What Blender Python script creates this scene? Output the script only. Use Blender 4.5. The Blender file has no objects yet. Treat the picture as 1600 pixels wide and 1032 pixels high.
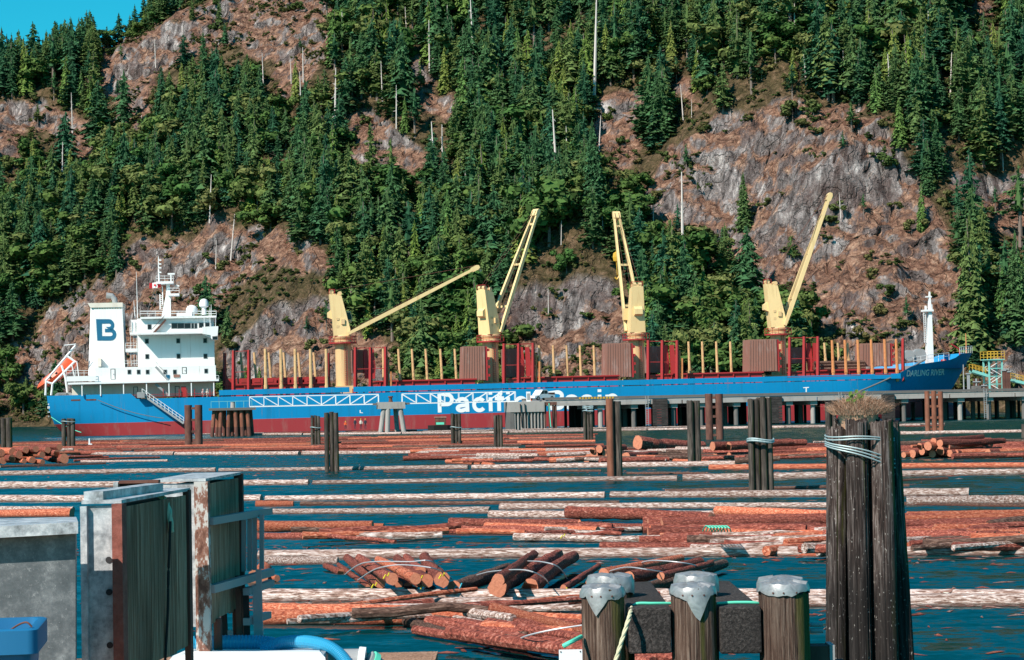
import bpy, bmesh, math, random
import numpy as np
from mathutils import Vector as V, Matrix as M, Euler
random.seed(7); rng = np.random.default_rng(11)
SC = bpy.context.scene; COL = SC.collection
R_ = math.radians
# ------------------------------------------------------------------ camera
EYE = V((0, 0, 4.9)); FPX = 3240.0; PITCH = math.atan(111/3240); ROLL = 0.02
F_ = V((0, math.cos(PITCH), math.sin(PITCH))); R0 = V((1, 0, 0)); U0 = V((0, -math.sin(PITCH), math.cos(PITCH)))
RT = R0*math.cos(ROLL) - U0*math.sin(ROLL); UP = U0*math.cos(ROLL) + R0*math.sin(ROLL)
cd = bpy.data.cameras.new('camera'); cam = bpy.data.objects.new('camera', cd); COL.objects.link(cam)
cd.sensor_width = 36; cd.lens = 36*FPX/1600; cd.clip_start = 0.5; cd.clip_end = 9000
mw = M.Identity(4)
for i in range(3):
    mw[i][0] = RT[i]; mw[i][1] = UP[i]; mw[i][2] = -F_[i]; mw[i][3] = EYE[i]
cam.matrix_world = mw; SC.camera = cam
# ------------------------------------------------------------------ light
SUN_AZ, SUN_EL = R_(40), R_(41)          # sun stands to the left of and behind the camera
w = bpy.data.worlds.new('World'); SC.world = w; w.use_nodes = True
nt = w.node_tree; bg = nt.nodes['Background']
sky = nt.nodes.new('ShaderNodeTexSky'); sky.sky_type = 'NISHITA'; sky.sun_disc = False
sky.sun_elevation = SUN_EL; sky.sun_rotation = math.pi + SUN_AZ; sky.air_density = 1.2; sky.dust_density = 0.3; sky.ozone_density = 2.0
hs = nt.nodes.new('ShaderNodeHueSaturation'); hs.inputs['Saturation'].default_value = 1.4; hs.inputs['Hue'].default_value = 0.475
nt.links.new(sky.outputs[0], hs.inputs['Color']); tm = nt.nodes.new('ShaderNodeMix'); tm.data_type = 'RGBA'; tm.blend_type = 'MULTIPLY'; tm.inputs[0].default_value = 1.0; tm.inputs[7].default_value = (0.10,0.84,0.97,1); nt.links.new(hs.outputs[0], tm.inputs[6]); nt.links.new(tm.outputs[2], bg.inputs['Color']); bg.inputs['Strength'].default_value = 0.10
sd = bpy.data.lights.new('sun', 'SUN'); sun = bpy.data.objects.new('sun', sd); COL.objects.link(sun)
sd.energy = 5.0; sd.angle = R_(0.5); sd.color = (1.0, 0.91, 0.82)
sun.rotation_euler = V((math.sin(SUN_AZ)*math.cos(SUN_EL), math.cos(SUN_AZ)*math.cos(SUN_EL), -math.sin(SUN_EL))).to_track_quat('-Z', 'Y').to_euler()
SC.view_settings.view_transform = 'Standard'; SC.view_settings.look = 'None'; SC.view_settings.exposure = 0.40; SC.view_settings.gamma = 1
SC.render.engine = 'CYCLES'; SC.cycles.max_bounces = 5; SC.cycles.diffuse_bounces = 2; SC.cycles.glossy_bounces = 3
# ------------------------------------------------------------------ helpers
def ray(px, py): return F_ + RT*((px-800)/FPX) + UP*((516-py)/FPX)
def W(px, py, Y):
    d = ray(px, py); return EYE + d*(Y/d.y)
def G(px, py, z=0.0):
    d = ray(px, py); return EYE + d*((z-EYE.z)/d.z)
def hor(px): return 627 - 0.02*(px-800)
def project(P):                                  # world (n,3) array -> pixel x, y
    q = np.asarray(P, float) - np.array(EYE)
    a = q @ np.array(RT); b = q @ np.array(UP); c = q @ np.array(F_)
    return 800 + FPX*a/c, 516 - FPX*b/c
class MB:
    def __init__(s): s.v = []; s.f = []; s.m = []
    def add(s, vs, fs, mi=0):
        o = len(s.v); s.v += [tuple(x) for x in vs]; s.f += [tuple(i+o for i in f) for f in fs]; s.m += [mi]*len(fs); return s
    def box(s, lo, hi, mi=0):
        a, b, c = lo; d, e, f = hi
        return s.add([(a,b,c),(d,b,c),(d,e,c),(a,e,c),(a,b,f),(d,b,f),(d,e,f),(a,e,f)], [(3,2,1,0),(4,5,6,7),(0,1,5,4),(1,2,6,5),(2,3,7,6),(3,0,4,7)], mi)
    def beam(s, p, q, wd, h, mi=0, up=V((0,0,1))):      # rectangular bar from p to q
        p = V(p); q = V(q); d = (q-p).normalized()
        sd_ = d.cross(up); sd_ = sd_.normalized() if sd_.length > 1e-4 else V((1,0,0)); u = sd_.cross(d)
        vs = [c + sd_*(a*wd/2) + u*(b*h/2) for c in (p, q) for a, b in ((-1,-1),(1,-1),(1,1),(-1,1))]
        return s.add(vs, [(0,1,2,3),(7,6,5,4),(1,0,4,5),(2,1,5,6),(3,2,6,7),(0,3,7,4)], mi)
    def tube(s, pts, r, n=8, mi=0, caps=True):
        pts = [V(p) for p in pts]; k = len(pts); rs = r if isinstance(r, (list, tuple)) else [r]*k
        o = len(s.v); ref = V((0,0,1))
        for i, p in enumerate(pts):
            d = (pts[min(i+1,k-1)] - pts[max(i-1,0)]).normalized()
            a = d.cross(ref)
            if a.length < 0.05: a = d.cross(V((1,0,0)))
            a.normalize(); b = d.cross(a)
            for j in range(n):
                t = 2*math.pi*j/n; s.v.append(tuple(p + (a*math.cos(t) + b*math.sin(t))*rs[i]))
        for i in range(k-1):
            for j in range(n):
                s.f.append((o+i*n+j, o+i*n+(j+1)%n, o+(i+1)*n+(j+1)%n, o+(i+1)*n+j)); s.m.append(mi)
        if caps:
            s.f.append(tuple(o+j for j in range(n))[::-1]); s.f.append(tuple(o+(k-1)*n+j for j in range(n))); s.m += [mi, mi]
        return s
    def prism(s, poly, y0, y1, mi=0):                   # poly of (x,z), extruded along y
        n = len(poly); vs = [(x, y0, z) for x, z in poly] + [(x, y1, z) for x, z in poly]
        return s.add(vs, [tuple(range(n)), tuple(range(2*n-1, n-1, -1))] + [(i, i+n, (i+1)%n+n, (i+1)%n) for i in range(n)], mi)
    def loft(s, rings, mi=0, caps=True):
        n = len(rings[0]); o = len(s.v)
        for r in rings: s.v += [tuple(p) for p in r]
        for i in range(len(rings)-1):
            for j in range(n):
                s.f.append((o+i*n+j, o+i*n+(j+1)%n, o+(i+1)*n+(j+1)%n, o+(i+1)*n+j)); s.m.append(mi)
        if caps:
            s.f.append(tuple(range(o, o+n))[::-1]); s.f.append(tuple(range(o+(len(rings)-1)*n, o+len(rings)*n))); s.m += [mi, mi]
        return s
    def mesh(s, name, mats, smooth=False, origin=None, fix=True):
        me = bpy.data.meshes.new(name)
        vs = s.v if origin is None else [(a-origin[0], b-origin[1], c-origin[2]) for a, b, c in s.v]
        me.from_pydata(vs, [], s.f)
        for mt in (mats if isinstance(mats, (list, tuple)) else [mats]): me.materials.append(mt)
        if any(s.m): me.polygons.foreach_set('material_index', s.m)
        if fix:
            bm = bmesh.new(); bm.from_mesh(me); bmesh.ops.recalc_face_normals(bm, faces=bm.faces); bm.to_mesh(me); bm.free()
        if smooth:
            me.polygons.foreach_set('use_smooth', [True]*len(me.polygons))
            try: me.set_sharp_from_angle(angle=R_(40))
            except Exception: pass
        me.update(); return me
    def build(s, name, mats, parent=None, smooth=False, origin=None, fix=True):
        o = bpy.data.objects.new(name, s.mesh(name, mats, smooth, origin, fix)); COL.objects.link(o)
        if parent is not None: o.parent = parent
        elif origin is not None: o.location = origin
        return o
def tag(o, label, cat, group=None):
    o['label'] = label; o['category'] = cat
    if group: o['group'] = group
    return o
def empty(name, loc, label, cat, group=None, rz=0.0):
    o = bpy.data.objects.new(name, None); COL.objects.link(o); o.location = loc; o.rotation_euler = (0, 0, rz); o.empty_display_size = 0.2
    return tag(o, label, cat, group)
def structure(o): o['kind'] = 'structure'; return o
def inst(name, me, parent=None, loc=(0,0,0), rot=(0,0,0), sc=(1,1,1)):
    o = bpy.data.objects.new(name, me); COL.objects.link(o); o.location = loc; o.rotation_euler = rot; o.scale = sc
    if parent is not None: o.parent = parent
    return o
ORD = ['first','second','third','fourth','fifth','sixth','seventh','eighth','ninth','tenth','eleventh','twelfth','thirteenth','fourteenth','fifteenth','sixteenth','seventeenth','eighteenth','nineteenth','twentieth']
# numpy gradient noise
_G = rng.normal(size=(4096, 3)); _G /= np.linalg.norm(_G, axis=1, keepdims=True)
def noise3(x, y, z):
    xi, yi, zi = np.floor(x).astype(int), np.floor(y).astype(int), np.floor(z).astype(int)
    fx, fy, fz = x-xi, y-yi, z-zi
    s = lambda t: t*t*t*(t*(t*6-15)+10)
    u, v, q = s(fx), s(fy), s(fz); out = 0
    for a in (0,1):
        for b in (0,1):
            for c in (0,1):
                g = _G[((xi+a)*73 + (yi+b)*1571 + (zi+c)*337) & 4095]
                d = g[...,0]*(fx-a) + g[...,1]*(fy-b) + g[...,2]*(fz-c)
                out = out + d*(u if a else 1-u)*(v if b else 1-v)*(q if c else 1-q)
    return out*1.6
def fbm(x, y, z, o=4, ridged=False):
    r = 0; a = 1.0
    for i in range(o):
        n = noise3(x*2**i+i*7.3, y*2**i+i*3.1, z*2**i+i*1.7)
        r = r + a*((0.45-np.abs(n)) if ridged else n); a *= 0.5
    return r
def in_poly(px, py, poly):
    ins = np.zeros(px.shape, bool); n = len(poly)
    for i in range(n):
        x0, y0 = poly[i]; x1, y1 = poly[(i+1)%n]
        c = ((y0 > py) != (y1 > py)) & (px < (x1-x0)*(py-y0)/((y1-y0) or 1e-9)+x0); ins ^= c
    return ins
# ------------------------------------------------------------------ materials
def mat(name, col=(0.5,0.5,0.5), rough=0.6, metal=0.0, spec=0.5):
    m = bpy.data.materials.new(name); m.use_nodes = True; b = m.node_tree.nodes['Principled BSDF']
    b.inputs['Base Color'].default_value = (*col, 1); b.inputs['Roughness'].default_value = rough; b.inputs['Metallic'].default_value = metal
    b.inputs['Specular IOR Level'].default_value = spec
    return m
def N(m, t, **k):
    n = m.node_tree.nodes.new(t)
    for a, b in k.items():
        if a in n.inputs: n.inputs[a].default_value = b
        else: setattr(n, a, b)
    return n
def L(m, a, b): m.node_tree.links.new(a, b)
def coords(m, scale=(1,1,1), kind='Object', rnd=False):
    tc = N(m, 'ShaderNodeTexCoord'); mp = N(m, 'ShaderNodeMapping'); mp.inputs['Scale'].default_value = scale
    L(m, tc.outputs[kind], mp.inputs['Vector'])
    if rnd:
        oi = N(m, 'ShaderNodeObjectInfo'); mu = N(m, 'ShaderNodeMath', operation='MULTIPLY'); mu.inputs[1].default_value = 57.0
        L(m, oi.outputs['Random'], mu.inputs[0]); L(m, mu.outputs[0], mp.inputs['Location'])
    return mp.outputs[0]
def ramp(m, fac, stops):
    r = N(m, 'ShaderNodeValToRGB'); e = r.color_ramp.elements
    while len(e) < len(stops): e.new(0.5)
    for x, (p, c) in zip(e, stops): x.position = p; x.color = (*c, 1) if len(c) == 3 else c
    L(m, fac, r.inputs[0]); return r.outputs[0]
def noise(m, vec, scale, detail=4, rough=0.6, dist=0.0):
    n = N(m, 'ShaderNodeTexNoise', Scale=scale, Detail=detail, Roughness=rough, Distortion=dist); L(m, vec, n.inputs['Vector']); return n.outputs[0]
def mix(m, fac, a, b, mode='MIX'):
    n = N(m, 'ShaderNodeMix', data_type='RGBA', blend_type=mode)
    for s, v in ((n.inputs[0], fac), (n.inputs[6], a), (n.inputs[7], b)):
        if isinstance(v, (int, float)): s.default_value = v
        elif isinstance(v, tuple): s.default_value = (*v, 1)
        else: L(m, v, s)
    return n.outputs[2]
def bump(m, h, strength=0.5, dist=0.1):
    b = N(m, 'ShaderNodeBump', Strength=strength, Distance=dist); L(m, h, b.inputs['Height'])
    L(m, b.outputs[0], m.node_tree.nodes['Principled BSDF'].inputs['Normal'])
def setc(m, c): L(m, c, m.node_tree.nodes['Principled BSDF'].inputs['Base Color'])
def painted(name, col, dirt=(0.12,0.07,0.05), amt=0.25, scale=(0.35,0.35,0.12), rough=0.45, spec=0.4, nsc=1.0, runs=0.0):
    m = mat(name, col, rough, 0, spec); v = coords(m, scale)
    n = noise(m, v, nsc, 6, 0.65); f = ramp(m, n, [(0.52,(0,0,0)),(0.78,(amt,amt,amt))])
    n2 = noise(m, coords(m, (0.1,0.1,0.1)), 1.0, 3); c2 = mix(m, n2, tuple(x*0.88 for x in col), tuple(min(1,x*1.08) for x in col))
    c3 = mix(m, f, c2, dirt)
    if runs:
        n3 = noise(m, coords(m, (1.1,1.1,0.035)), 1.6, 5, 0.7); n4 = noise(m, coords(m, (0.12,0.12,0.25)), 1.0, 3)
        f3 = ramp(m, n3, [(0.60,(0,0,0)),(0.72,(runs,)*3)]); f4 = ramp(m, n4, [(0.42,(0,0,0)),(0.6,(1,1,1))]); c3 = mix(m, mix(m, 1.0, f3, f4, 'MULTIPLY'), c3, (0.20,0.10,0.06))
    setc(m, c3); return m
MT = {}
MT['blue'] = painted('ship_blue_paint', (0.001,0.225,0.47), (0.01,0.12,0.22), 0.55, (0.8,0.8,0.04), nsc=1.3, runs=0.45)
MT['boot'] = painted('red_antifouling', (0.34,0.034,0.038), (0.30,0.17,0.14), 0.6, (0.5,0.5,0.10), nsc=1.5, runs=0.5)
MT['white'] = painted('white_paint', (0.82,0.82,0.80), (0.50,0.33,0.20), 0.3, (1.6,1.6,0.10), nsc=1.2, runs=0.35)
MT['offwhite'] = painted('cream_paint', (0.72,0.66,0.56), (0.3,0.2,0.13), 0.3, (0.6,0.6,0.12))
MT['redp'] = painted('red_oxide_paint', (0.37,0.03,0.03), (0.16,0.04,0.025), 0.6, (0.5,0.5,0.3))
MT['deckred'] = painted('deck_red', (0.22,0.04,0.035), (0.1,0.06,0.05), 0.5)
MT['cream'] = painted('crane_yellow', (0.80,0.58,0.28), (0.40,0.22,0.08), 0.4, (1.2,1.2,0.15), runs=0.5)
MT['creamcol'] = painted('crane_column_cream', (0.72,0.50,0.25), (0.35,0.18,0.08), 0.4, (1.2,1.2,0.15), runs=0.5)
MT['tan'] = painted('tan_stanchion', (0.66,0.42,0.20), (0.30,0.07,0.03), 0.9, (1,1,0.9), nsc=1.4)
MT['orangetan'] = painted('orange_stanchion', (0.62,0.24,0.09), (0.25,0.04,0.02), 0.8, (1,1,0.9), nsc=1.4)
MT['brown'] = painted('rusty_hatch_brown', (0.27,0.13,0.095), (0.42,0.33,0.29), 0.9, (0.5,0.5,0.16), rough=0.7)
MT['dark'] = mat('dark_gap', (0.02,0.02,0.022), 0.7)
MT['glass'] = mat('window_glass', (0.012,0.018,0.022), 0.25, 0, 0.3)
MT['logo'] = mat('teal_emblem', (0.008,0.12,0.22), 0.5)
MT['letter'] = mat('white_lettering', (0.82,0.82,0.80), 0.6)
MT['orange'] = mat('lifeboat_orange', (0.75,0.10,0.03), 0.4)
MT['flagred'] = mat('flag_red', (0.65,0.02,0.03), 0.8)
MT['grey'] = painted('grey_metal', (0.30,0.31,0.31), (0.2,0.12,0.08), 0.4)
MT['wire'] = mat('wire', (0.35,0.36,0.36), 0.45, 0.6)
MT['rope'] = mat('mooring_rope', (0.16,0.15,0.14), 0.9)
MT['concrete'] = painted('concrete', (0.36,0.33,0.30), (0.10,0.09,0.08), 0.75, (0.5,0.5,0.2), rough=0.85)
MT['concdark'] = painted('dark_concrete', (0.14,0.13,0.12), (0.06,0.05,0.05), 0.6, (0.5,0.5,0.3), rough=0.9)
MT['creo'] = mat('black_creosote', (0.02,0.018,0.017), 0.9)
MT['seafoam'] = painted('seafoam_steel', (0.20,0.52,0.46), (0.25,0.15,0.08), 0.4)
MT['yellow'] = painted('yellow_rail', (0.62,0.36,0.04), (0.3,0.15,0.05), 0.4)
MT['skin'] = mat('skin', (0.45,0.25,0.17), 0.6)
MT['vest'] = mat('hi_vis_orange', (0.8,0.12,0.03), 0.8)
MT['cloth'] = mat('dark_cloth', (0.03,0.035,0.05), 0.9)
MT['hat'] = mat('hard_hat_yellow', (0.75,0.55,0.08), 0.4)
MT['tyre'] = mat('rubber', (0.02,0.02,0.02), 0.8)
def rust(name, a, b, c, sc=(1.2,1.2,0.35)):
    m = mat(name, a, 0.85); v = coords(m, sc); n = noise(m, v, 2.0, 6, 0.7)
    setc(m, ramp(m, n, [(0.3,a),(0.52,b),(0.72,c)])); bump(m, n, 0.4, 0.03); return m
MT['rust'] = rust('rusty_steel', (0.10,0.035,0.02), (0.22,0.075,0.04), (0.30,0.13,0.08))
MT['rustdk'] = rust('dark_rusty_steel', (0.05,0.022,0.018), (0.12,0.045,0.03), (0.17,0.08,0.055))
def oldwood(name, a, b, c, sc=(9,9,0.35), moss=None, mossdir=(0.9,0.2,0), bs=0.7, nsc=2.2, tide=0.0):
    m = mat(name, a, 0.9, 0, 0.2); v = coords(m, sc, rnd=True); n = noise(m, v, nsc, 7, 0.68, 0.4)
    col = ramp(m, n, [(0.36,a),(0.48,b),(0.62,c)])
    n3 = noise(m, coords(m, (0.9,0.9,0.5), rnd=True), 1.0, 3); col = mix(m, ramp(m, n3, [(0.35,(0.75,)*3),(0.7,(0,0,0))]), col, a)
    if moss:
        g = N(m, 'ShaderNodeNewGeometry'); dp = N(m, 'ShaderNodeVectorMath', operation='DOT_PRODUCT'); dp.inputs[1].default_value = mossdir
        L(m, g.outputs['Normal'], dp.inputs[0]); n2 = noise(m, coords(m, (4,4,0.5), rnd=True), 1.5, 5)
        ad = N(m, 'ShaderNodeMath', operation='MULTIPLY_ADD'); ad.inputs[1].default_value = 0.45; L(m, dp.outputs['Value'], ad.inputs[0]); L(m, n2, ad.inputs[2])
        col = mix(m, ramp(m, ad.outputs[0], [(0.62,(0,0,0)),(0.78,(0.85,)*3)]), col, moss)
    if tide:
        g2 = N(m, 'ShaderNodeNewGeometry'); sz = N(m, 'ShaderNodeSeparateXYZ'); L(m, g2.outputs['Position'], sz.inputs[0]); n5 = noise(m, coords(m, (3,3,0.6), rnd=True), 1.0, 4)
        t1 = N(m, 'ShaderNodeMath', operation='MULTIPLY_ADD'); t1.inputs[1].default_value = 2.6; L(m, n5, t1.inputs[0]); L(m, sz.outputs['Z'], t1.inputs[2])
        t2 = N(m, 'ShaderNodeMapRange'); t2.inputs['From Min'].default_value = tide; t2.inputs['From Max'].default_value = tide+1.0; t2.inputs['To Min'].default_value = .8; t2.inputs['To Max'].default_value = 0; L(m, t1.outputs[0], t2.inputs[0])
        col = mix(m, t2.outputs[0], col, (0.016,0.013,0.012))
        n6 = noise(m, coords(m, (30,30,14)), 1.0, 2); col = mix(m, ramp(m, n6, [(0.66,(0,0,0)),(0.70,(0.7,)*3)]), col, (0.42,0.38,0.34))
    setc(m, col); bump(m, n, bs, 0.03); return m
MT['pile'] = oldwood('old_pile_wood', (0.022,0.018,0.016), (0.085,0.068,0.055), (0.19,0.155,0.13), moss=(0.075,0.075,0.018))
MT['bigpile'] = oldwood('weathered_pile_wood', (0.014,0.010,0.009), (0.085,0.055,0.046), (0.38,0.31,0.28), sc=(14,14,0.7), moss=(0.09,0.085,0.02), bs=1.0, tide=3.0)
MT['cappile'] = oldwood('capped_pile_wood', (0.035,0.02,0.015), (0.14,0.085,0.062), (0.30,0.22,0.17), sc=(22,22,0.9), moss=(0.10,0.095,0.02), bs=1.0)
MT['plank'] = oldwood('grey_brown_planks', (0.10,0.052,0.03), (0.50,0.27,0.16), (0.78,0.50,0.36), sc=(26,26,0.8), bs=0.6)
MT['beamwood'] = oldwood('tarred_timber', (0.02,0.018,0.017), (0.045,0.038,0.035), (0.13,0.11,0.10), sc=(9,9,9), bs=0.6, nsc=5.0)
def logmat(name, cols, nsc=1.6, sc=(42,3.0,3.0), bs=1.0):
    m = mat(name, cols[0], 0.85, 0, 0.25); v = coords(m, sc, rnd=True); n = noise(m, v, nsc, 7, 0.7, 0.6)
    col = ramp(m, n, [(0.32,cols[0]),(0.46,cols[1]),(0.56,cols[2]),(0.68,cols[3])])
    oi = N(m, 'ShaderNodeObjectInfo'); h = N(m, 'ShaderNodeHueSaturation'); mr = N(m, 'ShaderNodeMapRange'); mr.inputs['To Min'].default_value = 0.65; mr.inputs['To Max'].default_value = 1.3
    L(m, oi.outputs['Random'], mr.inputs[0]); L(m, mr.outputs[0], h.inputs['Value']); L(m, col, h.inputs['Color'])
    g = N(m, 'ShaderNodeNewGeometry'); sz = N(m, 'ShaderNodeSeparateXYZ'); L(m, g.outputs['Position'], sz.inputs[0]); n9 = noise(m, v, 0.8, 3)
    wz = N(m, 'ShaderNodeMath', operation='MULTIPLY_ADD'); wz.inputs[1].default_value = -0.14; L(m, n9, wz.inputs[0]); L(m, sz.outputs['Z'], wz.inputs[2])
    wm = N(m, 'ShaderNodeMapRange'); wm.inputs['From Min'].default_value = -0.09; wm.inputs['From Max'].default_value = 0.01; wm.inputs['To Min'].default_value = 1; wm.inputs['To Max'].default_value = 0; L(m, wz.outputs[0], wm.inputs[0])
    setc(m, mix(m, wm.outputs[0], h.outputs[0], (0.13,0.035,0.025))); bump(m, n, bs, 0.04); return m
MT['bark'] = logmat('red_bark', [(0.035,0.011,0.009),(0.16,0.036,0.024),(0.33,0.085,0.055),(0.56,0.27,0.20)])
MT['peeled'] = logmat('peeled_orange_log', [(0.09,0.020,0.014),(0.38,0.085,0.042),(0.56,0.18,0.095),(0.70,0.38,0.26)])
MT['greylog'] = logmat('bleached_boom_log', [(0.05,0.028,0.022),(0.24,0.14,0.105),(0.55,0.43,0.38),(0.78,0.70,0.65)])
MT['darkbark'] = logmat('dark_wet_bark', [(0.02,0.012,0.01),(0.07,0.035,0.025),(0.16,0.09,0.065),(0.30,0.20,0.16)])
# the same looks for joined masses, in metres
MT['bark_m'] = logmat('red_bark_metres', [(0.035,0.011,0.009),(0.16,0.036,0.024),(0.33,0.085,0.055),(0.56,0.27,0.20)], sc=(2.2,9,9)); MT['peeled_m'] = logmat('peeled_log_metres', [(0.09,0.020,0.014),(0.38,0.085,0.042),(0.56,0.18,0.095),(0.70,0.38,0.26)], sc=(2.2,9,9)); MT['grey_m'] = logmat('bleached_log_metres', [(0.05,0.028,0.022),(0.24,0.14,0.105),(0.55,0.43,0.38),(0.78,0.70,0.65)], sc=(2.2,9,9)); MT['dark_m'] = logmat('dark_bark_metres', [(0.02,0.012,0.01),(0.07,0.035,0.025),(0.16,0.09,0.065),(0.30,0.20,0.16)], sc=(2.2,9,9))
def endmat(name, a, b):
    m = mat(name, a, 0.8); tc = N(m, 'ShaderNodeTexCoord'); mp = N(m, 'ShaderNodeMapping'); mp.inputs['Scale'].default_value = (0,1,1)
    L(m, tc.outputs['Object'], mp.inputs['Vector']); wv = N(m, 'ShaderNodeTexWave', wave_type='RINGS', rings_direction='X', Scale=5.0, Distortion=1.5)
    L(m, mp.outputs[0], wv.inputs['Vector']); n = noise(m, mp.outputs[0], 3, 3); c = mix(m, wv.outputs['Fac'], a, b); setc(m, mix(m, ramp(m, n, [(0.4,(0,0,0)),(0.7,(0.5,)*3)]), c, tuple(x*0.6 for x in a))); return m
MT['end'] = endmat('sawn_orange_end', (0.52,0.15,0.075), (0.62,0.26,0.15))
MT['greyend'] = endmat('sawn_grey_end', (0.30,0.19,0.14), (0.42,0.30,0.23))
MT['galv'] = mat('galvanised_sheet', (0.5,0.52,0.53), 0.42, 0.1)
def _g():
    m = MT['galv']; v = coords(m, (3,3,3)); n = noise(m, v, 3.0, 8, 0.75); setc(m, ramp(m, n, [(0.34,(0.15,0.155,0.155)),(0.48,(0.38,0.40,0.41)),(0.64,(0.68,0.69,0.68))]))
    n2 = noise(m, coords(m, (1,1,1)), 25, 6, 0.8); L(m, ramp(m, n2, [(0.3,(0.3,)*3),(0.7,(0.6,)*3)]), m.node_tree.nodes['Principled BSDF'].inputs['Roughness']); bump(m, n, 0.15, 0.02)
_g()
MT['galvdull'] = mat('scratched_dull_sheet', (0.25,0.27,0.28), 0.5, 0.05)
def _gd():
    m = MT['galvdull']; n = noise(m, coords(m, (2,2,2)), 2.0, 9, 0.8); n2 = noise(m, coords(m, (1,1,1)), 40, 6, 0.9)
    c = ramp(m, n, [(0.34,(0.055,0.065,0.07)),(0.5,(0.115,0.125,0.13)),(0.66,(0.26,0.27,0.27))]); setc(m, mix(m, ramp(m, n2, [(0.58,(0,0,0)),(0.7,(0.6,)*3)]), c, (0.6,0.6,0.58)))
_gd()
MT['lead'] = mat('lead_flashing', (0.55,0.56,0.56), 0.38, 0.35)
def _ld():
    m = MT['lead']; n = noise(m, coords(m, (6,6,6)), 2.0, 5, 0.6, 0.8); setc(m, ramp(m, n, [(0.3,(0.20,0.205,0.205)),(0.7,(0.44,0.44,0.43))])); bump(m, n, 0.15, 0.015)
_ld()
MT['rustpaint'] = mat('flaking_painted_steel', (0.5,0.5,0.5), 0.7)
def _rp():
    m = MT['rustpaint']; n = noise(m, coords(m, (5,5,2.2)), 2.2, 8, 0.75); setc(m, ramp(m, n, [(0.40,(0.10,0.035,0.02)),(0.50,(0.26,0.12,0.08)),(0.54,(0.52,0.50,0.46))])); bump(m, n, 0.4, 0.01)
_rp()
MT['rust2'] = rust('red_rust_angle', (0.16,0.045,0.03), (0.27,0.08,0.055), (0.33,0.12,0.09), (8,8,8))
MT['bluebin'] = mat('blue_plastic', (0.006,0.14,0.30), 0.6)
MT['hose'] = mat('blue_ribbed_hose', (0.03,0.30,0.50), 0.35)
MT['pvc'] = mat('white_plastic', (0.82,0.84,0.84), 0.4)
MT['ropey'] = mat('pale_twisted_rope', (0.58,0.55,0.36), 0.9)
MT['greenrope'] = mat('green_rope', (0.10,0.62,0.42), 0.7)
MT['cable'] = mat('pale_cable', (0.36,0.46,0.46), 0.5, 0.3)
MT['strap'] = mat('steel_strap', (0.62,0.60,0.60), 0.45, 0.4)
MT['ymark'] = mat('yellow_paint_mark', (0.75,0.62,0.02), 0.7)
MT['cmark'] = mat('cyan_paint_mark', (0.05,0.55,0.70), 0.7)
MT['drygrass'] = mat('dry_grass', (0.40,0.22,0.13), 0.9)
_m = MT['drygrass']; setc(_m, ramp(_m, N(_m, 'ShaderNodeNewGeometry').outputs['Random Per Island'], [(0,(0.20,0.09,0.05)),(.5,(0.46,0.26,0.16)),(1,(0.62,0.42,0.30))]))
MT['leafgreen'] = mat('fresh_leaf', (0.12,0.20,0.03), 0.8)
# ------------------------------------------------------------------ water
mw_ = mat('sea_water', (0.0,0.032,0.034), 0.08, 0, 0.42); MT['water'] = mw_
mw_.node_tree.nodes['Principled BSDF'].inputs['IOR'].default_value = 1.33
# wind ripples, with every normal tilted towards the camera to reflect higher sky
v_ = coords(mw_, (0.6,1.0,1.0)); prev = None
for sc_w, am_w in ((0.55,0.16),(2.2,0.16),(7.0,0.10)):
    nw = N(mw_, 'ShaderNodeTexNoise', Scale=sc_w, Detail=3, Roughness=0.6); L(mw_, v_, nw.inputs['Vector'])
    vm = N(mw_, 'ShaderNodeVectorMath', operation='MULTIPLY_ADD'); vm.inputs[1].default_value = (2*am_w, 2*am_w, 0); L(mw_, nw.outputs[1], vm.inputs[0])
    if prev is None: vm.inputs[2].default_value = (-0.42, -0.42-0.15, 1.0)
    else: L(mw_, prev, vm.inputs[2])
    prev = vm.outputs[0]
nn = N(mw_, 'ShaderNodeVectorMath', operation='NORMALIZE'); L(mw_, prev, nn.inputs[0]); L(mw_, nn.outputs[0], mw_.node_tree.nodes['Principled BSDF'].inputs['Normal'])
MB().add([(-4000,-300,0),(4000,-300,0),(4000,6000,0),(-4000,6000,0)], [(0,1,2,3)]).build('water', mw_)['kind'] = 'structure'
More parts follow.
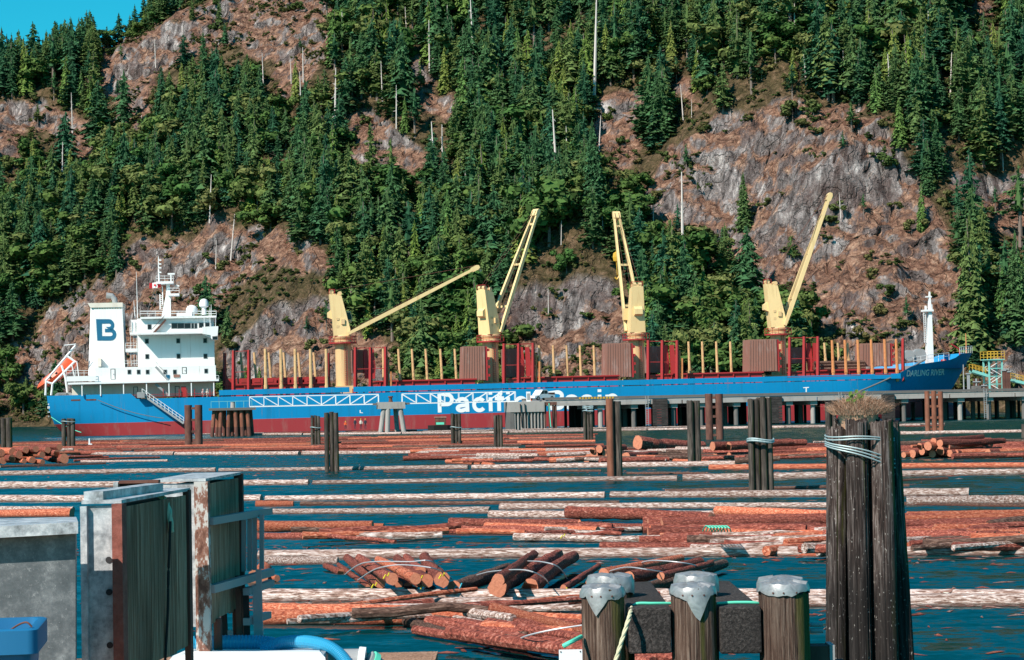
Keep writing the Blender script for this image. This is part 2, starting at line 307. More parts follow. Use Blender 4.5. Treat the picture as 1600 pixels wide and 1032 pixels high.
# ------------------------------------------------------------------ hillside
ROCKS = [
 [(150,80),(215,55),(290,18),(330,0),(335,-80),(505,-80),(512,60),(500,110),(470,130),(440,170),(425,90),(330,75),(250,105),(228,200),(190,190),(165,140)],
 [(-40,150),(60,160),(110,175),(165,215),(130,250),(80,220),(40,205),(25,260),(-40,300)],
 [(631,96),(658,96),(682,131),(713,165),(706,192),(668,192),(660,144),(634,120)],
 [(541,179),(579,165),(637,223),(665,234),(665,271),(582,268),(538,234)],
 [(734,101),(761,120),(741,127)],
 [(190,400),(250,372),(330,355),(400,355),(470,375),(515,392),(500,425),(420,415),(370,455),(300,460),(210,425)],
 [(-20,590),(60,520),(100,475),(150,455),(210,415),(300,440),(360,450),(330,520),(200,620),(60,620),(30,640)],
 [(395,505),(440,487),(490,480),(525,492),(560,520),(620,545),(615,620),(345,620),(345,540)],
 [(795,465),(850,455),(890,432),(930,430),(960,470),(990,500),(985,620),(800,620)],
 [(1000,265),(1060,225),(1120,195),(1190,155),(1240,143),(1290,165),(1380,190),(1400,230),(1430,260),(1455,330),(1495,400),(1510,450),(1505,570),(1330,620),(1300,520),(1250,440),(1170,450),(1120,410),(1080,350),(1020,340)],
 [(920,175),(960,155),(1005,150),(990,200),(1005,240),(960,280),(935,230)],
 [(1488,290),(1530,272),(1640,275),(1640,400),(1550,345),(1520,305)],
 [(1550,540),(1640,510),(1640,620),(1550,620)],
 [(1500,-30),(1540,-30),(1565,30),(1520,28)], [(1050,120),(1090,125),(1088,180),(1062,165)], [(670,-5),(690,-5),(690,15)],
]
def shore(x): return np.interp(x, [-300,-158,-60,40,120,300], [660,640,565,510,472,440])
SL = 0.80
def base_h(x, y):
    d = y - shore(x)
    z = np.where(d < 8, d*0.35, 2.8 + (d-8)*SL)
    z = z + 9*noise3(x*0.018+3.3, y*0.018, x*0+0.5) + 4*noise3(x*0.045, y*0.045+9, x*0+2.5)
    ridge = np.interp(x, [-330,-215,-205,-170,-134,-122,-100,-60,300], [110,127,131,150,166,181,206,235,300])
    k = 6.0; z = -k*np.log(np.exp(-np.clip(z,-50,400)/k) + np.exp(-ridge/k)) if True else z
    return np.where(d < 3, np.minimum(z, d*0.35), z)
gx = np.arange(-285, 286, 1.05); gy = np.arange(432, 925, 1.0)
X, Y = np.meshgrid(gx, gy); Z = base_h(X, Y)
def hit(px, py):                                   # march a sight line onto the plain slope
    d = ray(px, py); t = np.linspace(430, 920, 1000)/d.y; P = np.array(EYE)[None] + t[:,None]*np.array(d)[None]
    h = base_h(P[:,0], P[:,1]); i = np.argmax(P[:,2] < h); return P[i]
# bluffs: (px of the brow, half width px, height m, run-out behind m, front steepness m)
for bx, by, hw, A, back, front in [(1345,330,150,20,60,10),(1230,175,150,14,45,12),(1130,300,90,9,40,10),(860,470,75,15,28,7),(930,445,45,9,22,6),(455,500,95,13,30,7),(350,372,165,9,38,14),
                              (250,85,110,10,40,8),(60,175,90,9,30,8),(660,110,35,6,25,10),(600,235,60,6,30,12),(960,165,45,6,25,10),(1560,285,70,12,40,8),(1590,560,50,9,20,6),(150,470,120,6,40,14)]:
    c = hit(bx, by); s_ = FPX/c[1]; wx = hw/s_
    wob = 4*noise3(X*0.05, X*0+by*0.1, X*0+1.1)
    dy = Y - c[1] + wob + 0.25*((X-c[0])/wx)**2*front
    gyf = 1/(1+np.exp(-np.clip(dy/(front*0.28), -40, 40))) * np.exp(-np.clip(dy, 0, None)/back)
    Z = Z + A*gyf*np.exp(-np.abs((X-c[0])/wx)**3.0)
ix = lambda a: a
pxv, pyv = project(np.stack([X, Y, Z], -1).reshape(-1, 3)); pxv = pxv.reshape(X.shape); pyv = pyv.reshape(X.shape)
wpx = pxv + 22*fbm(X*0.09, Y*0.09, Z*0.05, 3); wpy = pyv + 22*fbm(X*0.09+40, Y*0.09, Z*0.05, 3)
rock = np.zeros(X.shape, bool)
for p in ROCKS: rock |= in_poly(wpx, wpy, p)
rk = rock.astype(float)
for _ in range(3):
    rk = (rk + np.roll(rk,1,0) + np.roll(rk,-1,0) + np.roll(rk,1,1) + np.roll(rk,-1,1))/5
amp = 0.6 + 2.0*rk
cr = fbm(X*0.11, Y*0.05, Z*0.11, 5, True)          # craggy displacement, mostly towards the water
ck = noise3(X*0.07+0.25*Z*0.07, Y*0.02, Z*0.03); crack = np.exp(-(ck/0.045)**2) + 0.7*np.exp(-(noise3(X*0.02, Y*0.05+31, Z*0.10+X*0.03)/0.05)**2)
onland = np.clip((Y-shore(X)-2)/10, 0, 1)
blk = np.round(5*noise3(X*.055+Z*.01, Y*.03, Z*.06+5))/5; blk2 = np.round(4*noise3(X*.13, Y*.06+8, Z*.14+15))/4
Y2 = Y + onland*(-0.95*amp*(cr-0.35) + 2.2*rk*crack + 2.6*rk*blk + 1.5*rk*blk2); X2 = X + onland*amp*0.45*fbm(X*0.12+9, Y*0.06, Z*0.12, 3)
Z2 = Z + onland*(0.9*amp*fbm(X*0.16, Y*0.16+70, Z*0.0, 4) - 0.5*rk*crack)
ny, nx = X.shape
me = bpy.data.meshes.new('hillside')
vs = np.stack([X2, Y2, Z2], -1).reshape(-1, 3)
idx = np.arange(nx*ny).reshape(ny, nx); q = np.stack([idx[:-1,:-1], idx[:-1,1:], idx[1:,1:], idx[1:,:-1]], -1).reshape(-1, 4)
me.vertices.add(len(vs)); me.vertices.foreach_set('co', vs.astype(np.float32).ravel())
me.loops.add(q.size); me.loops.foreach_set('vertex_index', q.ravel().astype(np.int32))
me.polygons.add(len(q)); me.polygons.foreach_set('loop_start', np.arange(0, q.size, 4, dtype=np.int32)); me.polygons.foreach_set('use_smooth', np.ones(len(q), bool))
at = me.attributes.new('rock', 'FLOAT', 'POINT'); at.data.foreach_set('value', rk.astype(np.float32).ravel())
me.update(calc_edges=True); me.validate()
mh = mat('hillside_rock_and_grass', (0.2,0.17,0.15), 0.95, 0, 0.15); me.materials.append(mh)
hill = structure(bpy.data.objects.new('hillside', me)); COL.objects.link(hill)
v_ = coords(mh, (1,1,1)); geo = N(mh, 'ShaderNodeNewGeometry'); sx = N(mh, 'ShaderNodeSeparateXYZ'); L(mh, geo.outputs['Normal'], sx.inputs[0])
nA = noise(mh, v_, 0.06, 6, 0.65); nB = noise(mh, v_, 0.40, 8, 0.75, 0.6); nC = noise(mh, coords(mh, (1.0,1.0,0.22)), 0.35, 7, 0.7, 0.5)
rockc = ramp(mh, nC, [(0.34,(0.028,0.024,0.024)),(0.45,(0.145,0.125,0.12)),(0.55,(0.28,0.245,0.235)),(0.66,(0.60,0.55,0.52))])
rockc = mix(mh, ramp(mh, nA, [(0.46,(0,0,0)),(0.64,(0.7,)*3)]), rockc, mix(mh, nB, (0.05,0.032,0.028), (0.19,0.115,0.10)))
grass = ramp(mh, nB, [(0.34,(0.045,0.024,0.016)),(0.47,(0.19,0.098,0.066)),(0.57,(0.34,0.195,0.13)),(0.68,(0.52,0.36,0.26))])
fl = ramp(mh, nB, [(0.34,(0.025,0.022,0.010)),(0.47,(0.085,0.065,0.030)),(0.58,(0.16,0.105,0.06)),(0.7,(0.30,0.20,0.13))])
gn = N(mh, 'ShaderNodeMath', operation='MULTIPLY_ADD'); gn.inputs[1].default_value = 0.9; L(mh, nB, gn.inputs[0]); L(mh, sx.outputs['Z'], gn.inputs[2])
gm = ramp(mh, gn.outputs[0], [(0.98,(0,0,0)),(1.0,(1,1,1))])   # placed below after remap
mr = N(mh, 'ShaderNodeMapRange'); mr.inputs['From Min'].default_value = 0.91; mr.inputs['From Max'].default_value = 1.10; L(mh, gn.outputs[0], mr.inputs[0])
both = mix(mh, mr.outputs[0], rockc, grass)
atn = N(mh, 'ShaderNodeAttribute', attribute_name='rock'); c_ = mix(mh, ramp(mh, atn.outputs['Fac'], [(0.25,(0,0,0)),(0.6,(1,1,1))]), fl, both)
nD = noise(mh, v_, 1.6, 5, 0.8); setc(mh, mix(mh, 0.75, c_, ramp(mh, nD, [(0.36,(0.35,0.34,0.34)),(0.5,(0.95,0.95,0.95)),(0.68,(1.5,1.45,1.4))]), 'MULTIPLY')); vo = N(mh, 'ShaderNodeTexVoronoi', feature='DISTANCE_TO_EDGE', Scale=0.16); vw = N(mh, 'ShaderNodeVectorMath', operation='MULTIPLY_ADD'); nW = N(mh, 'ShaderNodeTexNoise', Scale=0.25, Detail=5); L(mh, v_, nW.inputs['Vector']); vw.inputs[1].default_value = (7,7,7); L(mh, nW.outputs[1], vw.inputs[0]); L(mh, coords(mh, (1,1,0.6)), vw.inputs[2]); L(mh, vw.outputs[0], vo.inputs['Vector'])
ck_ = ramp(mh, vo.outputs['Distance'], [(0.0,(0,0,0)),(0.06,(1,1,1))]); hh_ = N(mh, 'ShaderNodeMath', operation='MULTIPLY_ADD'); hh_.inputs[1].default_value = 0.45; L(mh, ck_, hh_.inputs[0]); L(mh, nB, hh_.inputs[2]); bump(mh, hh_.outputs[0], 1.0, 1.5)
def ground_at(i, j): return V(vs[i*nx+j])
# ------------------------------------------------------------------ trees
def leafmat(name, a, b, c):
    m = mat(name, a, 0.9, 0, 0.15); oi = N(m, 'ShaderNodeObjectInfo')
    g = N(m, 'ShaderNodeNewGeometry'); n = noise(m, coords(m, (1,1,1)), 3.0, 3)
    c0 = ramp(m, oi.outputs['Random'], [(0.0,a),(0.5,b),(1.0,c)])
    h = N(m, 'ShaderNodeHueSaturation'); mr = N(m, 'ShaderNodeMapRange'); mr.inputs['To Min'].default_value = 0.55; mr.inputs['To Max'].default_value = 1.5
    L(m, g.outputs['Random Per Island'], mr.inputs[0]); L(m, mr.outputs[0], h.inputs['Value']); L(m, c0, h.inputs['Color']); setc(m, h.outputs[0]); return m
MT['fir'] = leafmat('fir_needles', (0.022,0.082,0.042), (0.042,0.104,0.038), (0.095,0.135,0.038))
MT['cedar'] = leafmat('cedar_sprays', (0.07,0.145,0.04), (0.11,0.165,0.032), (0.16,0.19,0.045))
MT['leaf'] = leafmat('broad_leaves', (0.038,0.092,0.022), (0.068,0.112,0.026), (0.12,0.13,0.042))
MT['scrub'] = leafmat('scrub_leaves', (0.05,0.085,0.022), (0.08,0.095,0.03), (0.13,0.11,0.04))
MT['deadneedle'] = leafmat('dead_red_needles', (0.17,0.055,0.045), (0.20,0.07,0.05), (0.15,0.07,0.05))
MT['trunk'] = mat('grey_brown_trunk', (0.19,0.15,0.125), 0.95, 0, 0.1); MT['snag'] = mat('bleached_snag', (0.62,0.55,0.50), 0.9, 0, 0.1)
def conifer(seed, R=0.16, z0=0.10, dens=1.0, droop=0.35, ragged=0.3, nlev=24):
    r = random.Random(seed); b = MB()
    n = 7; rings = []
    for k in range(6):
        z = z0 + 0.04 + (0.93-z0)*k/5; rr = R*0.30*(1-k/5.3)
        rings.append([(math.cos(2*math.pi*j/n)*rr*r.uniform(.6,1.3), math.sin(2*math.pi*j/n)*rr*r.uniform(.6,1.3), z+r.uniform(-.02,.02)) for j in range(n)])
    b.loft(rings)
    for k in range(nlev):
        t = k/(nlev-1); z = z0 + (0.985-z0)*t; ln = R*((1-t)**0.75*1.0+0.03)*(1 if t > 0.06 else 0.7)
        for j in range(max(4, int((6.5+5.0*(1-t))*dens))):
            if r.random() < ragged*0.5: continue
            a = r.uniform(0, 2*math.pi); l = ln*r.uniform(1-ragged, 1.18); dr = droop*r.uniform(.5,1.4); ca, sa = math.cos(a), math.sin(a); zz = z + r.uniform(-.018,.018)
            def pt(u, s, dz=0.0): return (ca*l*u - sa*s, sa*l*u + ca*s, zz + 0.25*l*u*0.4 - dr*l*u*u + dz)
            wd = l*0.30*r.uniform(.8,1.3)
            vsl = [pt(.12,0,.004)]; fs = []
            cuts = [(.38,.62),(.62,.95),(.85,.7)]
            vsl += [pt(.45,0,.006), pt(.75,0,.004), pt(1.05,0,-.004)]
            for (u, wf), (ia, ib) in zip(cuts, ((0,1),(1,2),(2,3))):
                for sg in (-1, 1):
                    i0 = len(vsl); vsl += [pt(u+.16, sg*wd*wf*r.uniform(.7,1.2), -.012*r.uniform(.3,2.0))]
                    fs.append((ia, i0, ib))
            b.add(vsl, fs)
            if r.random() < 0.6:
                i0 = [pt(.35,0,0), pt(.95,0,0), pt(.7,0,-.035*r.uniform(.6,1.5)), pt(.45,0,-.03*r.uniform(.6,1.5))]; b.add(i0, [(0,1,2,3)])
    return b
def broad(seed, n=900, lobes=11, flat=0.85, leaf=0.05, low=0.25):
    r = random.Random(seed); b = MB(); L_ = [(r.gauss(0,.20), r.gauss(0,.20), r.uniform(low, .86), r.uniform(.12,.21)) for _ in range(lobes)]
    for k in range(n):
        x, y, z, rad = r.choice(L_); d = V((r.gauss(0,1), r.gauss(0,1), r.gauss(0,1))).normalized()
        p = V((x, y, z)) + V((d.x, d.y, d.z*flat))*rad*r.uniform(.72,1.05)
        nrm = (d + V((r.gauss(0,.5), r.gauss(0,.5), r.gauss(0,.5)+.25))).normalized(); t = nrm.orthogonal().normalized(); t.rotate(M.Rotation(r.uniform(0,6.28), 3, nrm)); u = nrm.cross(t); s = leaf*r.uniform(.6,1.4)
        b.add([p-t*s, p-u*s*.6, p+t*s, p+u*s*.6], [(0,1,2,3)])
    for x, y, z, rad in L_:
        rings = []
        for kk in (-.75,-.2,.35,.8):
            rr = math.sqrt(1-kk*kk)*rad*.72; rings.append([(x+math.cos(2*math.pi*j/6)*rr, y+math.sin(2*math.pi*j/6)*rr, z+kk*rad*.72*flat) for j in range(6)])
        b.loft(rings)
    return b
def trunk(seed, h=0.95, r0=0.016, limbs=5):
    r = random.Random(seed); b = MB(); b.tube([(0,0,-.04),(r.gauss(0,.006),r.gauss(0,.006),h*.5),(r.gauss(0,.012),r.gauss(0,.012),h)], [r0*1.1, r0*.7, r0*.12], 6)
    for k in range(limbs):
        z = r.uniform(.12,.6); a = r.uniform(0,6.28); l = r.uniform(.05,.12); b.tube([(0,0,z),(math.cos(a)*l, math.sin(a)*l, z+r.uniform(-.02,.06))], [r0*.28, r0*.08], 3, caps=False)
    return b
def snagmesh(seed, limbs=9):
    r = random.Random(seed); b = MB(); lx, ly = r.gauss(0,.02), r.gauss(0,.02)
    b.tube([(0,0,-.05),(lx*.5,ly*.5,.5),(lx,ly,1)], [.019,.015,.006], 6)
    for k in range(limbs):
        z = r.uniform(.3,.95); a = r.uniform(0,6.28); l = r.uniform(.03,.12)*(1.2-z); b.tube([(lx*z,ly*z,z),(lx*z+math.cos(a)*l, ly*z+math.sin(a)*l, z+r.uniform(-.05,.03))], [.006,.003], 3, caps=False)
    return b
KINDS = {}
def kind(nm, crowns, mt, trunks): KINDS[nm] = ([c.mesh(nm+'_crown', mt, fix=False) for c in crowns], [t.mesh(nm+'_trunk', MT['trunk']) for t in trunks])
kind('fir', [conifer(s, R=0.145+0.016*(s%5), z0=.05+.05*(s%4), dens=1.05+.1*(s%2), droop=.2+.12*(s%4), ragged=.25+.1*(s%4), nlev=22+3*(s%4)) for s in range(10)], MT['fir'], [trunk(s) for s in range(3)])
kind('pine', [conifer(s+20, R=0.16, z0=.38, dens=.8, droop=.1, ragged=.5, nlev=15) for s in range(4)], MT['fir'], [trunk(s+9, r0=.018, limbs=12) for s in range(3)])
kind('cedar', [conifer(s+40, R=0.135, z0=.04, dens=1.1, droop=.75, ragged=.15) for s in range(4)], MT['cedar'], [trunk(s+19) for s in range(2)])
kind('leafy', [broad(s+60) for s in range(5)], MT['leaf'], [trunk(s+29, h=.7, r0=.022, limbs=10) for s in range(2)])
kind('shrub', [broad(s+80, n=420, lobes=6, leaf=.075, low=.2) for s in range(4)], MT['scrub'], [trunk(s+39, h=.5, r0=.02, limbs=6) for s in range(2)])
kind('bigfir', [conifer(s+120, R=.15, z0=.04, dens=1.5, ragged=.3, nlev=44) for s in range(3)], MT['fir'], [trunk(s+50) for s in range(2)])
kind('redtree', [conifer(99, R=.13, z0=.1, ragged=.6)], MT['deadneedle'], [trunk(77)])
SNAGS = [snagmesh(s, 4+3*(s%4)).mesh('dead_trunk', MT['snag']) for s in range(6)]
# candidate places: a jittered lattice over the slope
stp = 4.2; cand = []
for i in range(3, ny-3, 3):
    for j in range(3, nx-3, 3):
        cand.append((i + random.randint(-1,1), j + random.randint(-1,1)))
ci = np.array(cand); cp = vs.reshape(ny, nx, 3)[ci[:,0], ci[:,1]]; cpx, cpy = project(cp); crk = rk[ci[:,0], ci[:,1]]
ok = (cpx > -90) & (cpx < 1690) & (cpy > -60) & (cpy < 665) & (cp[:,1] > shore(cp[:,0])+4)
cp, cpx, cpy, crk = cp[ok], cpx[ok], cpy[ok], crk[ok]
wild = fbm(cp[:,0]*.03, cp[:,1]*.03, cp[:,2]*.03, 3)
def zone(px, py):                                  # what grows where
    if py > 430 and (620 < px < 800 or 1040 < px < 1330): return 'low'
    if px < 560 and py > 180: return 'leftwood'
    if 830 < px < 1100 and 270 < py < 430: return 'mid'
    return 'top'
RA = [np.array(p, float) for p in ROCKS]
def in_any(x, y):
    for p in ROCKS:
        ins = False; n = len(p)
        for i in range(n):
            x0, y0 = p[i]; x1, y1 = p[i-1]
            if (y0 > y) != (y1 > y) and x < (x1-x0)*(y-y0)/(y1-y0)+x0: ins = not ins
        if ins: return True
    return False
TREES = []
for p, px, py, rk_, wv in zip(cp, cpx, cpy, crk, wild):
    r = random.random()
    if rk_ > 0.45:
        if r < 0.045: TREES.append((p, px, py, 'shrub', random.uniform(2,5)))
        elif r < 0.055: TREES.append((p, px, py, 'pine', random.uniform(6,10)))
        continue
    dens = 0.56 + 0.45*wv
    if rk_ > 0.1: dens *= 0.5
    if 520 < px < 760 and py < 290: dens *= 0.72
    if py > 520 and px < 60: dens *= .8
    if r > dens: continue
    z = zone(px, py); u = random.random()
    if z == 'low': k = 'leafy' if u < .55 else ('fir' if u < .85 else 'cedar')
    elif z == 'mid': k = 'leafy' if u < .5 else 'fir'
    elif z == 'leftwood': k = 'fir' if u < .58 else ('leafy' if u < .84 else 'cedar')
    else: k = 'fir' if u < .52 else ('cedar' if u < .68 else ('pine' if u < .84 else ('leafy' if u < .93 else 'shrub')))
    h = {'fir': random.triangular(9,29,19), 'cedar': random.triangular(9,24,16), 'pine': random.uniform(10,22), 'leafy': random.triangular(6,17,11), 'shrub': random.uniform(3,7)}[k]
    if rk_ > 0.1: h *= .7
    if px < 330 and py < 120: h *= 0.75
    if py > 560: h *= .75
    hp_ = h*FPX/p[1]
    if any(in_any(px + dx_, py - hp_*f_) for f_ in (.3,.6,.9) for dx_ in (-8,8)) and random.random() > .09: continue
    TREES.append((p, px, py, k, h))
def clear(px, py, lst, rx=25, ry=20): return all(abs(px-a) > rx or abs(py-b) > ry for a, b in lst)
def surf(px, py):                                  # terrain vertex nearest to a sight line, the nearest in depth
    d2 = (pxv-px)**2 + (pyv-py)**2
    m_ = d2 < 40
    if not m_.any(): return ground_at(*np.unravel_index(np.argmin(d2), d2.shape))
    yy = np.where(m_, Y2, 1e9); return ground_at(*np.unravel_index(np.argmin(yy), yy.shape))
# single trees read off the photograph: base px, base py, kind, height px
SPECIAL = [(1165,358,'fir',95,'dark fir standing alone on the rock left of the rightmost crane jib'),(1060,372,'pine',60,'small leaning pine above the bare grey pole'),(1128,425,'fir',80,'fir below the grey rock face, right of the third crane'),
 (1110,520,'fir',75,'pointed fir behind the stanchions between the two right cranes'),(205,58,'leafy',34,'round leafy tree on the grassy skyline'),(165,66,'leafy',36,'thin leafy tree at the edge of the skyline brow'),(1515,560,'fir',235,'tall narrow fir behind the bow of the ship'),
 (1590,540,'fir',180,'broad dark fir at the right edge of the picture'),(1240,190,'shrub',38,'green bush on the summit of the big rock dome'),(1268,180,'shrub',26,'small bush right of the summit bush on the rock dome'),
 (1385,275,'shrub',36,'green bush on the upper right shoulder of the rock dome'),(1415,358,'shrub',26,'bush on the pale ledge of the rock dome'),(1358,432,'shrub',20,'single bush on the face of the rock dome'),(1345,530,'shrub',34,'bush at the foot of the big rock face'),
 (1250,520,'leafy',75,'bright green leafy tree right of the rightmost crane'),(832,316,'redtree',62,'dead red conifer among the green trees in the middle of the slope'),(1387,78,'redtree',56,'slim dead red conifer high on the right slope'),
 (1445,300,'fir',90,'fir in the gully right of the rock dome'),(1435,350,'cedar',80,'green cedar at the top of the gully beside the dome'),(40,640,'leafy',60,'leafy tree on the shore behind the stern'),(15,600,'leafy',70,'leafy tree at the left edge above the shore'),
 (75,125,'fir',85,'tallest fir of the skyline grove on the left'),(15,150,'fir',70,'lone pointed fir at the left end of the skyline'),(105,140,'fir',80,'second fir in the skyline grove'),(130,110,'fir',60,'fir at the right end of the skyline grove'),
 (250,215,'fir',120,'fir below the skyline rock'),(345,185,'fir',110,'large fir in the dark clump under the summit rock'),(385,195,'fir',120,'broad fir in the dark clump under the summit rock'),(930,340,'fir',160,'tall dark fir left of the third crane tip'),(860,380,'leafy',110,'leafy tree between the two middle crane jibs'),
 (300,30,'fir',45,'small fir at the top where the skyline leaves the picture'),(340,35,'fir',50,'fir beside the summit rock at the top edge')]
n_sp = 0
def place_tree(P, k, h, label, group, name=None, vi=None, wide=1.0):
    cr_, tr_ = KINDS[k]; nm = name or {'fir':'fir_tree','bigfir':'fir_tree','pine':'pine_tree','cedar':'cedar_tree','leafy':'leafy_tree','shrub':'shrub','redtree':'dead_tree'}[k]
    e = empty(nm, P, label, 'shrub' if k == 'shrub' else 'tree', group); rz = random.uniform(0, 6.28)
    s = (h*wide, h*wide, h); inst('trunk', random.choice(tr_), e, rot=(0,0,rz), sc=s); inst('crown', cr_[(vi if vi is not None else random.randrange(len(cr_)))%len(cr_)], e, rot=(0,0,rz), sc=s)
    return e
for px, py, k, hp, lab in SPECIAL:
    P = surf(px, py); h = hp*P.y/FPX; k = 'bigfir' if k == 'fir' and hp >= 80 else k; place_tree(P - V((0,0,.3)), k, h, lab, None, wide=1.0 if k not in ('leafy','shrub') else 1.2)
spx = [(a, b) for a, b, *_ in SPECIAL]
MARKS = [(250,70,'the summit rock'),(90,100,'the skyline grove'),(60,190,'the left cliff'),(165,520,'the funnel'),(260,440,'the radar mast'),(350,380,'the brown knoll'),(530,490,'the leftmost crane'),(740,420,'the lowered jib tip'),(838,330,'the second crane jib tip'),(962,335,'the third crane jib tip'),
 (600,235,'the grassy clearing'),(670,130,'the small upper clearing'),(868,240,'the tall white snag'),(922,70,'the tall snag at the top edge'),(880,480,'the middle cliff'),(960,200,'the small grassy spur'),(1240,160,'the rock dome summit'),(1298,297,'the rightmost jib tip'),(1400,250,'the dome shoulder'),(1387,60,'the slim red tree'),
 (1550,300,'the right bluff'),(1452,480,'the foremast'),(995,470,'the third crane'),(1215,470,'the rightmost crane'),(1066,350,'the bare pole'),(1297,95,'the white snag above the dome'),(420,170,'the dark fir clump'),(480,60,'the top left rock slope'),(767,440,'the second crane'),(1120,80,'the wood above the dome'),(1520,120,'the upper right wood'),(760,110,'the pale snag')]
def place_words(px, py):
    a, b_, nm = min(MARKS, key=lambda q: (q[0]-px)**2 + (q[1]-py)**2)
    return ('left of ' if px < a else 'right of ') + nm if abs(px-a) > abs(py-b_) else ('above ' if py < b_ else 'below ') + nm
WORD = {'fir': 'dark green fir', 'cedar': 'bright drooping cedar', 'pine': 'thin open pine', 'leafy': 'rounded leafy tree', 'shrub': 'low olive shrub'}
order = sorted(range(len(TREES)), key=lambda i: -TREES[i][4]*FPX/TREES[i][0][1])
solo = [i for i in order if 4 < TREES[i][1] < 1596 and 40 < TREES[i][2] < 560 and not (540 > TREES[i][1] > 60 and TREES[i][2] > 480)]
cnt = {'fir': 250, 'cedar': 70, 'pine': 60, 'leafy': 90, 'shrub': 70}; chosen = set()
for i in solo:
    k = TREES[i][3]
    if cnt[k] > 0: cnt[k] -= 1; chosen.add(i)
for i in sorted(chosen):
    p, px, py, k, h = TREES[i]; size = 'tall ' if h > 19 else 'small ' if h < 13.5 and k != 'shrub' else ''
    lab = f'{size}{WORD[k]} {place_words(px, py - h*FPX/p[1]*.5)}'
    place_tree(V(p) - V((0,0,.4)), k, h, lab, f'{k} trees on the hillside', wide=random.uniform(1.1,1.6))
# the rest of the wood: one object
protos = bpy.data.collections.new('wood_prototypes'); pk = []
for k in ('fir','cedar','pine','leafy','shrub'):
    cr_, tr_ = KINDS[k]
    for q_, cme in enumerate(cr_):
        jb = bmesh.new(); jb.from_mesh(cme); nf = len(jb.faces); jb.from_mesh(tr_[q_%len(tr_)]); jb.faces.ensure_lookup_table()
        for f in jb.faces[nf:]: f.material_index = 1
        jm = bpy.data.meshes.new('wood_tree'); jb.to_mesh(jm); jb.free(); jm.materials.append(cme.materials[0]); jm.materials.append(MT['trunk'])
        o = bpy.data.objects.new('%02d_wood_tree' % len(pk), jm); protos.objects.link(o); pk.append(k)
rest = [TREES[i] for i in range(len(TREES)) if i not in chosen]
pm = bpy.data.meshes.new('forest'); pm.from_pydata([tuple(t[0]-np.array((0,0,.4))) for t in rest], [], [])
a1 = pm.attributes.new('vi', 'INT', 'POINT'); a1.data.foreach_set('value', [random.choice([i for i, k in enumerate(pk) if k == t[3]]) for t in rest])
a2 = pm.attributes.new('sc', 'FLOAT', 'POINT'); a2.data.foreach_set('value', [t[4] for t in rest]); a4 = pm.attributes.new('wd', 'FLOAT', 'POINT'); a4.data.foreach_set('value', [t[4]*random.uniform(1.1,1.6) for t in rest])
a3 = pm.attributes.new('rz', 'FLOAT', 'POINT'); a3.data.foreach_set('value', [random.uniform(0,6.28) for t in rest])
fo = bpy.data.objects.new('forest', pm); COL.objects.link(fo); fo['kind'] = 'stuff'; tag(fo, 'dense mixed wood covering the mountainside behind the nearer trees', 'forest')
gr = bpy.data.node_groups.new('forest', 'GeometryNodeTree'); gr.interface.new_socket('Geometry', in_out='INPUT', socket_type='NodeSocketGeometry'); gr.interface.new_socket('Geometry', in_out='OUTPUT', socket_type='NodeSocketGeometry')
gi = gr.nodes.new('NodeGroupInput'); go = gr.nodes.new('NodeGroupOutput'); m2p = gr.nodes.new('GeometryNodeMeshToPoints'); iop = gr.nodes.new('GeometryNodeInstanceOnPoints'); cin = gr.nodes.new('GeometryNodeCollectionInfo')
cin.inputs['Collection'].default_value = protos; cin.inputs['Separate Children'].default_value = True; cin.inputs['Reset Children'].default_value = True
def nattr(nm, ty):
    n = gr.nodes.new('GeometryNodeInputNamedAttribute'); n.data_type = ty; n.inputs[0].default_value = nm; return [o for o in n.outputs if o.enabled and o.name == 'Attribute'][0]
iop.inputs['Pick Instance'].default_value = True; gl = gr.links.new
cx = gr.nodes.new('ShaderNodeCombineXYZ'); e2r = gr.nodes.new('FunctionNodeEulerToRotation')
gl(gi.outputs[0], m2p.inputs[0]); gl(m2p.outputs[0], iop.inputs['Points']); gl(cin.outputs[0], iop.inputs['Instance']); gl(nattr('vi','INT'), iop.inputs['Instance Index']); scx = gr.nodes.new('ShaderNodeCombineXYZ'); wdn = nattr('wd','FLOAT'); gl(wdn, scx.inputs[0]); gl(wdn, scx.inputs[1]); gl(nattr('sc','FLOAT'), scx.inputs[2]); gl(scx.outputs[0], iop.inputs['Scale'])
gl(nattr('rz','FLOAT'), cx.inputs[2]); gl(cx.outputs[0], e2r.inputs[0]); gl(e2r.outputs[0], iop.inputs['Rotation']); gl(iop.outputs[0], go.inputs[0])
md = fo.modifiers.new('forest', 'NODES'); md.node_group = gr
# undergrowth: low scrub on the forest floor and along ledges
ug = []; fi = [i for i, k in enumerate(pk) if k == 'shrub']
vv = vs.reshape(ny, nx, 3); sel = rng.integers(0, ny*nx, 52000); up_, vp_ = pxv.ravel()[sel], pyv.ravel()[sel]; rs_ = rk.ravel()[sel]; nz_ = fbm(X.ravel()[sel]*.08, Y.ravel()[sel]*.08, Z.ravel()[sel]*.08, 3)
keep = (up_ > -60) & (up_ < 1660) & (vp_ > -40) & (vp_ < 668) & (vs[sel][:,1] > shore(vs[sel][:,0])+3) & (((rs_ < .4) & (nz_ > -.35)) | ((rs_ >= .4) & (nz_ > .28)))
up = vs[sel][keep]; um = bpy.data.meshes.new('undergrowth'); um.from_pydata([tuple(p) for p in up], [], [])
for nm_, ty_, vals in (('vi','INT',[random.choice(fi) for _ in up]),('sc','FLOAT',[random.uniform(.7,2.4) for _ in up]),('rz','FLOAT',[random.uniform(0,6.28) for _ in up]),('wd','FLOAT',[random.uniform(1.2,3.6) for _ in up])): um.attributes.new(nm_, ty_, 'POINT').data.foreach_set('value', vals)
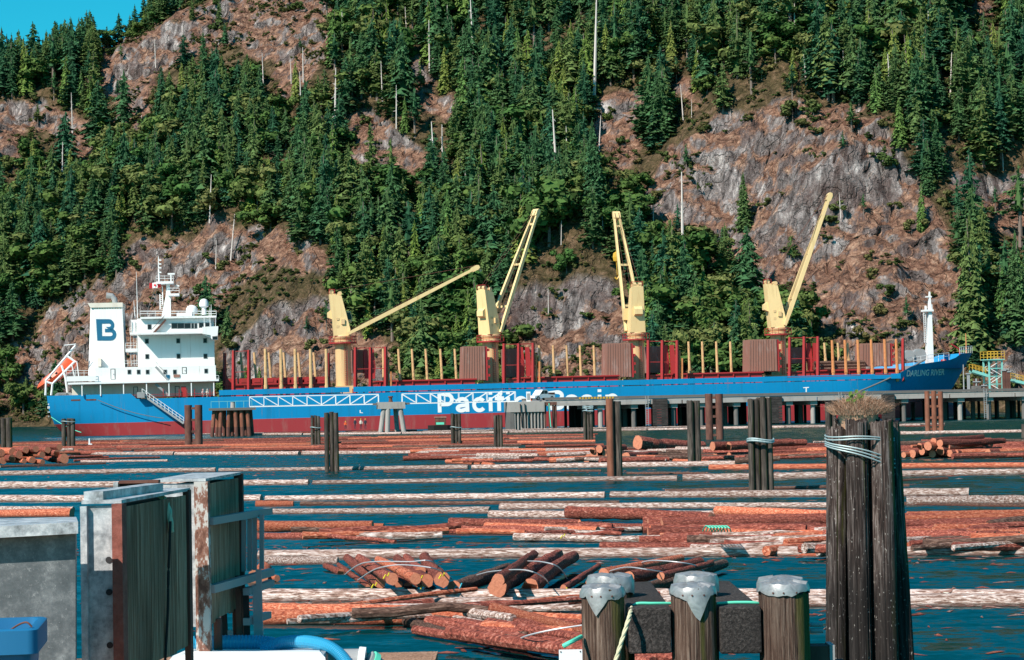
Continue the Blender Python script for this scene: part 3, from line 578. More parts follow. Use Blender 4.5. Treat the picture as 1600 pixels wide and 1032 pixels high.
uo = bpy.data.objects.new('undergrowth', um); COL.objects.link(uo); uo['kind'] = 'stuff'; tag(uo, 'low scrub and brush covering the slope between the trees', 'undergrowth'); uo.modifiers.new('undergrowth', 'NODES').node_group = gr
# bare trunks, read off the photograph: px, base py, top py
SN = [(767,140,88),(772,200,140),(675,305,195),(688,280,200),(868,305,178),(885,250,198),(922,150,0),(937,235,183),(736,95,0),(1297,128,65),(1305,30,0),(1331,26,0),(1505,15,-10),(1482,155,85),(1474,265,240),(1375,65,22),(1243,55,5),(1092,110,65),(1062,185,135),(1075,180,155),
 (1256,130,85),(520,210,110),(594,160,100),(632,55,10),(672,100,60),(1066,425,278),(1022,345,312),(1026,345,312),(853,487,448),(948,360,330),(650,20,-10),(570,70,20),(668,95,45),(965,40,-5),(1115,100,40),(1170,50,10),(1010,25,-10),(340,410,370),(355,405,340),(240,100,60),(395,180,150),(474,120,70),(452,130,95),(222,230,180),(100,90,60),(725,330,270),(1210,70,20),(1565,260,230),(1390,150,85)]
rs9 = random.Random(44)
for _ in range(46):
    x9 = rs9.uniform(20,1590); y9 = rs9.uniform(60,400)
    if not in_any(x9, y9) or rs9.random() < .15: SN.append((x9, y9, y9-rs9.uniform(30,75)))
def snag_label(px, ty, by):
    t = 'tall' if by-ty > 90 else 'short' if by-ty < 45 else 'thin'
    where = ('near the skyline on the left' if px < 480 else 'beside the grassy clearing left of centre' if px < 700 else 'in the middle of the wooded slope' if px < 1000 else 'above the left shoulder of the rock dome' if px < 1200 else 'in the top wood above the rock dome' if px < 1420 else 'in the wood at the upper right')
    if ty > 260: where = 'low on the slope near the middle cranes' if px < 1000 else 'beside the third crane from the left'
    return f'{t} bare grey dead trunk {where}'
for i, (px, by, ty) in enumerate(SN):
    P = surf(px, max(by, -40)); h = (by-ty)*P.y/FPX
    o = inst('dead_tree', SNAGS[i%6], None, P - V((0,1.5,0)), (random.gauss(0,.02), random.gauss(0,.03), random.uniform(0,6.28)), (h*1.15 if h < 12 else h*.95, h*1.15 if h < 12 else h*.95, h*1.08)); tag(o, snag_label(px, ty, by), 'tree', 'dead trunks on the hillside')
# ------------------------------------------------------------------ the ship (local: x forward, y to port, z up from the waterline at the stern)
YAW, TRIM = R_(8), 0.0058
_P = V((-.2253*384, 384, 0)); SHO = _P + V((-math.sin(YAW), math.cos(YAW), 0))*14
SHM = M.Translation(SHO) @ M.Rotation(YAW, 4, 'Z') @ M.Rotation(-TRIM, 4, 'Y'); SHI = SHM.inverted()
def sp(px, py, yl=-14.0):
    o = SHI @ EYE; d = SHI.to_3x3() @ ray(px, py); t = (yl-o.y)/d.y; p = o + d*t; return p.x, p.z
def sx_(px, yl=-14.0): return sp(px, 600, yl)[0]
def pbox(b, x0, y0, x1, y1, ya, yb, mi=0):           # box whose near face (y=ya) covers the pixel rectangle
    xm_ = (x0+x1)/2; a = sp(x0, y0, ya)[0]; d = sp(x1, y1, ya)[0]; c = sp(xm_, y0, ya)[1]; e = sp(xm_, y1, ya)[1]; return b.box((min(a,d), ya, min(c,e)), (max(a,d), yb, max(c,e)), mi)
def ppoly(b, pts, ya, yb, mi=0): return b.prism([sp(x, y, ya) for x, y in pts], ya, yb, mi)
ship = empty('cargo_ship', (0,0,0), 'long blue and white bulk carrier with four yellow deck cranes moored at the wharf', 'ship'); ship.matrix_world = SHM
def part(b, name, mats, parent=None, smooth=False): return b.build(name, mats, parent or ship, smooth)
# hull
sheer_px = [(1395,584),(1410,579),(1420,571),(1483,562),(1489,554),(1521,551)]
sheer = [(0,7.6),(15.5,7.6),(16.6,6.6)] + [(sx_(1380),6.75)]
for a, b_ in sheer_px[1:]: sheer.append(sp(a, b_, -11 if a < 1480 else -5))
shx = [a for a, _ in sheer]; shz = [c for _, c in sheer]
ZR = [None, 5.0, 2.25, 0.0, -3.5]; XS = sp(1519,552,0)[0]; STEM = [XS, XS-4.2, XS-6.6, XS-7.4, XS-9]; PB = [4.2, 2.9, 2.4, 2.1, 1.8]; X0 = 150.0; KS = [.17,.19,.26,.42,.7]
stations = [0,.6,2,4,7,11,15.5,16.6,20,26,40,60,80,100,120,140] + [X0+(XS-X0)*t for t in (0,.12,.24,.34,.42,.48,.53,.58,.64,.7,.76,.81,.86,.9,.935,.96,.98,.993,1.0)]
rows = []
for x in stations:
    rw = []
    for k in range(5):
        if x >= X0:
            t = (x-X0)/(XS-X0); xx = X0 + t*(STEM[k]-X0); hb = 14*max(0.0, 1-t**PB[k])
        else:
            t = max(0, (26-x)/26); xx = x + (0 if x > 11 else (1-x/11)*[0,.3,1.2,3.0,6][k]); hb = 14*(1-KS[k]*t**2.6)
        z = np.interp(xx, shx, shz) if k == 0 else ZR[k]
        rw.append((xx, hb, float(z)))
    rows.append(rw)
for side, nm in ((-1, 'near'), (1, 'far')):
    pass
hb_ = MB(); n = len(stations)
for sg in (-1, 1):
    o = len(hb_.v); hb_.v += [(x, sg*h, z) for rw in rows for x, h, z in rw]
    for i in range(n-1):
        for k in range(4):
            f = (o+i*5+k, o+(i+1)*5+k, o+(i+1)*5+k+1, o+i*5+k+1); hb_.f.append(f if sg > 0 else f[::-1]); hb_.m.append(0 if k < 2 else 1)
for k in range(4):                                   # transom
    hb_.f.append((k, k+1, 5*n+k+1, 5*n+k)); hb_.m.append(0 if k < 2 else 1)
hull = part(hb_, 'hull', [MT['blue'], MT['boot']], smooth=True)
# bulb
x0, z0 = sp(1478, 648, 0); bb = MB(); bb.loft([[(xx, math.cos(2*math.pi*j/10)*rr, -0.9+math.sin(2*math.pi*j/10)*rr*1.15) for j in range(10)] for xx, rr in ((XS-16,2.6),(XS-9,2.7),(XS-5,2.5),(XS-2.3,1.8),(XS-1,.6))]); part(bb, 'bulbous_bow', MT['boot'], smooth=True)
d_ = MB(); d_.add([(x, -np.interp(x, [r[0][0] for r in rows], [r[0][1] for r in rows])+.15, 6.35) for x in (0.3,4,11,20,60,100,140,160)] + [(x, np.interp(x, [r[0][0] for r in rows], [r[0][1] for r in rows])-.15, 6.35) for x in (160,140,100,60,20,11,4,.3)], [tuple(range(16))])
part(d_, 'main_deck', MT['deckred'])
fz = 10.0; xf = sx_(1416, -11); d_ = MB(); xs = [xf+(XS-3-xf)*t for t in (0,.25,.5,.7,.87,1.0)]; hbw = lambda x: max(0.2, float(np.interp(x, [r[0][0] for r in rows], [r[0][1] for r in rows])) - .5)
d_.add([(x, -hbw(x), sp(1430,570,-11)[1]-.9) for x in xs] + [(x, hbw(x), sp(1430,570,-11)[1]-.9) for x in xs[::-1]], [tuple(range(12))]); d_.box((xf-.2,-11.5,6.3),(xf,11.5,sp(1430,570,-11)[1]-.9)); part(d_, 'forecastle_deck', MT['deckred'])
FZ = sp(1430,570,-11)[1]-.9
# upper bulwark strip, standing clear of the sheer on short posts
for a, b_ in ((342,546),(552,1000),(1000,1408)):
    b = MB(); xa, xb = sx_(a), sx_(b_); b.box((xa,-14.04,6.86),(xb-.03,-13.9,7.85)); part(b, 'bulwark_plate', MT['blue'])
b = MB()
for k in range(62): x = sx_(345) + k*2.05; b.box((x,-13.88,6.3),(x+.25,-13.6,7.5)) if x < sx_(1400) else None
part(b, 'bulwark_stays', MT['redp'])['kind'] = 'stuff'
b = MB(); b.box((sx_(342),13.9,6.5),(sx_(1408),14.05,7.8)); part(b, 'port_bulwark', MT['blue'])
for a, c in ((1085,1165),(1230,1345),(1367,1395)):
    b = MB(); y = 598.5 - (a-1085)*.014; pbox(b, a, y-1, c, y+1.2, -14.03, -13.9); 
# hatch coamings and hatch covers
for a, c in ((352,512),(590,742),(815,965),(1045,1190),(1270,1400)):
    b = MB(); xa, xb = sx_(a,-9), sx_(c,-9); b.box((xa,-9.5,6.36),(xb,9.5,8.7)); b.box((xa-.3,-9.9,8.7),(xb+.3,9.9,8.95)); co = part(b, 'hatch_coaming', MT['redp'])
    k = int((xb-xa)/2.9)
    for i in range(k):
        b = MB(); x = xa+.3+i*(xb-xa)/k; b.box((x,-9.8,6.5),(x+.22,-9.51,8.7)); b.build('coaming_rib', MT['redp'], co)
for k in range(8):                                   # aft hatch covers, closed
    b = MB(); xa, xb = sx_(353,-9), sx_(516,-9); w1 = (xb-xa)/8; b.box((xa+k*w1,-9.9,8.98),(xa+(k+1)*w1-.35,9.9,10.0)); b.box((xa+k*w1+.4,-9.98,9.2),(xa+(k+1)*w1-.9,-9.9,9.8)); part(b, 'hatch_cover', MT['redp'])
def openhatch(x0, y0, x1, y1, ya, yb, lean=3, red=True):
    a, c = sp(x0, y1, ya); d, e = sp(x1, y0, ya); b = MB(); ld = (sp(x0+lean, y1, ya)[0]-a)
    b.prism([(a,c),(d,c),(d,e),(a+ld,e)], ya, yb); o = part(b, 'open_hatch_cover', MT['brown'])
    m = max(4, int((d-a)/.55))
    for i in range(m):
        b = MB(); x = a + .25 + i*(d-a-.4)/m; b.beam((x+ld*.05, ya-.04, c+.15), (x+ld*(1-i/m)*.9, ya-.04, e-.15), .14, .09, up=V((0,1,0))); b.build('stiffener', MT['brown'], o)
    if red:
        b = MB(); b.box((d+.05,ya+.2,c-.1),(d+.55,yb,e-.1))
        for q_ in range(4): zz = c + (e-c)*(q_+.4)/4; b.box((d+.55,ya+.3,zz),(d+1.0,ya+2,zz+.5))
        b.build('hatch_frame', MT['redp'], o)
    return o
openhatch(722,541,757,595,-8,-3); openhatch(947,536,985,590,-8,-3,2); openhatch(1170,530,1213,581,-8,-3,2); openhatch(1346,536,1390,573,-7.5,-3,2)
for x0, x1, y0, y1 in ((551,567,547,583),(788,809,545,590),(1013,1033,541,583),(1236,1256,543,568)): openhatch(x0, y0, x1, y1, 5, 9, 0)
for cx_ in (577,820,1046,1270):                       # red folding gear right of each crane
    for k in range(2):
        b = MB(); xa = cx_ - 9 + k*10; oy = -(cx_-577)*.014
        ppoly(b, [(xa,546+oy),(xa+6,546+oy),(xa+9,575+oy),(xa+8,592+oy),(xa+2,592+oy)], 3-k, 3.8-k); part(b, 'hatch_lifting_arm', MT['redp'])
# stanchions
def post(px, ty, by, yl, mt, r=.26, leanpx=2.5, name='stanchion', sq=False):
    xt, zt = sp(px, ty, yl); xb, zb = sp(px+leanpx, by, yl); b = MB(); b.tube([(xb,yl,6.3 if yl < 0 else 6.36),(xb,yl,zb),(xt,yl,zt)], [r*1.1,r*1.1,r*.9], 4 if sq else 7)
    if not sq: b.tube([(xb,yl,zb-.1),(xb,yl,zb+.6)], r*1.3, 7)
    return part(b, name, mt)
for px in (414.5,438.7,461,485,509.6): post(px, 545.5, 607, -13.3, MT['tan'], .3, 1)
for px in (376,397,420,443,466,490): post(px, 551, 599, 13.3, MT['tan'], .27, 4)
for px in (622.4,643.6,665,688,710.5): post(px, 545.5, 597, 13.3, MT['tan'], .27, 3)
for px in (842.5,864,885,906,927.6): post(px, 540, 592, 13.3, MT['tan'], .27, 2)
for px in (1075.7,1097,1119,1141): post(px, 534, 585, 13.3, MT['tan'], .27, 2)
for px in (1288,1309,1324): post(px, 536, 566, 13.3, MT['tan'], .27, 2)
for px in (599,825,1050,1262): post(px-.5, 545-(px-599)*.013, 600-(px-599)*.017, 13.3, MT['tan'], .25, 1)
for px in (1300,1320,1340,1361,1382,1400): post(px, 532-(px-1300)*.02, 582, -13.3, MT['orangetan'], .3, 2)
for px, h in ((607,562),(611,581),(838,555),(843,565),(1062,548),(1066,560)): post(px, h, 603-(px-607)*.02, -12, MT['orangetan'], .2, 0)
REDF = [((365,548),(389,547)), ((555.5,543),(579,543),(602.6,542)), ((787.7,537),(810.5,537),(833,536)), ((1013,532),(1035,532),(1058,532)), ((1234,527),(1256.5,526),(1278,526)), ((1411,529),)]
for fr in REDF:
    for px, ty in fr: post(px, ty, 604-(px-555)*.022, -12.6, MT['redp'], .36, 0, 'red_post', True)
    if len(fr) > 1:
        for dy in (1.5, 34):
            xa, za = sp(fr[0][0], fr[0][1]+dy, -12.6); xb, zb = sp(fr[-1][0], fr[-1][1]+dy, -12.6); b = MB(); b.beam((xa,-12.6,za),(xb,-12.6,zb),.12,.12); part(b, 'cross_rail', MT['redp'])
for px, ty, yl in ((351,552,12),(513,552,12)): post(px, ty, 600, yl, MT['redp'], .36, 0, 'red_post', True)
# cranes
def crane(px, ytop, ycol, slew, tip, name):
    xc = sx_(px, 0); s = MB(); zc = sp(px, ycol, 0)[1]
    ring = lambda r, z, m=18: [(xc+math.cos(2*math.pi*j/m)*r, math.sin(2*math.pi*j/m)*r, z) for j in range(m)]
    s.loft([ring(1.52,6.3), ring(1.52,zc-2.2), ring(1.75,zc-1.2), ring(1.75,zc-.9), ring(1.6,zc-.85), ring(1.85,zc-.5), ring(1.95,zc-.3), ring(1.8,zc)], 0)
    s.box((xc-2.6,-2.4,6.3),(xc+2.6,2.4,8.2))
    root = part(s, 'crane', MT['creamcol'], smooth=True); root['label'] = name
    b = MB(); b.loft([ring(2.75,zc-1.55), ring(2.75,zc-1.3)], 0)
    for j in range(14):
        a = 2*math.pi*j/14; b.beam((xc+math.cos(a)*2.7,math.sin(a)*2.7,zc-1.4),(xc+math.cos(a)*2.7,math.sin(a)*2.7,zc-.2),.07,.07)
    b.tube([(xc+math.cos(2*math.pi*j/18)*2.7,math.sin(2*math.pi*j/18)*2.7,zc-.2) for j in range(19)], .05, 4); b.tube([(xc+math.cos(2*math.pi*j/18)*2.7,math.sin(2*math.pi*j/18)*2.7,zc-.8) for j in range(19)], .04, 4)
    b.build('gallery', MT['redp'], root)
    b = MB()
    for k in range(22): b.box((xc+.2,-1.75,8.4+k*.36),(xc+.7,-1.68,8.46+k*.36))
    b.box((xc+.16,-1.78,8.2),(xc+.22,-1.66,zc-1.5)); b.box((xc+.68,-1.78,8.2),(xc+.74,-1.66,zc-1.5)); b.build('ladder', MT['redp'], root)
    ca, sa = math.cos(slew), math.sin(slew)
    T = lambda p: (xc + p[0]*ca - p[1]*sa, p[0]*sa + p[1]*ca, zc + p[2])
    H = sp(px, ytop, 0)[1] - zc
    prof = [(-1.7,0),(1.3,0),(1.45,1.2),(-.1,H-.35),(-2.5,H)]; wv = [1.55,1.55,1.5,1.15,1.15]
    b = MB(); b.add([T((x,-w_,z)) for (x,z), w_ in zip(prof, wv)] + [T((x,w_,z)) for (x,z), w_ in zip(prof, wv)], [(0,1,2,3,4),(9,8,7,6,5)] + [(i,(i+1)%5,(i+1)%5+5,i+5) for i in range(5)])
    b.add([T(p) for p in ((-1.9,-.8,3.2),(-1.9,.8,3.2),(-2.9,-.8,3.6),(-2.9,.8,3.6),(-2.9,-.8,4.6),(-2.9,.8,4.6),(-2.05,-.8,5.2),(-2.05,.8,5.2))], [(0,2,4,6),(1,7,5,3),(0,1,3,2),(2,3,5,4),(4,5,7,6)])
    house = b.build('crane_house', MT['cream'], root)
    b = MB()
    for k in (-.55,.55): b.tube([T((-2.0,k-.3,H+.45)),T((-2.0,k+.3,H+.45))], .42, 10); b.tube([T((-.4,k-.3,H+.15)),T((-.4,k+.3,H+.15))], .4, 10)
    b.box((0,0,0),(0.01,.01,.01)) if False else None
    b.beam(T((-2.3,0,H+.1)),T((-.2,0,H-.2)),1.6,.25); b.build('sheave_block', MT['creamcol'], house)
    b = MB()
    for a_, c_ in ((-2.4,H),(-1.4,H-.1)): b.beam(T((a_,-1.1,c_)),T((a_,-1.1,c_+1.0)),.08,.08); b.beam(T((a_,1.1,c_)),T((a_,1.1,c_+1.0)),.08,.08)
    b.beam(T((-2.4,-1.1,H+1)),T((-2.4,1.1,H+1)),.08,.08); b.beam(T((-2.4,-1.1,H+1)),T((-1.4,-1.1,H+.9)),.08,.08); b.beam(T((-2.4,1.1,H+1)),T((-1.4,1.1,H+.9)),.08,.08); b.build('top_rail', MT['redp'], house)
    b = MB(); cy = 1.75; b.add([T(p) for p in ((.9,cy-.5,2.6),(1.9,cy-.5,2.6),(2.1,cy-.5,3.7),(1.7,cy-.5,4.9),(.6,cy-.5,4.9),(.9,cy+.5,2.6),(1.9,cy+.5,2.6),(2.1,cy+.5,3.7),(1.7,cy+.5,4.9),(.6,cy+.5,4.9))], [(0,1,2,3,4),(9,8,7,6,5)] + [(i,(i+1)%5,(i+1)%5+5,i+5) for i in range(5)])
    cab = b.build('operator_cab', MT['cream'], root)
    b = MB(); b.add([T(p) for p in ((1.05,cy-.53,3.2),(1.85,cy-.53,3.2),(1.95,cy-.53,3.7),(1.62,cy-.53,4.6),(1.0,cy-.53,4.6))], [(0,1,2,3,4)]); b.add([T(p) for p in ((2.03,cy-.4,3.2),(2.03,cy+.4,3.2),(1.82,cy+.4,4.6),(1.82,cy-.4,4.6))], [(0,1,2,3)]); b.build('cab_window', MT['glass'], cab)
    b = MB()
    for k in (1.5, 3.0): b.add([T(p) for p in ((-1.2,-1.52,k),(-.7,-1.5,k),(-.7,-1.5,k+.5),(-1.2,-1.52,k+.5))], [(0,1,2,3)])
    b.add([T(p) for p in ((-.3,-1.75,2.2),(.4,-1.75,2.2),(.4,-1.75,3.2),(-.3,-1.75,3.2),(-.3,-1.4,2.2),(.4,-1.4,2.2),(.4,-1.4,3.2),(-.3,-1.4,3.2))], [(0,1,2,3),(0,4,5,1),(3,2,6,7),(0,3,7,4),(1,5,6,2)]); b.build('vent_box', MT['creamcol'], house)
    # jib: two legs converging on the head
    lx, lz = tip; b = MB(); D = V((lx-1.0, 0, lz-.35)).normalized(); upv = V((-D.z,0,D.x)); tipc = V((lx,0,lz))
    jib = None
    for sg in (-1, 1):
        p0 = V((1.0, sg*1.85, .35)); p1 = tipc + V((0, sg*.55, 0)) - D*1.0
        rings = []
        for t, hh, ww in ((0,.26,.24),(.12,.38,.25),(.5,.36,.24),(.9,.28,.2),(1,.26,.2)):
            c = p0.lerp(p1, t); rings.append([T(c + upv*(hh*u) + V((0, ww*v_, 0))) for u, v_ in ((-1,-1),(-1,1),(1,1),(1,-1))])
        b.loft(rings)
    jib = b.build('jib', MT['cream'], root)
    b = MB()
    for t in (.22,.58,.93):
        ww = 1.85 + (.55-1.85)*t; c = V((1.0,0,.35)).lerp(tipc - D*1.0, t); b.beam(T(c+V((0,-ww,0))),T(c+V((0,ww,0))),.42,.42)
    b.build('cross_member', MT['cream'], jib)
    b = MB(); b.loft([[T(tipc + D*u + upv*(hh*a) + V((0,.75*c,0))) for a, c in ((-1,-1),(-1,1),(1,1),(1,-1))] for u, hh in ((-1.1,.45),(.1,.5),(.6,.25))]); b.beam(T(tipc+D*.2),T(tipc+D*.5+V((.5,0,-.9))),.5,.4); b.build('jib_head', MT['cream'], jib)
    b = MB()
    for sg in (-.4,.4): b.tube([T((-2.0,sg,H+.7)), T(tipc+upv*.45+V((0,sg,0)))], .035, 4); b.tube([T((.9,sg,.9)), T(tipc+upv*.6+V((0,sg,0)))], .035, 4)
    b.build('luffing_wire', MT['rustdk'], jib)
    return root, T, tipc
def aim(px, ycol, tip, slews, L_=28.2):             # slew and reach that bring the jib head over the wanted spot
    xc = sx_(px, 0); zc = sp(px, ycol, 0)[1]; best = (1e9,)
    for sl in slews:
        for ed in range(15, 80):
            e = R_(ed*1.0); lx, lz = 1+L_*math.cos(e), .35+L_*math.sin(e); P = SHM @ V((xc+lx*math.cos(sl), lx*math.sin(sl), zc+lz)); u, v = project(np.array([P])); d = (u[0]-tip[0])**2 + (v[0]-tip[1])**2
            if d < best[0]: best = (d, sl, lx, lz)
    return best[1], best[2:]
AW = [R_(a) for a in range(40, 131)]
s1, t1 = aim(537,525,(740,420),[0.0],28.6); crane(537,460,525,s1,t1,'leftmost deck crane with its jib lowered to the right')
s2, t2 = aim(768,523,(837,331),AW); crane(768,454,523,s2,t2,'second deck crane from the left with its twin-leg jib raised')
s3, t3 = aim(996,520,(962,335),AW); _, T3, tp3 = crane(996,449,520,s3,t3,'third deck crane from the left with its jib leaning left')
s4, t4 = aim(1218,512,(1297,299),[0.0]); crane(1218,444,512,s4,t4,'rightmost deck crane with its steep jib raised to the right')
hyl = math.sin(s3)*t3[0]*.97; hx, hz = sp(963,402,hyl); b = MB(); b.loft([[(hx+math.cos(2*math.pi*j/8)*r, hyl+math.sin(2*math.pi*j/8)*r*.5, hz+z) for j in range(8)] for r, z in ((.15,1.1),(.6,.8),(.75,0),(.6,-.8),(.15,-1.1))]); b.tube([(hx,hyl,hz-1.1),(hx+.1,hyl,hz-3.6)],.08,5); b.tube([(hx+.1,hyl,hz-3.6),(hx+.45,hyl,hz-4.1),(hx,hyl,hz-4.6),(hx-.4,hyl,hz-4.2)],.22,6); b.tube([(hx,hyl,hz+1),T3(tp3)],.05,4); part(b, 'crane_hook', MT['yellow'])
# deck house
sup = MB(); pbox(sup, 214, 497, 336, 598, -10, 10); sup = part(sup, 'superstructure', MT['white'])
def sub(px0, py0, px1, py1, ya, yb, name, mt, parent=None):
    b = MB(); pbox(b, px0, py0, px1, py1, ya, yb); return b.build(name, MT[mt], parent or sup)
sub(148,573,337.5,596,-12.6,12.6,'lower_house','white'); sub(106,595.5,342,598.5,-13.7,13.7,'boat_deck','white'); sub(112,598,336,621,-10.6,10.6,'main_deck_house','offwhite')
sub(104,588,150,596,-13.6,-13.4,'bulwark_panel','white'); 
sub(221,497,330,519,-11.4,11.4,'bridge','white'); sub(219,494.5,338,497.5,-12.2,12.2,'bridge_roof','white'); sub(214,519,338,522,-13.4,13.4,'bridge_deck','white')
b = MB(); ppoly(b, [(316,511),(341,510),(340,525),(337,525),(336,530),(330,530),(329,524),(316,522)], -14.4, -11.5); b.build('bridge_wing', MT['white'], sup)
b = MB(); ppoly(b, [(318,523),(338,523),(336,531)], -13.8, -10.2); b.build('wing_bracket', MT['white'], sup)
b = MB(); 
for x in (319,328,336.5): pbox(b, x-.5, 497, x+.5, 511, -13.9, -13.75)
b.build('wing_post', MT['white'], sup)
def window(px, py, w_, h_, ya, rnd=True):
    w_ *= 1.2; h_ *= 1.2
    a, c = sp(px-w_/2, py+h_/2, ya); d, e = sp(px+w_/2, py-h_/2, ya); f = MB(); f.box((a-.09,ya-.06,c-.09),(d+.09,ya-.001,e+.09)); o = f.build('window', MT['grey'], sup); g = MB(); g.box((a,ya-.09,c),(d,ya-.061,e)); g.build('pane', MT['glass'], o)
for px, w_ in ((272.5,7),(282.5,8),(293,7.5),(301,2.6),(306,2.6)): window(px, 509.5, w_, 6.5, -11.4)
window(314.5,508.5,5.5,6,-11.4); window(324.5,508.5,6,6,-11.4); window(233.5,511,4,6,-11.4); window(336,528.5,6,4,-14.4)
for px, py in ((229.5,533.5),(278.5,533),(230,557.5),(279,557),(321,557),(320.5,532.5)): window(px, py, 4, 5.5, -10)
for px, py in ((202,581.5),(216.5,581.5),(230.5,581.5),(322,580),(273,581.5),(258,581.5)): window(px, py, 3.6, 5, -12.6)
def door(px, py0, py1, w_, ya, mt='white'):
    a, c = sp(px-w_/2, py1, ya); d, e = sp(px+w_/2, py0, ya); f = MB(); f.box((a-.12,ya-.05,c-.05),(d+.12,ya-.001,e+.12)); o = f.build('door', MT['dark'], sup); g = MB(); g.box((a,ya-.08,c),(d,ya-.051,e)); g.build('door_leaf', MT[mt], o); h = MB(); h.box((d-.25,ya-.14,(c+e)/2-.1),(d-.12,ya-.081,(c+e)/2+.1)); h.build('handle', MT['grey'], o)
door(176.5,577.5,593,5,-12.6); door(212,605.5,620,5,-10.6,'offwhite'); door(277,604.5,619,5,-10.6,'offwhite'); door(288,575,584,5,-12.6)
for px in (128,157,193,229,264,299,334):
    b = MB(); pbox(b, px-1, 598.5, px+1, 619, -13.5, -13.2); b.build('deck_post', MT['white'], sup)
for k, px in enumerate((255,264,280,292,304,316,328)):
    b = MB(); pbox(b, px-.7, 608, px+.7, 621, -13.4, -13.2); b.build('rail_post', MT['redp'], sup)
sub(283,604,291,621,-12.9,-12.6,'hose_cabinet','redp'); sub(259,586,265,592,-12.75,-12.6,'locker','logo'); sub(271,585.5,281,590,-12.8,-12.6,'life_raft_rack','brown')
b = MB()
for k in range(9):                                   # stair up the bridge front
    a, c = sp(238+k*2.2, 521-k*2.3, -11.8); b.box((a,-12.2,c),(a+.35,-11.5,c+.12))
p = [sp(238,523,-12.2), sp(259,500,-12.2)]; b.beam((p[0][0],-12.2,p[0][1]),(p[1][0],-12.2,p[1][1]),.1,.35); b.beam((p[0][0],-12.2,p[0][1]+1),(p[1][0],-12.2,p[1][1]+1),.08,.08); b.build('stair', MT['rustdk'], sup)
b = MB(); p = [sp(243,573,-13), sp(262,594,-13)]; b.beam((p[0][0],-13,p[0][1]),(p[1][0],-13,p[1][1]),.1,.4); b.beam((p[0][0],-13,p[0][1]+.9),(p[1][0],-13,p[1][1]+.9),.1,.1); p = [sp(243,600,-13), sp(264,619,-13)]; b.beam((p[0][0],-13,p[0][1]),(p[1][0],-13,p[1][1]),.1,.4); b.build('stair', MT['grey'], sup)
def railing(pts, ya, h=1.05, name='railing', mt='white', step=1.4, par=None):
    b = MB(); P = [V((sp(x, y, yy)[0], yy, sp(x, y, yy)[1])) for x, y, yy in pts]
    for a, c in zip(P, P[1:]):
        for q_ in (h, h*.55): b.beam(a+V((0,0,q_)), c+V((0,0,q_)), .07, .07)
        m = max(1, int((c-a).length/step))
        for i in range(m+1): pp = a.lerp(c, i/m); b.beam(pp, pp+V((0,0,h)), .06, .06)
    return b.build(name, MT[mt], par or sup)
b = MB(); xa_, xb_ = sx_(203,-13.4), sx_(340,-13.4); b.box((xa_,-13.44,7.3),(xb_,-13.36,7.38)); b.box((xa_,-13.44,6.9),(xb_,-13.36,6.96)); b.build('hand_rail', MT['redp'], sup)
railing([(219,495,-12.1),(338,495,-12.1)], 0); railing([(219,495,12.1),(338,495,12.1)], 0); railing([(200,573,-12.5),(216,573,-12.5)], 0); railing([(196,545,-9),(214,545,-9)],0); railing([(203,521,-9),(216,521,-9)],0); railing([(170,573,-12.5),(206,573,-12.5)],0); railing([(104,588,-13.5),(145,588,-13.5)],0); railing([(335,596,-13.5),(342,596,-13.5)],0)
sub(196,545,216,550,-10,10,'aft_gallery','white'); sub(203,520,217,523,-10,10,'aft_gallery','white')
for px in (204,209,213):
    b = MB(); pbox(b, px-.5, 500, px+.5, 572, -9.5, -9.3); b.build('aft_post', MT['white'], sup)
b = MB(); pbox(b,205,500,222,521,-9,9); b.build('aft_house', MT['white'], sup)
# funnel
f = MB(); A = [sp(137,596,-5),sp(196,596,-5)]; Bt = [sp(143.5,480,-5),sp(191,480,-5)]
f.loft([[(A[0][0],-4,A[0][1]),(A[0][0]+1.2,-5,A[0][1]),(A[1][0],-5,A[1][1]),(A[1][0],5,A[1][1]),(A[0][0],5,A[0][1])],[(Bt[0][0]-.3,-4,Bt[0][1]),(Bt[0][0]+.4,-5,Bt[0][1]),(Bt[1][0],-5,Bt[1][1]),(Bt[1][0],5,Bt[1][1]),(Bt[0][0]-.3,5,Bt[0][1])]])
fun = part(f, 'funnel', MT['white']); b = MB(); xa, za = sp(141,481,-5.2); xb, zb = sp(191.5,473,-5.2); xo = sp(137,473,-5.2)[0]; b.prism([(xa,za),(xb,za),(xb,zb),(xo,zb)], -5.25, 5.25); b.build('funnel_cap', MT['offwhite'], fun)
b = MB(); q_ = [sp(*c,0) for c in ((180,474),(179,468),(175,463),(166,462))]; b.tube([(x,0,z) for x,z in q_], [.55,.55,.55,.6], 10); b.build('exhaust_pipe', MT['grey'], fun)
b = MB()
for k in range(11): pbox(b, 147+k*4, 481.5, 149+k*4, 483, -5.03, -5.0)
b.build('funnel_vent', MT['creamcol'], fun)
# the emblem on the funnel: a heavy B with an open slot
def flat(b, pts, ya, mi=0): b.add([(sp(x,y,ya)[0], ya, sp(x,y,ya)[1]) for x, y in pts], [tuple(range(len(pts)))], mi)
def arcp(cx, cy, rx, ry, a0, a1, n=10): return [(cx+rx*math.cos(a0+(a1-a0)*i/n), cy+ry*math.sin(a0+(a1-a0)*i/n)) for i in range(n+1)]
b = MB(); ya = -5.06
flat(b, [(150,499),(159,499),(159.5,532.5),(152,532.5)], ya)
flat(b, [(159,499)] + arcp(170,508.5,8.5,9.5,-math.pi/2,math.pi/2*.72,9) + [(165,511),(169.5,511)] + arcp(170,508.5,3.4,2.6,math.pi/2,-math.pi/2,6) + [(159,506)], ya)
flat(b, [(164,514),(173,514)] + arcp(173,523,8.8,9.6,-math.pi/2,math.pi/2,10) + [(159.5,532.5),(159.5,525.5),(173,525.5)] + arcp(173,522.5,3,3,math.pi/2,-math.pi/2,6) + [(164,519.5)], ya)
b.build('emblem', MT['logo'], fun)
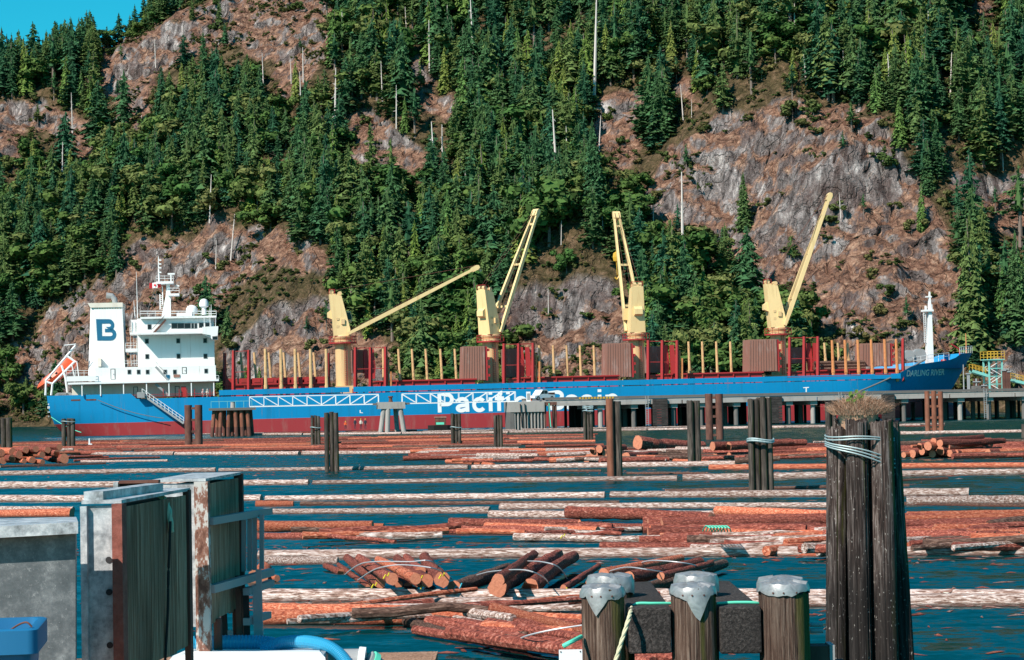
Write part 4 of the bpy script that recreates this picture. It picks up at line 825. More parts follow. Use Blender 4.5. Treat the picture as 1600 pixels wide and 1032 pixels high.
b = MB(); pbox(b,152,560,158,573,-6.2,-5.1); b.build('vent_trunk', MT['offwhite'], fun)
# radar mast
b = MB(); r0 = [sp(252,497,-1), sp(267,497,-1)]; r1 = [sp(259,462,-1), sp(266.5,462,-1)]; r2 = [sp(260,444,-1), sp(265,444,-1)]
b.loft([[(q[0][0],-1,q[0][1]),(q[1][0],-1,q[1][1]),(q[1][0],1,q[1][1]),(q[0][0],1,q[0][1])] for q in (r0,r1,r2)]); mast = part(b, 'radar_mast', MT['white'])
for x0, y0, x1, y1 in ((244,440,271,443.5),(262,459,280,462)):
    b = MB(); pbox(b,x0,y0,x1,y1,-2,2); b.build('mast_platform', MT['white'], mast); railing([(x0,y0,-1.9),(x1,y0,-1.9)],0,par=mast); railing([(x0,y0,1.9),(x1,y0,1.9)],0,par=mast)
b = MB(); b.tube([(sp(248.5,440,0)[0],0,sp(248.5,440,0)[1]),(sp(247.5,401,0)[0],0,sp(247.5,401,0)[1])],[.22,.08],6)
for y in (408,414,420,427): q_ = sp(248,y,0); b.box((q_[0]-.1,-.3,q_[1]),(q_[0]+.5,.3,q_[1]+.25))
b.build('mast_pole', MT['white'], mast)
b = MB(); pbox(b,262,427,273,429.5,-.3,.3); pbox(b,266,429,268,440,-.3,.3); pbox(b,274,446,280,448,-.3,.3); b.build('radar_scanner', MT['white'], mast)
b = MB(); pbox(b,249,460,251,484,-.4,-.3); pbox(b,253,448,255,476,-.4,-.3)
for k in range(8): pbox(b,249,462+k*3,255,462.7+k*3,-.4,-.3)
b.build('mast_ladder', MT['white'], mast)
for px, r, h, by in ((300,1.1,9,497),(319,.9,10,492)):
    q_ = sp(px, by, -6); b = MB(); n=10; b.loft([[(q_[0]+math.cos(2*math.pi*j/n)*r*k, -6+math.sin(2*math.pi*j/n)*r*k, q_[1]+z) for j in range(n)] for k, z in ((.5,0),(.5,.8 if px == 300 else 1.3),(1,1.0 if px == 300 else 1.6),(1.0,1.7 if px == 300 else 2.2),(.75,2.2 if px == 300 else 2.8),(.2,2.45 if px == 300 else 3.05))]); b.build('radome', MT['white'], sup, True)
sub(276,489,300,494,-9,-7,'life_raft_canister','white')
for px, ty in ((215,425),(330,476),(328,480),(211,470)): 
    q0 = sp(px, 497, -3); q1 = sp(px-2 if px < 300 else px, ty, -3); b = MB(); b.tube([(q0[0],-3,q0[1]),(q1[0],-3,q1[1])],[.09,.03],5); b.build('whip_aerial', MT['white'], sup)
for a, c in (((246,442),(228,492)),((262,445),(228,450)),((247,446),(240,478))):
    q0 = sp(*a,0); q1 = sp(*c,0); b = MB(); b.tube([(q0[0],0,q0[1]),(q1[0],0,q1[1])],.05,4); b.build('stay_wire', MT['rope'], mast)
# accommodation ladder
b = MB(); p0 = sp(222,617,-14.6); p1 = sp(287,662,-15.6); P0 = V((p0[0],-14.6,p0[1])); P1 = V((p1[0],-15.6,p1[1]))
b.beam(P0,P1,.15,.35); b.beam(P0+V((0,.9,0)),P1+V((0,.9,0)),.15,.35)
for k in range(26): q_ = P0.lerp(P1,k/25); b.box((q_.x-.12,q_.y,q_.z-.03),(q_.x+.16,q_.y+.9,q_.z+.03))
lad = part(b, 'accommodation_ladder', MT['grey']); b = MB()
for dy in (0,.9):
    for h in (.55,1.1): b.beam(P0+V((0,dy,h)),P1+V((0,dy,h)),.06,.06)
    for k in range(12): q_ = P0.lerp(P1,k/11)+V((0,dy,0)); b.beam(q_,q_+V((0,0,1.1)),.06,.06)
b.build('ladder_rail', MT['white'], lad); b = MB(); pbox(b,214,613,226,622,-15.2,-14.2); b.build('ladder_platform', MT['grey'], lad)
# lettering
def text(body, px, py, hpx, ya, mt, name, parent, shear=0.0, width=None, tilt=0.0, rot=0.0):
    cu = bpy.data.curves.new(name, 'FONT'); cu.body = body; cu.size = 1; cu.shear = shear; cu.extrude = 0.01; cu.resolution_u = 3; cu.offset = 0.018
    o = bpy.data.objects.new(name, cu); COL.objects.link(o); dg = bpy.context.evaluated_depsgraph_get(); me_ = bpy.data.meshes.new_from_object(o.evaluated_get(dg)); bpy.data.objects.remove(o)
    co = np.array([v.co for v in me_.vertices]); h = (co[:,1].max()-min(0,co[:,1].min())); a, c = sp(px, py, ya)
    sc = (sp(px, py-hpx, ya)[1]-c)/h; wd = co[:,0].max()-co[:,0].min(); scx = sc if width is None else (sp(px+width, py, ya)[0]-a)/wd
    me_.materials.clear(); me_.materials.append(mt)
    t = inst(name, me_, parent, (a - co[:,0].min()*scx, ya, c), (math.pi/2, 0, rot), (scx, sc, sc)); t.rotation_euler = (math.pi/2 + tilt, 0, rot); return t
# bold grotesque letters built from strokes; each letter: left px, right px, outline strokes in a unit box (x 0-1, y 0 baseline - 1 cap height)
def arc2(cx, cy, rx, ry, a0, a1, n=12): return [(cx+rx*math.cos(R_(a0+(a1-a0)*i/n)), cy+ry*math.sin(R_(a0+(a1-a0)*i/n))) for i in range(n+1)]
GL = {'P': [[(.12,0),(.12,.92),(.55,.92)]+arc2(.60,.67,.28,.25,90,-90)+[(.55,.42),(.12,.42)]], 'B': [[(.12,.08),(.12,.92),(.55,.92)]+arc2(.58,.72,.26,.20,90,-90)+[(.12,.52)],[(.55,.52)]+arc2(.60,.30,.28,.22,90,-90)+[(.12,.08)]],
 'a': [[(.12,.50)]+arc2(.46,.50,.34,.18,170,0,8)+[(.82,.0)],[(.82,.36),(.45,.34)]+arc2(.40,.20,.26,.13,100,280,10)+[(.82,.16)]], 'c': [arc2(.52,.36,.38,.30,38,322,18)], 'i': [[(.5,0),(.5,.72)],[(.5,.86),(.5,1.0)]],
 'f': [[(.45,0),(.45,.82)]+arc2(.75,.80,.28,.15,170,80,6),[(.05,.66),(.95,.66)]], 's': [arc2(.5,.53,.33,.13,25,270,12)+arc2(.5,.205,.35,.14,90,-160,12)], 'n': [[(.15,0),(.15,.72)],[(.15,.5)]+arc2(.52,.44,.32,.24,160,0,8)+[(.84,0)]]}
def ribbon(b, pts, w_, T):
    P = [V((x, y, 0)) for x, y in pts]; Lf, Rt = [], []
    for i, p in enumerate(P):
        d = (P[min(i+1,len(P)-1)]-P[max(i-1,0)]); d.normalize(); n_ = V((-d.y, d.x, 0)); m_ = 1.0
        if 0 < i < len(P)-1:
            d1 = (P[i]-P[i-1]).normalized(); n1 = V((-d1.y, d1.x, 0)); m_ = min(1/max(n_.dot(n1), .45), 1.6)
        Lf.append(T(p+n_*w_*m_)); Rt.append(T(p-n_*w_*m_))
    k = len(P); b.add(Lf+Rt, [(i, i+1, k+i+1, k+i) for i in range(k-1)])
def word(spec, base0, slope, hpx):
    for ch, l, r in spec:
        b = MB(); by = base0 + slope*(l-684); xl, zb = sp(l, by, -14.03); xr, zt_ = sp(r, by-hpx, -14.03); Hh = zt_-zb; Wd = xr-xl; cw = Hh*.098
        for i, st in enumerate(GL[ch]):
            T = lambda p, i=i: (p.x, -14.03-.004*i, p.y); q = [(xl + cw*.0 + x*Wd, zb + y*Hh) for x, y in st]; ribbon(b, q, cw, T)
        b.build('hull_letter', MT['letter'], hull)
word([('P',684,709),('a',712,734),('c',738,759),('i',761,772),('f',773,788),('i',788.5,799.5),('c',803,824)], 645, -.024, 30.5); word([('B',857,882),('a',883,905),('s',907,927),('i',931.5,942.5),('n',946,967)], 645, -.024, 30.5)
hm = hull.data; hverts = np.array([v.co for v in hm.vertices])
def hull_y(x, z):                                    # near-side surface of the hull
    best = []
    for k in range(4):
        xs0 = [r[k] for r in rows]; 
        y0 = np.interp(x, [p[0] for p in xs0], [p[1] for p in xs0]); z0 = np.interp(x, [p[0] for p in xs0], [p[2] for p in xs0]); xs1 = [r[k+1] for r in rows]
        y1 = np.interp(x, [p[0] for p in xs1], [p[1] for p in xs1]); z1 = np.interp(x, [p[0] for p in xs1], [p[2] for p in xs1])
        if z <= z0 + .01 and z >= z1: t = (z0-z)/max(z0-z1, 1e-6); return -(y0 + (y1-y0)*t)
    return -14.0
from mathutils.bvhtree import BVHTree
_bm = bmesh.new(); _bm.from_mesh(hm); bmesh.ops.triangulate(_bm, faces=_bm.faces); HB = BVHTree.FromBMesh(_bm); _e = SHI @ EYE; _r3 = SHI.to_3x3()
def on_hull(px, py):
    d = (_r3 @ ray(px, py)).normalized(); h = HB.ray_cast(_e, d)[0]; return h - d*.12 if h else V((*sp(px, py, -10)[:1], -10, sp(px, py, -10)[1]))
cu = bpy.data.curves.new('name', 'FONT'); cu.body = 'DARLING RIVER'; cu.size = 1; cu.shear = .2; cu.resolution_u = 3; cu.offset = 0.022
o = bpy.data.objects.new('name', cu); COL.objects.link(o); me_ = bpy.data.meshes.new_from_object(o.evaluated_get(bpy.context.evaluated_depsgraph_get())); bpy.data.objects.remove(o)
co = np.array([v.co for v in me_.vertices]); x0_, x1_ = co[:,0].min(), co[:,0].max(); h_ = co[:,1].max()
for v in me_.vertices:
    u = (v.co.x-x0_)/(x1_-x0_); t = v.co.y/h_; v.co = on_hull(1416.5+u*59, 588.5-u*2.5-t*9.5)
me_.materials.clear(); me_.materials.append(MT['letter']); inst('name_lettering', me_, hull)
b = MB(); flat(b, [(1255,605.5),(1264,605),(1264,606.5),(1260.6,606.6),(1260.6,613),(1258.8,613),(1258.8,606.7),(1255,606.8)], -14.03); b.build('tug_mark', MT['letter'], hull)
b = MB(); flat(b, [(562,641),(563.5,641),(563.5,644.5),(567,645),(567,646),(562,645.5)], -14.03); b.build('load_mark', MT['letter'], hull)
def poop_marks():
    for x0, y0, x1, y1, nm in ((74,631,76.2,633,'stern_lettering'),(73.2,635,77,639,'stern_lettering'),(73.4,643,76.8,645.5,'stern_lettering'),(74,650,76,652,'stern_lettering')):
        b = MB(); a, c = sp(x0, y1, -12.6); d, e = sp(x1, y0, -12.6)
        m = 4
        for i in range(m):
            xa = a+(d-a)*i/m; xb = xa+(d-a)/m*.7; b.add([(xx, hull_y(xx, zz)-.05, zz) for xx, zz in ((xa,c),(xb,c),(xb,e),(xa,e))], [(0,1,2,3)])
        b.build(nm, MT['letter'], hull)
poop_marks()
for a, c, y in ((110,125,625.5),(134,150,625)):
    b = MB(); p0 = sp(a,y+1.4,-13.6); p1 = sp(c,y-1.4,-13.6); b.add([(xx, hull_y(xx,zz)-.03, zz) for xx, zz in ((p0[0],p0[1]),(p1[0],p0[1]),(p1[0],p1[1]),(p0[0],p1[1]))], [(0,1,2,3)]); o = b.build('fairlead_slot', MT['rustdk'], hull)
for a, c in ((1085,1165),(1230,1345),(1367,1392)):
    b = MB(); yy = 591.5-(a-1085)*.022; p0 = sp(a,yy+1.2,-14); p1 = sp(c,yy-.8,-14); b.add([(xx, hull_y(xx,zz)-.05, zz) for xx, zz in ((p0[0],p0[1]),(p1[0],p0[1]),(p1[0],p1[1]),(p0[0],p1[1]))], [(0,1,2,3)]); b.build('freeing_port', MT['deckred'], hull)
# forecastle fittings
def fpart(b, name, mt): return part(b, name, MT[mt])
q0 = [sp(1447,556,0), sp(1457,556,0)]; q1 = [sp(1450,492,0), sp(1455,492,0)]; q2 = [sp(1451.5,456,0),sp(1453,456,0)]
b = MB(); b.loft([[(q[0][0],-.7*k,q[0][1]),(q[1][0],-.7*k,q[1][1]),(q[1][0],.7*k,q[1][1]),(q[0][0],.7*k,q[0][1])] for q, k in ((q0,1),(q1,.7),(q2,.3))]); b.box((q0[0][0],-.7,FZ-.2),(q0[1][0],.7,q0[0][1])); fm = fpart(b, 'foremast', 'white')
b = MB(); pbox(b,1444,484,1459,487,-1,1); pbox(b,1446,478,1448,484,-.3,.3); pbox(b,1455,476,1457,484,-.3,.3); pbox(b,1447,463,1456,465,-.3,.3); b.build('light_platform', MT['white'], fm); 
b = MB(); pbox(b,1443.5,488,1444.3,536,-.2,-.1); pbox(b,1446.5,488,1447.3,536,-.2,-.1)
for k in range(14): pbox(b,1443.5,490+k*3.4,1447.3,490.6+k*3.4,-.2,-.1)
b.build('mast_ladder', MT['white'], fm)
for px, ya, r in ((1437,-6,1.4),(1421,-6.5,1.1),(1439,5,1.4)):
    q_ = sp(px, 556, ya); b = MB(); b.tube([(q_[0]-.7+.4,ya-.9,max(q_[1],FZ+1.2)),(q_[0]-.3,ya+.9,max(q_[1],FZ+1.2))], r, 14); b.box((q_[0]-1.2,ya-1.2,FZ-.1),(q_[0]+1.0,ya+1.2,FZ+.7)); fpart(b, 'mooring_winch', 'grey')
railing([(1417,572,-11),(1450,567,-10),(1483,563,-6.5)], 0, 1.5, par=ship); railing([(1500,553.5,-4),(1519,551.5,-1.5)], 0, 1.4, par=ship, step=.6)
q0 = sp(1510,552,-2); q1 = sp(1509,521,-2); b = MB(); b.tube([(q0[0],-2,q0[1]-1),(q1[0],-2,q1[1])],[.18,.08],6); fpart(b, 'jack_staff', 'orangetan')
q0 = sp(1500,553,-3); q1 = sp(1499,546,-3); q2 = sp(1486,538,-3); b = MB(); b.tube([(q0[0],-3,q0[1]-1),(q1[0],-3,q1[1]),(q2[0],-3,q2[1])],.16,6); fpart(b, 'davit', 'redp')
b = MB(); q_ = sp(1474,556,-4); b.loft([[(q_[0]+math.cos(2*math.pi*j/8)*r, -4+math.sin(2*math.pi*j/8)*r, FZ+z) for j in range(8)] for r, z in ((.7,-.1),(.7,1.4),(.5,1.9))]); fpart(b, 'vent_head', 'redp')
# stern fittings
def tubes(name, segs, ya, r, mt, par=ship):
    b = MB()
    for s_ in segs: b.tube([(sp(x,y,ya)[0], ya, sp(x,y,ya)[1]) for x, y in s_], r, 6)
    return b.build(name, MT[mt], par)
for ya in (-6.5,-2.0): tubes('lifeboat_davit', [[(71,618),(72,595),(118,540)],[(80,618),(82,600),(116,566)],[(72,597),(82,600)],[(96,571),(102,590),(106,618)],[(104,556),(118,566)]], ya, .22, 'white')
tubes('davit_rail', [[(100,540),(119,538)],[(116,566),(120,565),(124,596)],[(112,570),(118,596)]], -7.4, .1, 'white')
b = MB()
for px in (92,97,102,108): q_ = sp(px,616,-8); b.tube([(q_[0],-8.6,7.1+.3),(q_[0],-7.4,7.1+.3)],.8,10)
fpart(b, 'mooring_gear', 'grey')['kind'] = 'stuff'
# things carried by the ship, each its own object
SR = SHM.to_euler()
def shipthing(name, label, cat, px, py, yl, group=None):
    x, z = sp(px, py, yl); e = empty(name, SHM @ V((x, yl, z)), label, cat, group); e.rotation_euler = (0, 0, YAW); return e
lb = shipthing('lifeboat', 'orange free-fall lifeboat tilted on its davit at the stern', 'lifeboat', 93, 590, -4.2)
ang = math.atan2(30, 44); b = MB(); rings = []
for t, w_, h0, h1 in ((-4.6,.15,.5,.7),(-4.0,.8,.1,1.2),(-2.5,1.25,-.3,1.6),(0,1.35,-.45,1.75),(2.2,1.3,-.4,2.2),(3.2,1.2,-.3,2.3),(4.0,.9,.1,1.6),(4.4,.3,.5,1.0)):
    hm_ = (h0+h1)/2; rings.append([(t*math.cos(ang) - z*math.sin(ang), y, t*math.sin(ang) + z*math.cos(ang)) for y, z in ((0,h0),(w_*.75,h0+.25),(w_,hm_),(w_*.7,h1-.2),(0,h1),(-w_*.7,h1-.2),(-w_,hm_),(-w_*.75,h0+.25))])
b.loft(rings); b.build('lifeboat_hull', MT['orange'], lb, True)
b = MB()
for t in (-1.6,-.2,1.2):
    b.add([((t+a)*math.cos(ang)-z*math.sin(ang), -1.38, (t+a)*math.sin(ang)+z*math.cos(ang)) for a, z in ((0,.8),(.5,.8),(.5,1.1),(0,1.1))], [(0,1,2,3)])
b.build('window_strip', MT['glass'], lb)
fl_ = shipthing('canadian_flag', 'red and white maple leaf flag flying beside the radar mast', 'flag', 236, 451, -1)
b = MB()
for x0, x1, mi in ((-.3,.25,0),(.25,1.25,1),(1.25,1.85,0)):
    k = 4
    for i in range(k):
        xa = x0+(x1-x0)*i/k; xb = x0+(x1-x0)*(i+1)/k; yy = lambda x: .12*math.sin(x*4); zz = lambda x: .25*x*.4
        b.add([(xa,yy(xa),zz(xa)),(xb,yy(xb),zz(xb)),(xb,yy(xb),zz(xb)+1.05),(xa,yy(xa),zz(xa)+1.05)], [(0,1,2,3)], mi)
leafp = [(0,-.38),(.04,-.2),(.28,-.22),(.2,-.08),(.4,.1),(.22,.12),(.16,.22),(.1,.12),(.1,.28),(0,.42)]; leafp = leafp + [(-x,z) for x,z in leafp[::-1][1:-1]]
b.add([(.75+x*.8, -.22, .6+z*.9) for x, z in leafp], [tuple(range(len(leafp)))], 0); b.build('flag_cloth', [MT['flagred'], MT['white']], fl_)
# deck cargo near the bow
DK = MB(); DK.tube([(0,0,0),(1,0,0)],1,7)
dkm = DK.mesh('deck_log', MT['darkbark'])
for k in range(12):
    yl = -8 + (k%4)*.75; z = 9.2 + (k//4)*.6; xa, _ = sp(1272+(k%3)*4, 570, yl); e = inst('deck_log', dkm, None, SHM @ V((xa, yl, z)), (0, 0, YAW), (10.5-(k%3)*.6, .33, .33)); tag(e, 'brown log lying in the deck cargo pile between the bow stanchions', 'log', 'deck cargo logs near the bow')
# people aboard
def person(P, h, label, rz, top, bottom, hat, pose=0):
    r = [('foot',.0)]; b = MB(); ts = []
    def limb(a, c, r0, r1, mi): b.tube([a, ((a[0]+c[0])/2*1.0, (a[1]+c[1])/2, (a[2]+c[2])/2), c], [r0,(r0+r1)/2,r1], 6, mi)
    for sg in (-1,1):
        limb((sg*.09,0,.52*h),(sg*.11,.02*sg,.27*h),.085,.06,1); limb((sg*.11,.02*sg,.27*h),(sg*.12,-.02,.03),.06,.045,1); b.box((sg*.12-.05,-.17,0),(sg*.12+.05,.08,.07),1)
        limb((sg*.2,0,.80*h),(sg*.26,-.05,.62*h),.055,.045,0); limb((sg*.26,-.05,.62*h),(sg*.22,-.2+.1*pose,.50*h),.045,.035,0); b.box((sg*.22-.03,-.25+.1*pose,.45*h),(sg*.22+.03,-.17+.1*pose,.51*h),2)
    b.loft([[(math.cos(2*math.pi*j/8)*rx, math.sin(2*math.pi*j/8)*ry, z*h) for j in range(8)] for rx, ry, z in ((.16,.11,.48),(.17,.12,.55),(.19,.13,.68),(.21,.12,.79),(.12,.09,.83),(.05,.05,.86))], 0)
    b.loft([[(math.cos(2*math.pi*j/8)*rx, -.01+math.sin(2*math.pi*j/8)*ry, z*h) for j in range(8)] for rx, ry, z in ((.045,.05,.84),(.07,.08,.88),(.08,.095,.93),(.07,.085,.97),(.03,.03,1.0))], 2)
    b.loft([[(math.cos(2*math.pi*j/8)*rx, -.01+math.sin(2*math.pi*j/8)*ry*1.15, z*h) for j in range(8)] for rx, ry, z in ((.13,.13,.955),(.10,.10,.965),(.095,.10,.99),(.05,.05,1.03))], 3)
    o = b.build('person', [top, bottom, MT['skin'], hat]); o.location = P; o.rotation_euler = (0,0,rz); return tag(o, label, 'person')
def deckspot(px, yl=-12.9): x = sx_(px, yl); return SHM @ V((x, yl, 6.36))
person(deckspot(317), 1.75, 'person in white overalls standing at the rail below the bridge', YAW, MT['white'], MT['white'], MT['white']); person(deckspot(323.5), 1.75, 'person in grey white overalls on deck, right of the one in white', YAW+.4, MT['offwhite'], MT['offwhite'], MT['white']); person(deckspot(335), 1.75, 'person in orange jacket on deck beside the house corner', YAW, MT['vest'], MT['cloth'], MT['vest'])
# mooring lines
def line(name, pts, r, mt, label, sag=0.0, group=None):
    P = []
    for i in range(13):
        t = i/12; a = pts[0].lerp(pts[1], t); P.append(a - V((0,0,sag*4*t*(1-t))))
    o = MB().tube(P, r, 6).build(name, MT[mt], None, False, P[0]); return tag(o, label, 'rope', group)
def spw(px, py, yl): x, z = sp(px, py, yl); return SHM @ V((x, yl, z))
line('mooring_line', [spw(1446,562,-10.8), spw(1337,614,-17)], .16, 'rope', 'thick mooring line slanting down from the bow past the ship name', .3)
line('mooring_line', [spw(152,625,-13.8), spw(256,654,-15)], .07, 'rope', 'thin mooring line along the blue stern quarter', .5)
line('mooring_line', [spw(80,652,-13.6), spw(127,676,-22)], .06, 'greenrope', 'thin green line running down from the stern corner', .3)
# ------------------------------------------------------------------ wharf and dolphins (local: x along the berth, y away from the camera)
WHM = M.Translation(V((3.3,354,0))) @ M.Rotation(YAW, 4, 'Z'); WHI = WHM.inverted()
def wp(px, py, yl=0.0):
    o = WHI @ EYE; d = WHI.to_3x3() @ ray(px, py); t = (yl-o.y)/d.y; p = o + d*t; return p.x, p.z
def wx(px, yl=0.0): return wp(px, 640, yl)[0]
def wthing(name, label, cat, x=0, y=0, z=0, group=None):
    e = empty(name, WHM @ V((x,y,z)), label, cat, group); e.rotation_euler = (0,0,YAW); e['o'] = 0; del e['o']; return e
wharf = wthing('wharf', 'long concrete pier on piles in front of the ship, right half of the picture', 'wharf')
xa, xb = wx(852), wx(1720)
MB().box((xa,0,4.55),(xb,28,4.9)).build('deck_slab', MT['concrete'], wharf); MB().box((xa,-.15,4.95),(xb,.35,5.38)).build('kerb_timber', MT['concdark'], wharf); MB().box((xa,27.6,4.92),(xb,28.1,5.3)).build('kerb_timber', MT['concdark'], wharf)
x = xa
while x < xb: MB().box((x,-.05,3.92),(min(x+11.8,xb),.4,4.53)).build('fascia_beam', MT['concrete'], wharf); x += 12
for k, px in enumerate((938,990,1052,1095,1150,1232,1270,1338,1412,1500,1545,1600,1640)):
    for yl in (1.2, 9, 18, 26.5):
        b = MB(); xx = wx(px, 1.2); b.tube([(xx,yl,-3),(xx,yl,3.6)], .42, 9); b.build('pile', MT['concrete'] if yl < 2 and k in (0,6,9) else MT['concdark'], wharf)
    b = MB(); b.box((wx(px,1.2)-.6,.45,3.2),(wx(px,1.2)+.6,27,3.9)); b.build('cap_beam', MT['concrete'], wharf)
for k in range(46):
    xx = wx(890)+k*2.02
    if k % 7 in (5,): continue
    b = MB(); b.tube([(xx,15.5+(k%3),-3),(xx,15.5+(k%3),4.4)], .28, 7); b.build('timber_pile', MT['creo'], wharf)
for a, c in ((889,918),(974,1011),(1060,1090),(1138,1170),(1243,1256)):
    b = MB(); q = wx(a,24); r2 = wx(c,24)
    m = int((r2-q)/.5)
    for i in range(m): b.box((q+i*.5,24,-1),(q+i*.5+.46,24.35,4.5))
    b.build('fender_wall', MT['creo'], wharf)
for a, c, mt in ((1020,1043,'rustdk'),(1203,1222,'rustdk'),(1378,1398,'concdark')):
    q, r2 = wx(a,-.3), wx(c,-.3)
    for i in range(10): MB().box((q,-.45,.2+i*.46),(r2,-.1,.2+i*.46+.42)).build('crib_timber', MT['beamwood'], wharf)
for px in (1011,1313,1540):
    b = MB(); q = wx(px,-.5); b.box((q-.28,-.55,.2),(q-.2,-.45,5.3)); b.box((q+.2,-.55,.2),(q+.28,-.45,5.3))
    for i in range(15): b.box((q-.2,-.53,.4+i*.32),(q+.2,-.47,.46+i*.32))
    b.build('ladder', MT['grey'], wharf)
for i in range(12): q = wx(905)+i*.52; MB().box((q,-.2,5.0),(q+.3,-.155,5.33)).build('kerb_stripe', MT['yellow'], wharf)
# sheet-pile abutment
ab = wthing('sheet_pile_abutment', 'pale corrugated sheet-pile block with concrete cap at the left end of the pier', 'abutment')
b = MB(); q0, r0 = wx(803,-1), wx(850,-1); poly = []
m = 9; st = (r0-q0)/m
for i in range(m): poly += [(q0+i*st,-1.3),(q0+i*st+st*.3,-1.3),(q0+i*st+st*.5,-.6),(q0+i*st+st*.8,-.6)]
poly += [(r0,-1.3),(r0,5),(q0,5)]
n = len(poly); b.add([(x,y,-1) for x,y in poly]+[(x,y,3.0) for x,y in poly], [(i,(i+1)%n,(i+1)%n+n,i+n) for i in range(n)]); b.build('sheet_piles', MT['concrete'], ab)
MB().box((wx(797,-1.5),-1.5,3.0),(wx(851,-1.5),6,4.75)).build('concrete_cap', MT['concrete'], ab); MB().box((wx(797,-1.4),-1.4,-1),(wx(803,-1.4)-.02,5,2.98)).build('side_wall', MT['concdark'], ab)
for px in (852,858,864,868):
    b = MB(); q = wx(px,-1); b.box((q-.14,-1.2,-1),(q+.14,-.9,4.6)); b.build('rust_post', MT['rustdk'], ab)
MB().box((wx(850,-1.2)+.02,-1.35,4.1),(wx(870,-1.2),-.8,4.6)).build('rust_beam', MT['rustdk'], ab)
for i, px in enumerate((813,820,858)):
    q = wx(px,-1.7); MB().tube([(q,-1.7,4.4),(q+.1,-1.75,2.5),(q+.25,-1.7,.4)], .09, 6).build('hanging_hose', MT['greenrope' if i == 2 else 'creo'], ab)
# pickup on the pier
tr = wthing('pickup_truck', 'white pickup truck parked at the left end of the pier', 'truck', wx(846,5), 5, 4.9); tr.rotation_euler = (0,0,YAW+R_(38))
def tb(name, poly, y0, y1, mt, par=tr): b = MB(); b.prism(poly, y0, y1); return b.build(name, MT[mt], par)
body = tb('body', [(-2.6,.45),(2.5,.45),(2.5,.95),(1.0,1.05),(-.2,1.05),(-2.6,.75)], -.95, .95, 'white'); cabn = tb('cab', [(-1.35,1.0),(.95,1.06),(.75,1.78),(.45,1.85),(-.45,1.85)], -.85, .85, 'white')
tb('window', [(-1.0,1.12),(-.2,1.14),(-.2,1.72),(-.5,1.74)], -.88, -.86, 'glass', cabn); tb('window', [(-.1,1.14),(.75,1.14),(.62,1.7),(-.1,1.73)], -.88, -.86, 'glass', cabn)
b = MB(); b.add([(.97,-.7,1.14),(.97,.7,1.14),(.80,.7,1.7),(.80,-.7,1.7)], [(0,1,2,3)]); b.build('rear_window', MT['glass'], cabn); b = MB(); b.box((1.05,-.92,.98),(2.52,.92,1.35)); b.build('flat_bed', MT['rustdk'], tr)
for x in (-1.75,1.7):
    for y in (-.88,.88):
        w_ = MB().tube([(x,y-.12,.38),(x,y+.12,.38)], .38, 14).build('wheel', MT['tyre'], tr); MB().tube([(x,y-.14,.38),(x,y+.14,.38)], .2, 10).build('rim', MT['grey'], w_)
for y in (-.75,.75): MB().box((2.5,y-.12,.7),(2.53,y+.12,.9)).build('tail_light', MT['flagred'], tr)
cn = wthing('traffic_cone', 'small orange traffic cone left of the pickup truck', 'cone', wx(829,3), 3, 4.9); MB().loft([[(math.cos(2*math.pi*j/10)*r, math.sin(2*math.pi*j/10)*r, z) for j in range(10)] for r, z in ((.2,.03),(.04,.72))]).build('cone_body', MT['vest'], cn); MB().box((-.25,-.25,0),(.25,.25,.03)).build('cone_base', MT['vest'], cn)
b = MB(); q = wx(826,1); bx_ = wthing('utility_panel', 'white box panel standing beside the traffic cone on the pier', 'panel', q, 1, 4.75); MB().box((-.35,-.1,.0),(.35,.1,1.7)).build('panel_board', MT['white'], bx_); MB().box((-.25,-.13,.3),(.25,-.101,1.4)).build('panel_face', MT['grey'], bx_)
# catwalks
def catwalk(pa, pb, label):
    q, r2 = wx(pa,2), wx(pb,2); e = wthing('catwalk', label, 'catwalk', q, 2, 4.75); Ln = r2-q; m = max(4, round(Ln/2.35)); st = Ln/m
    for y in (0,1.3):
        MB().beam((0,y,1.75),(Ln,y,1.75),.13,.13).build('top_chord', MT['white'], e); MB().beam((0,y,.08),(Ln,y,.08),.16,.16).build('bottom_chord', MT['white'], e)
        for i in range(m+1): MB().beam((i*st,y,.16),(i*st,y,1.69),.09,.09).build('upright', MT['white'], e)
        for i in range(m):
            p, r3 = ((i*st+.05,y,1.66),((i+1)*st-.05,y,.2)) if i < m/2 else ((i*st+.05,y,.2),((i+1)*st-.05,y,1.66)); MB().beam(p,r3,.11,.11).build('diagonal', MT['white'], e)
    MB().box((0,.1,.17),(Ln,1.2,.22)).build('walk_grating', MT['grey'], e)
catwalk(390,592,'long white truss catwalk between the rusty dolphin and the concrete dolphin'); catwalk(629,806,'white truss catwalk crossing in front of the white hull lettering')
# concrete dolphin
dp = wthing('concrete_dolphin', 'concrete mooring platform on four slanting piles between the catwalks', 'dolphin', wx(611,2), 2.5, 0)
MB().box((-2.3,-2,4.0),(2.3,2,5.15)).build('pile_cap', MT['concrete'], dp); MB().box((-3.1,-1,4.65),(3.1,1,5.0)).build('catwalk_seat', MT['concdark'], dp)
for sx0, bx0, y in ((-1.3,-2.2,-1.4),(-.6,-.9,-1.6),(.9,1.3,1.4),(1.5,2.3,-1.4)): MB().tube([(bx0,y*1.2,-2),(sx0,y,4.1)], .42, 10).build('slanting_pile', MT['concrete'], dp)
b = MB(); b.loft([[(math.cos(2*math.pi*j/10)*r, math.sin(2*math.pi*j/10)*r, 5.15+z) for j in range(10)] for r, z in ((.4,0),(.3,.3),(.28,.7),(.45,.8),(.4,1.0))]); b.build('bollard', MT['rustdk'], dp)
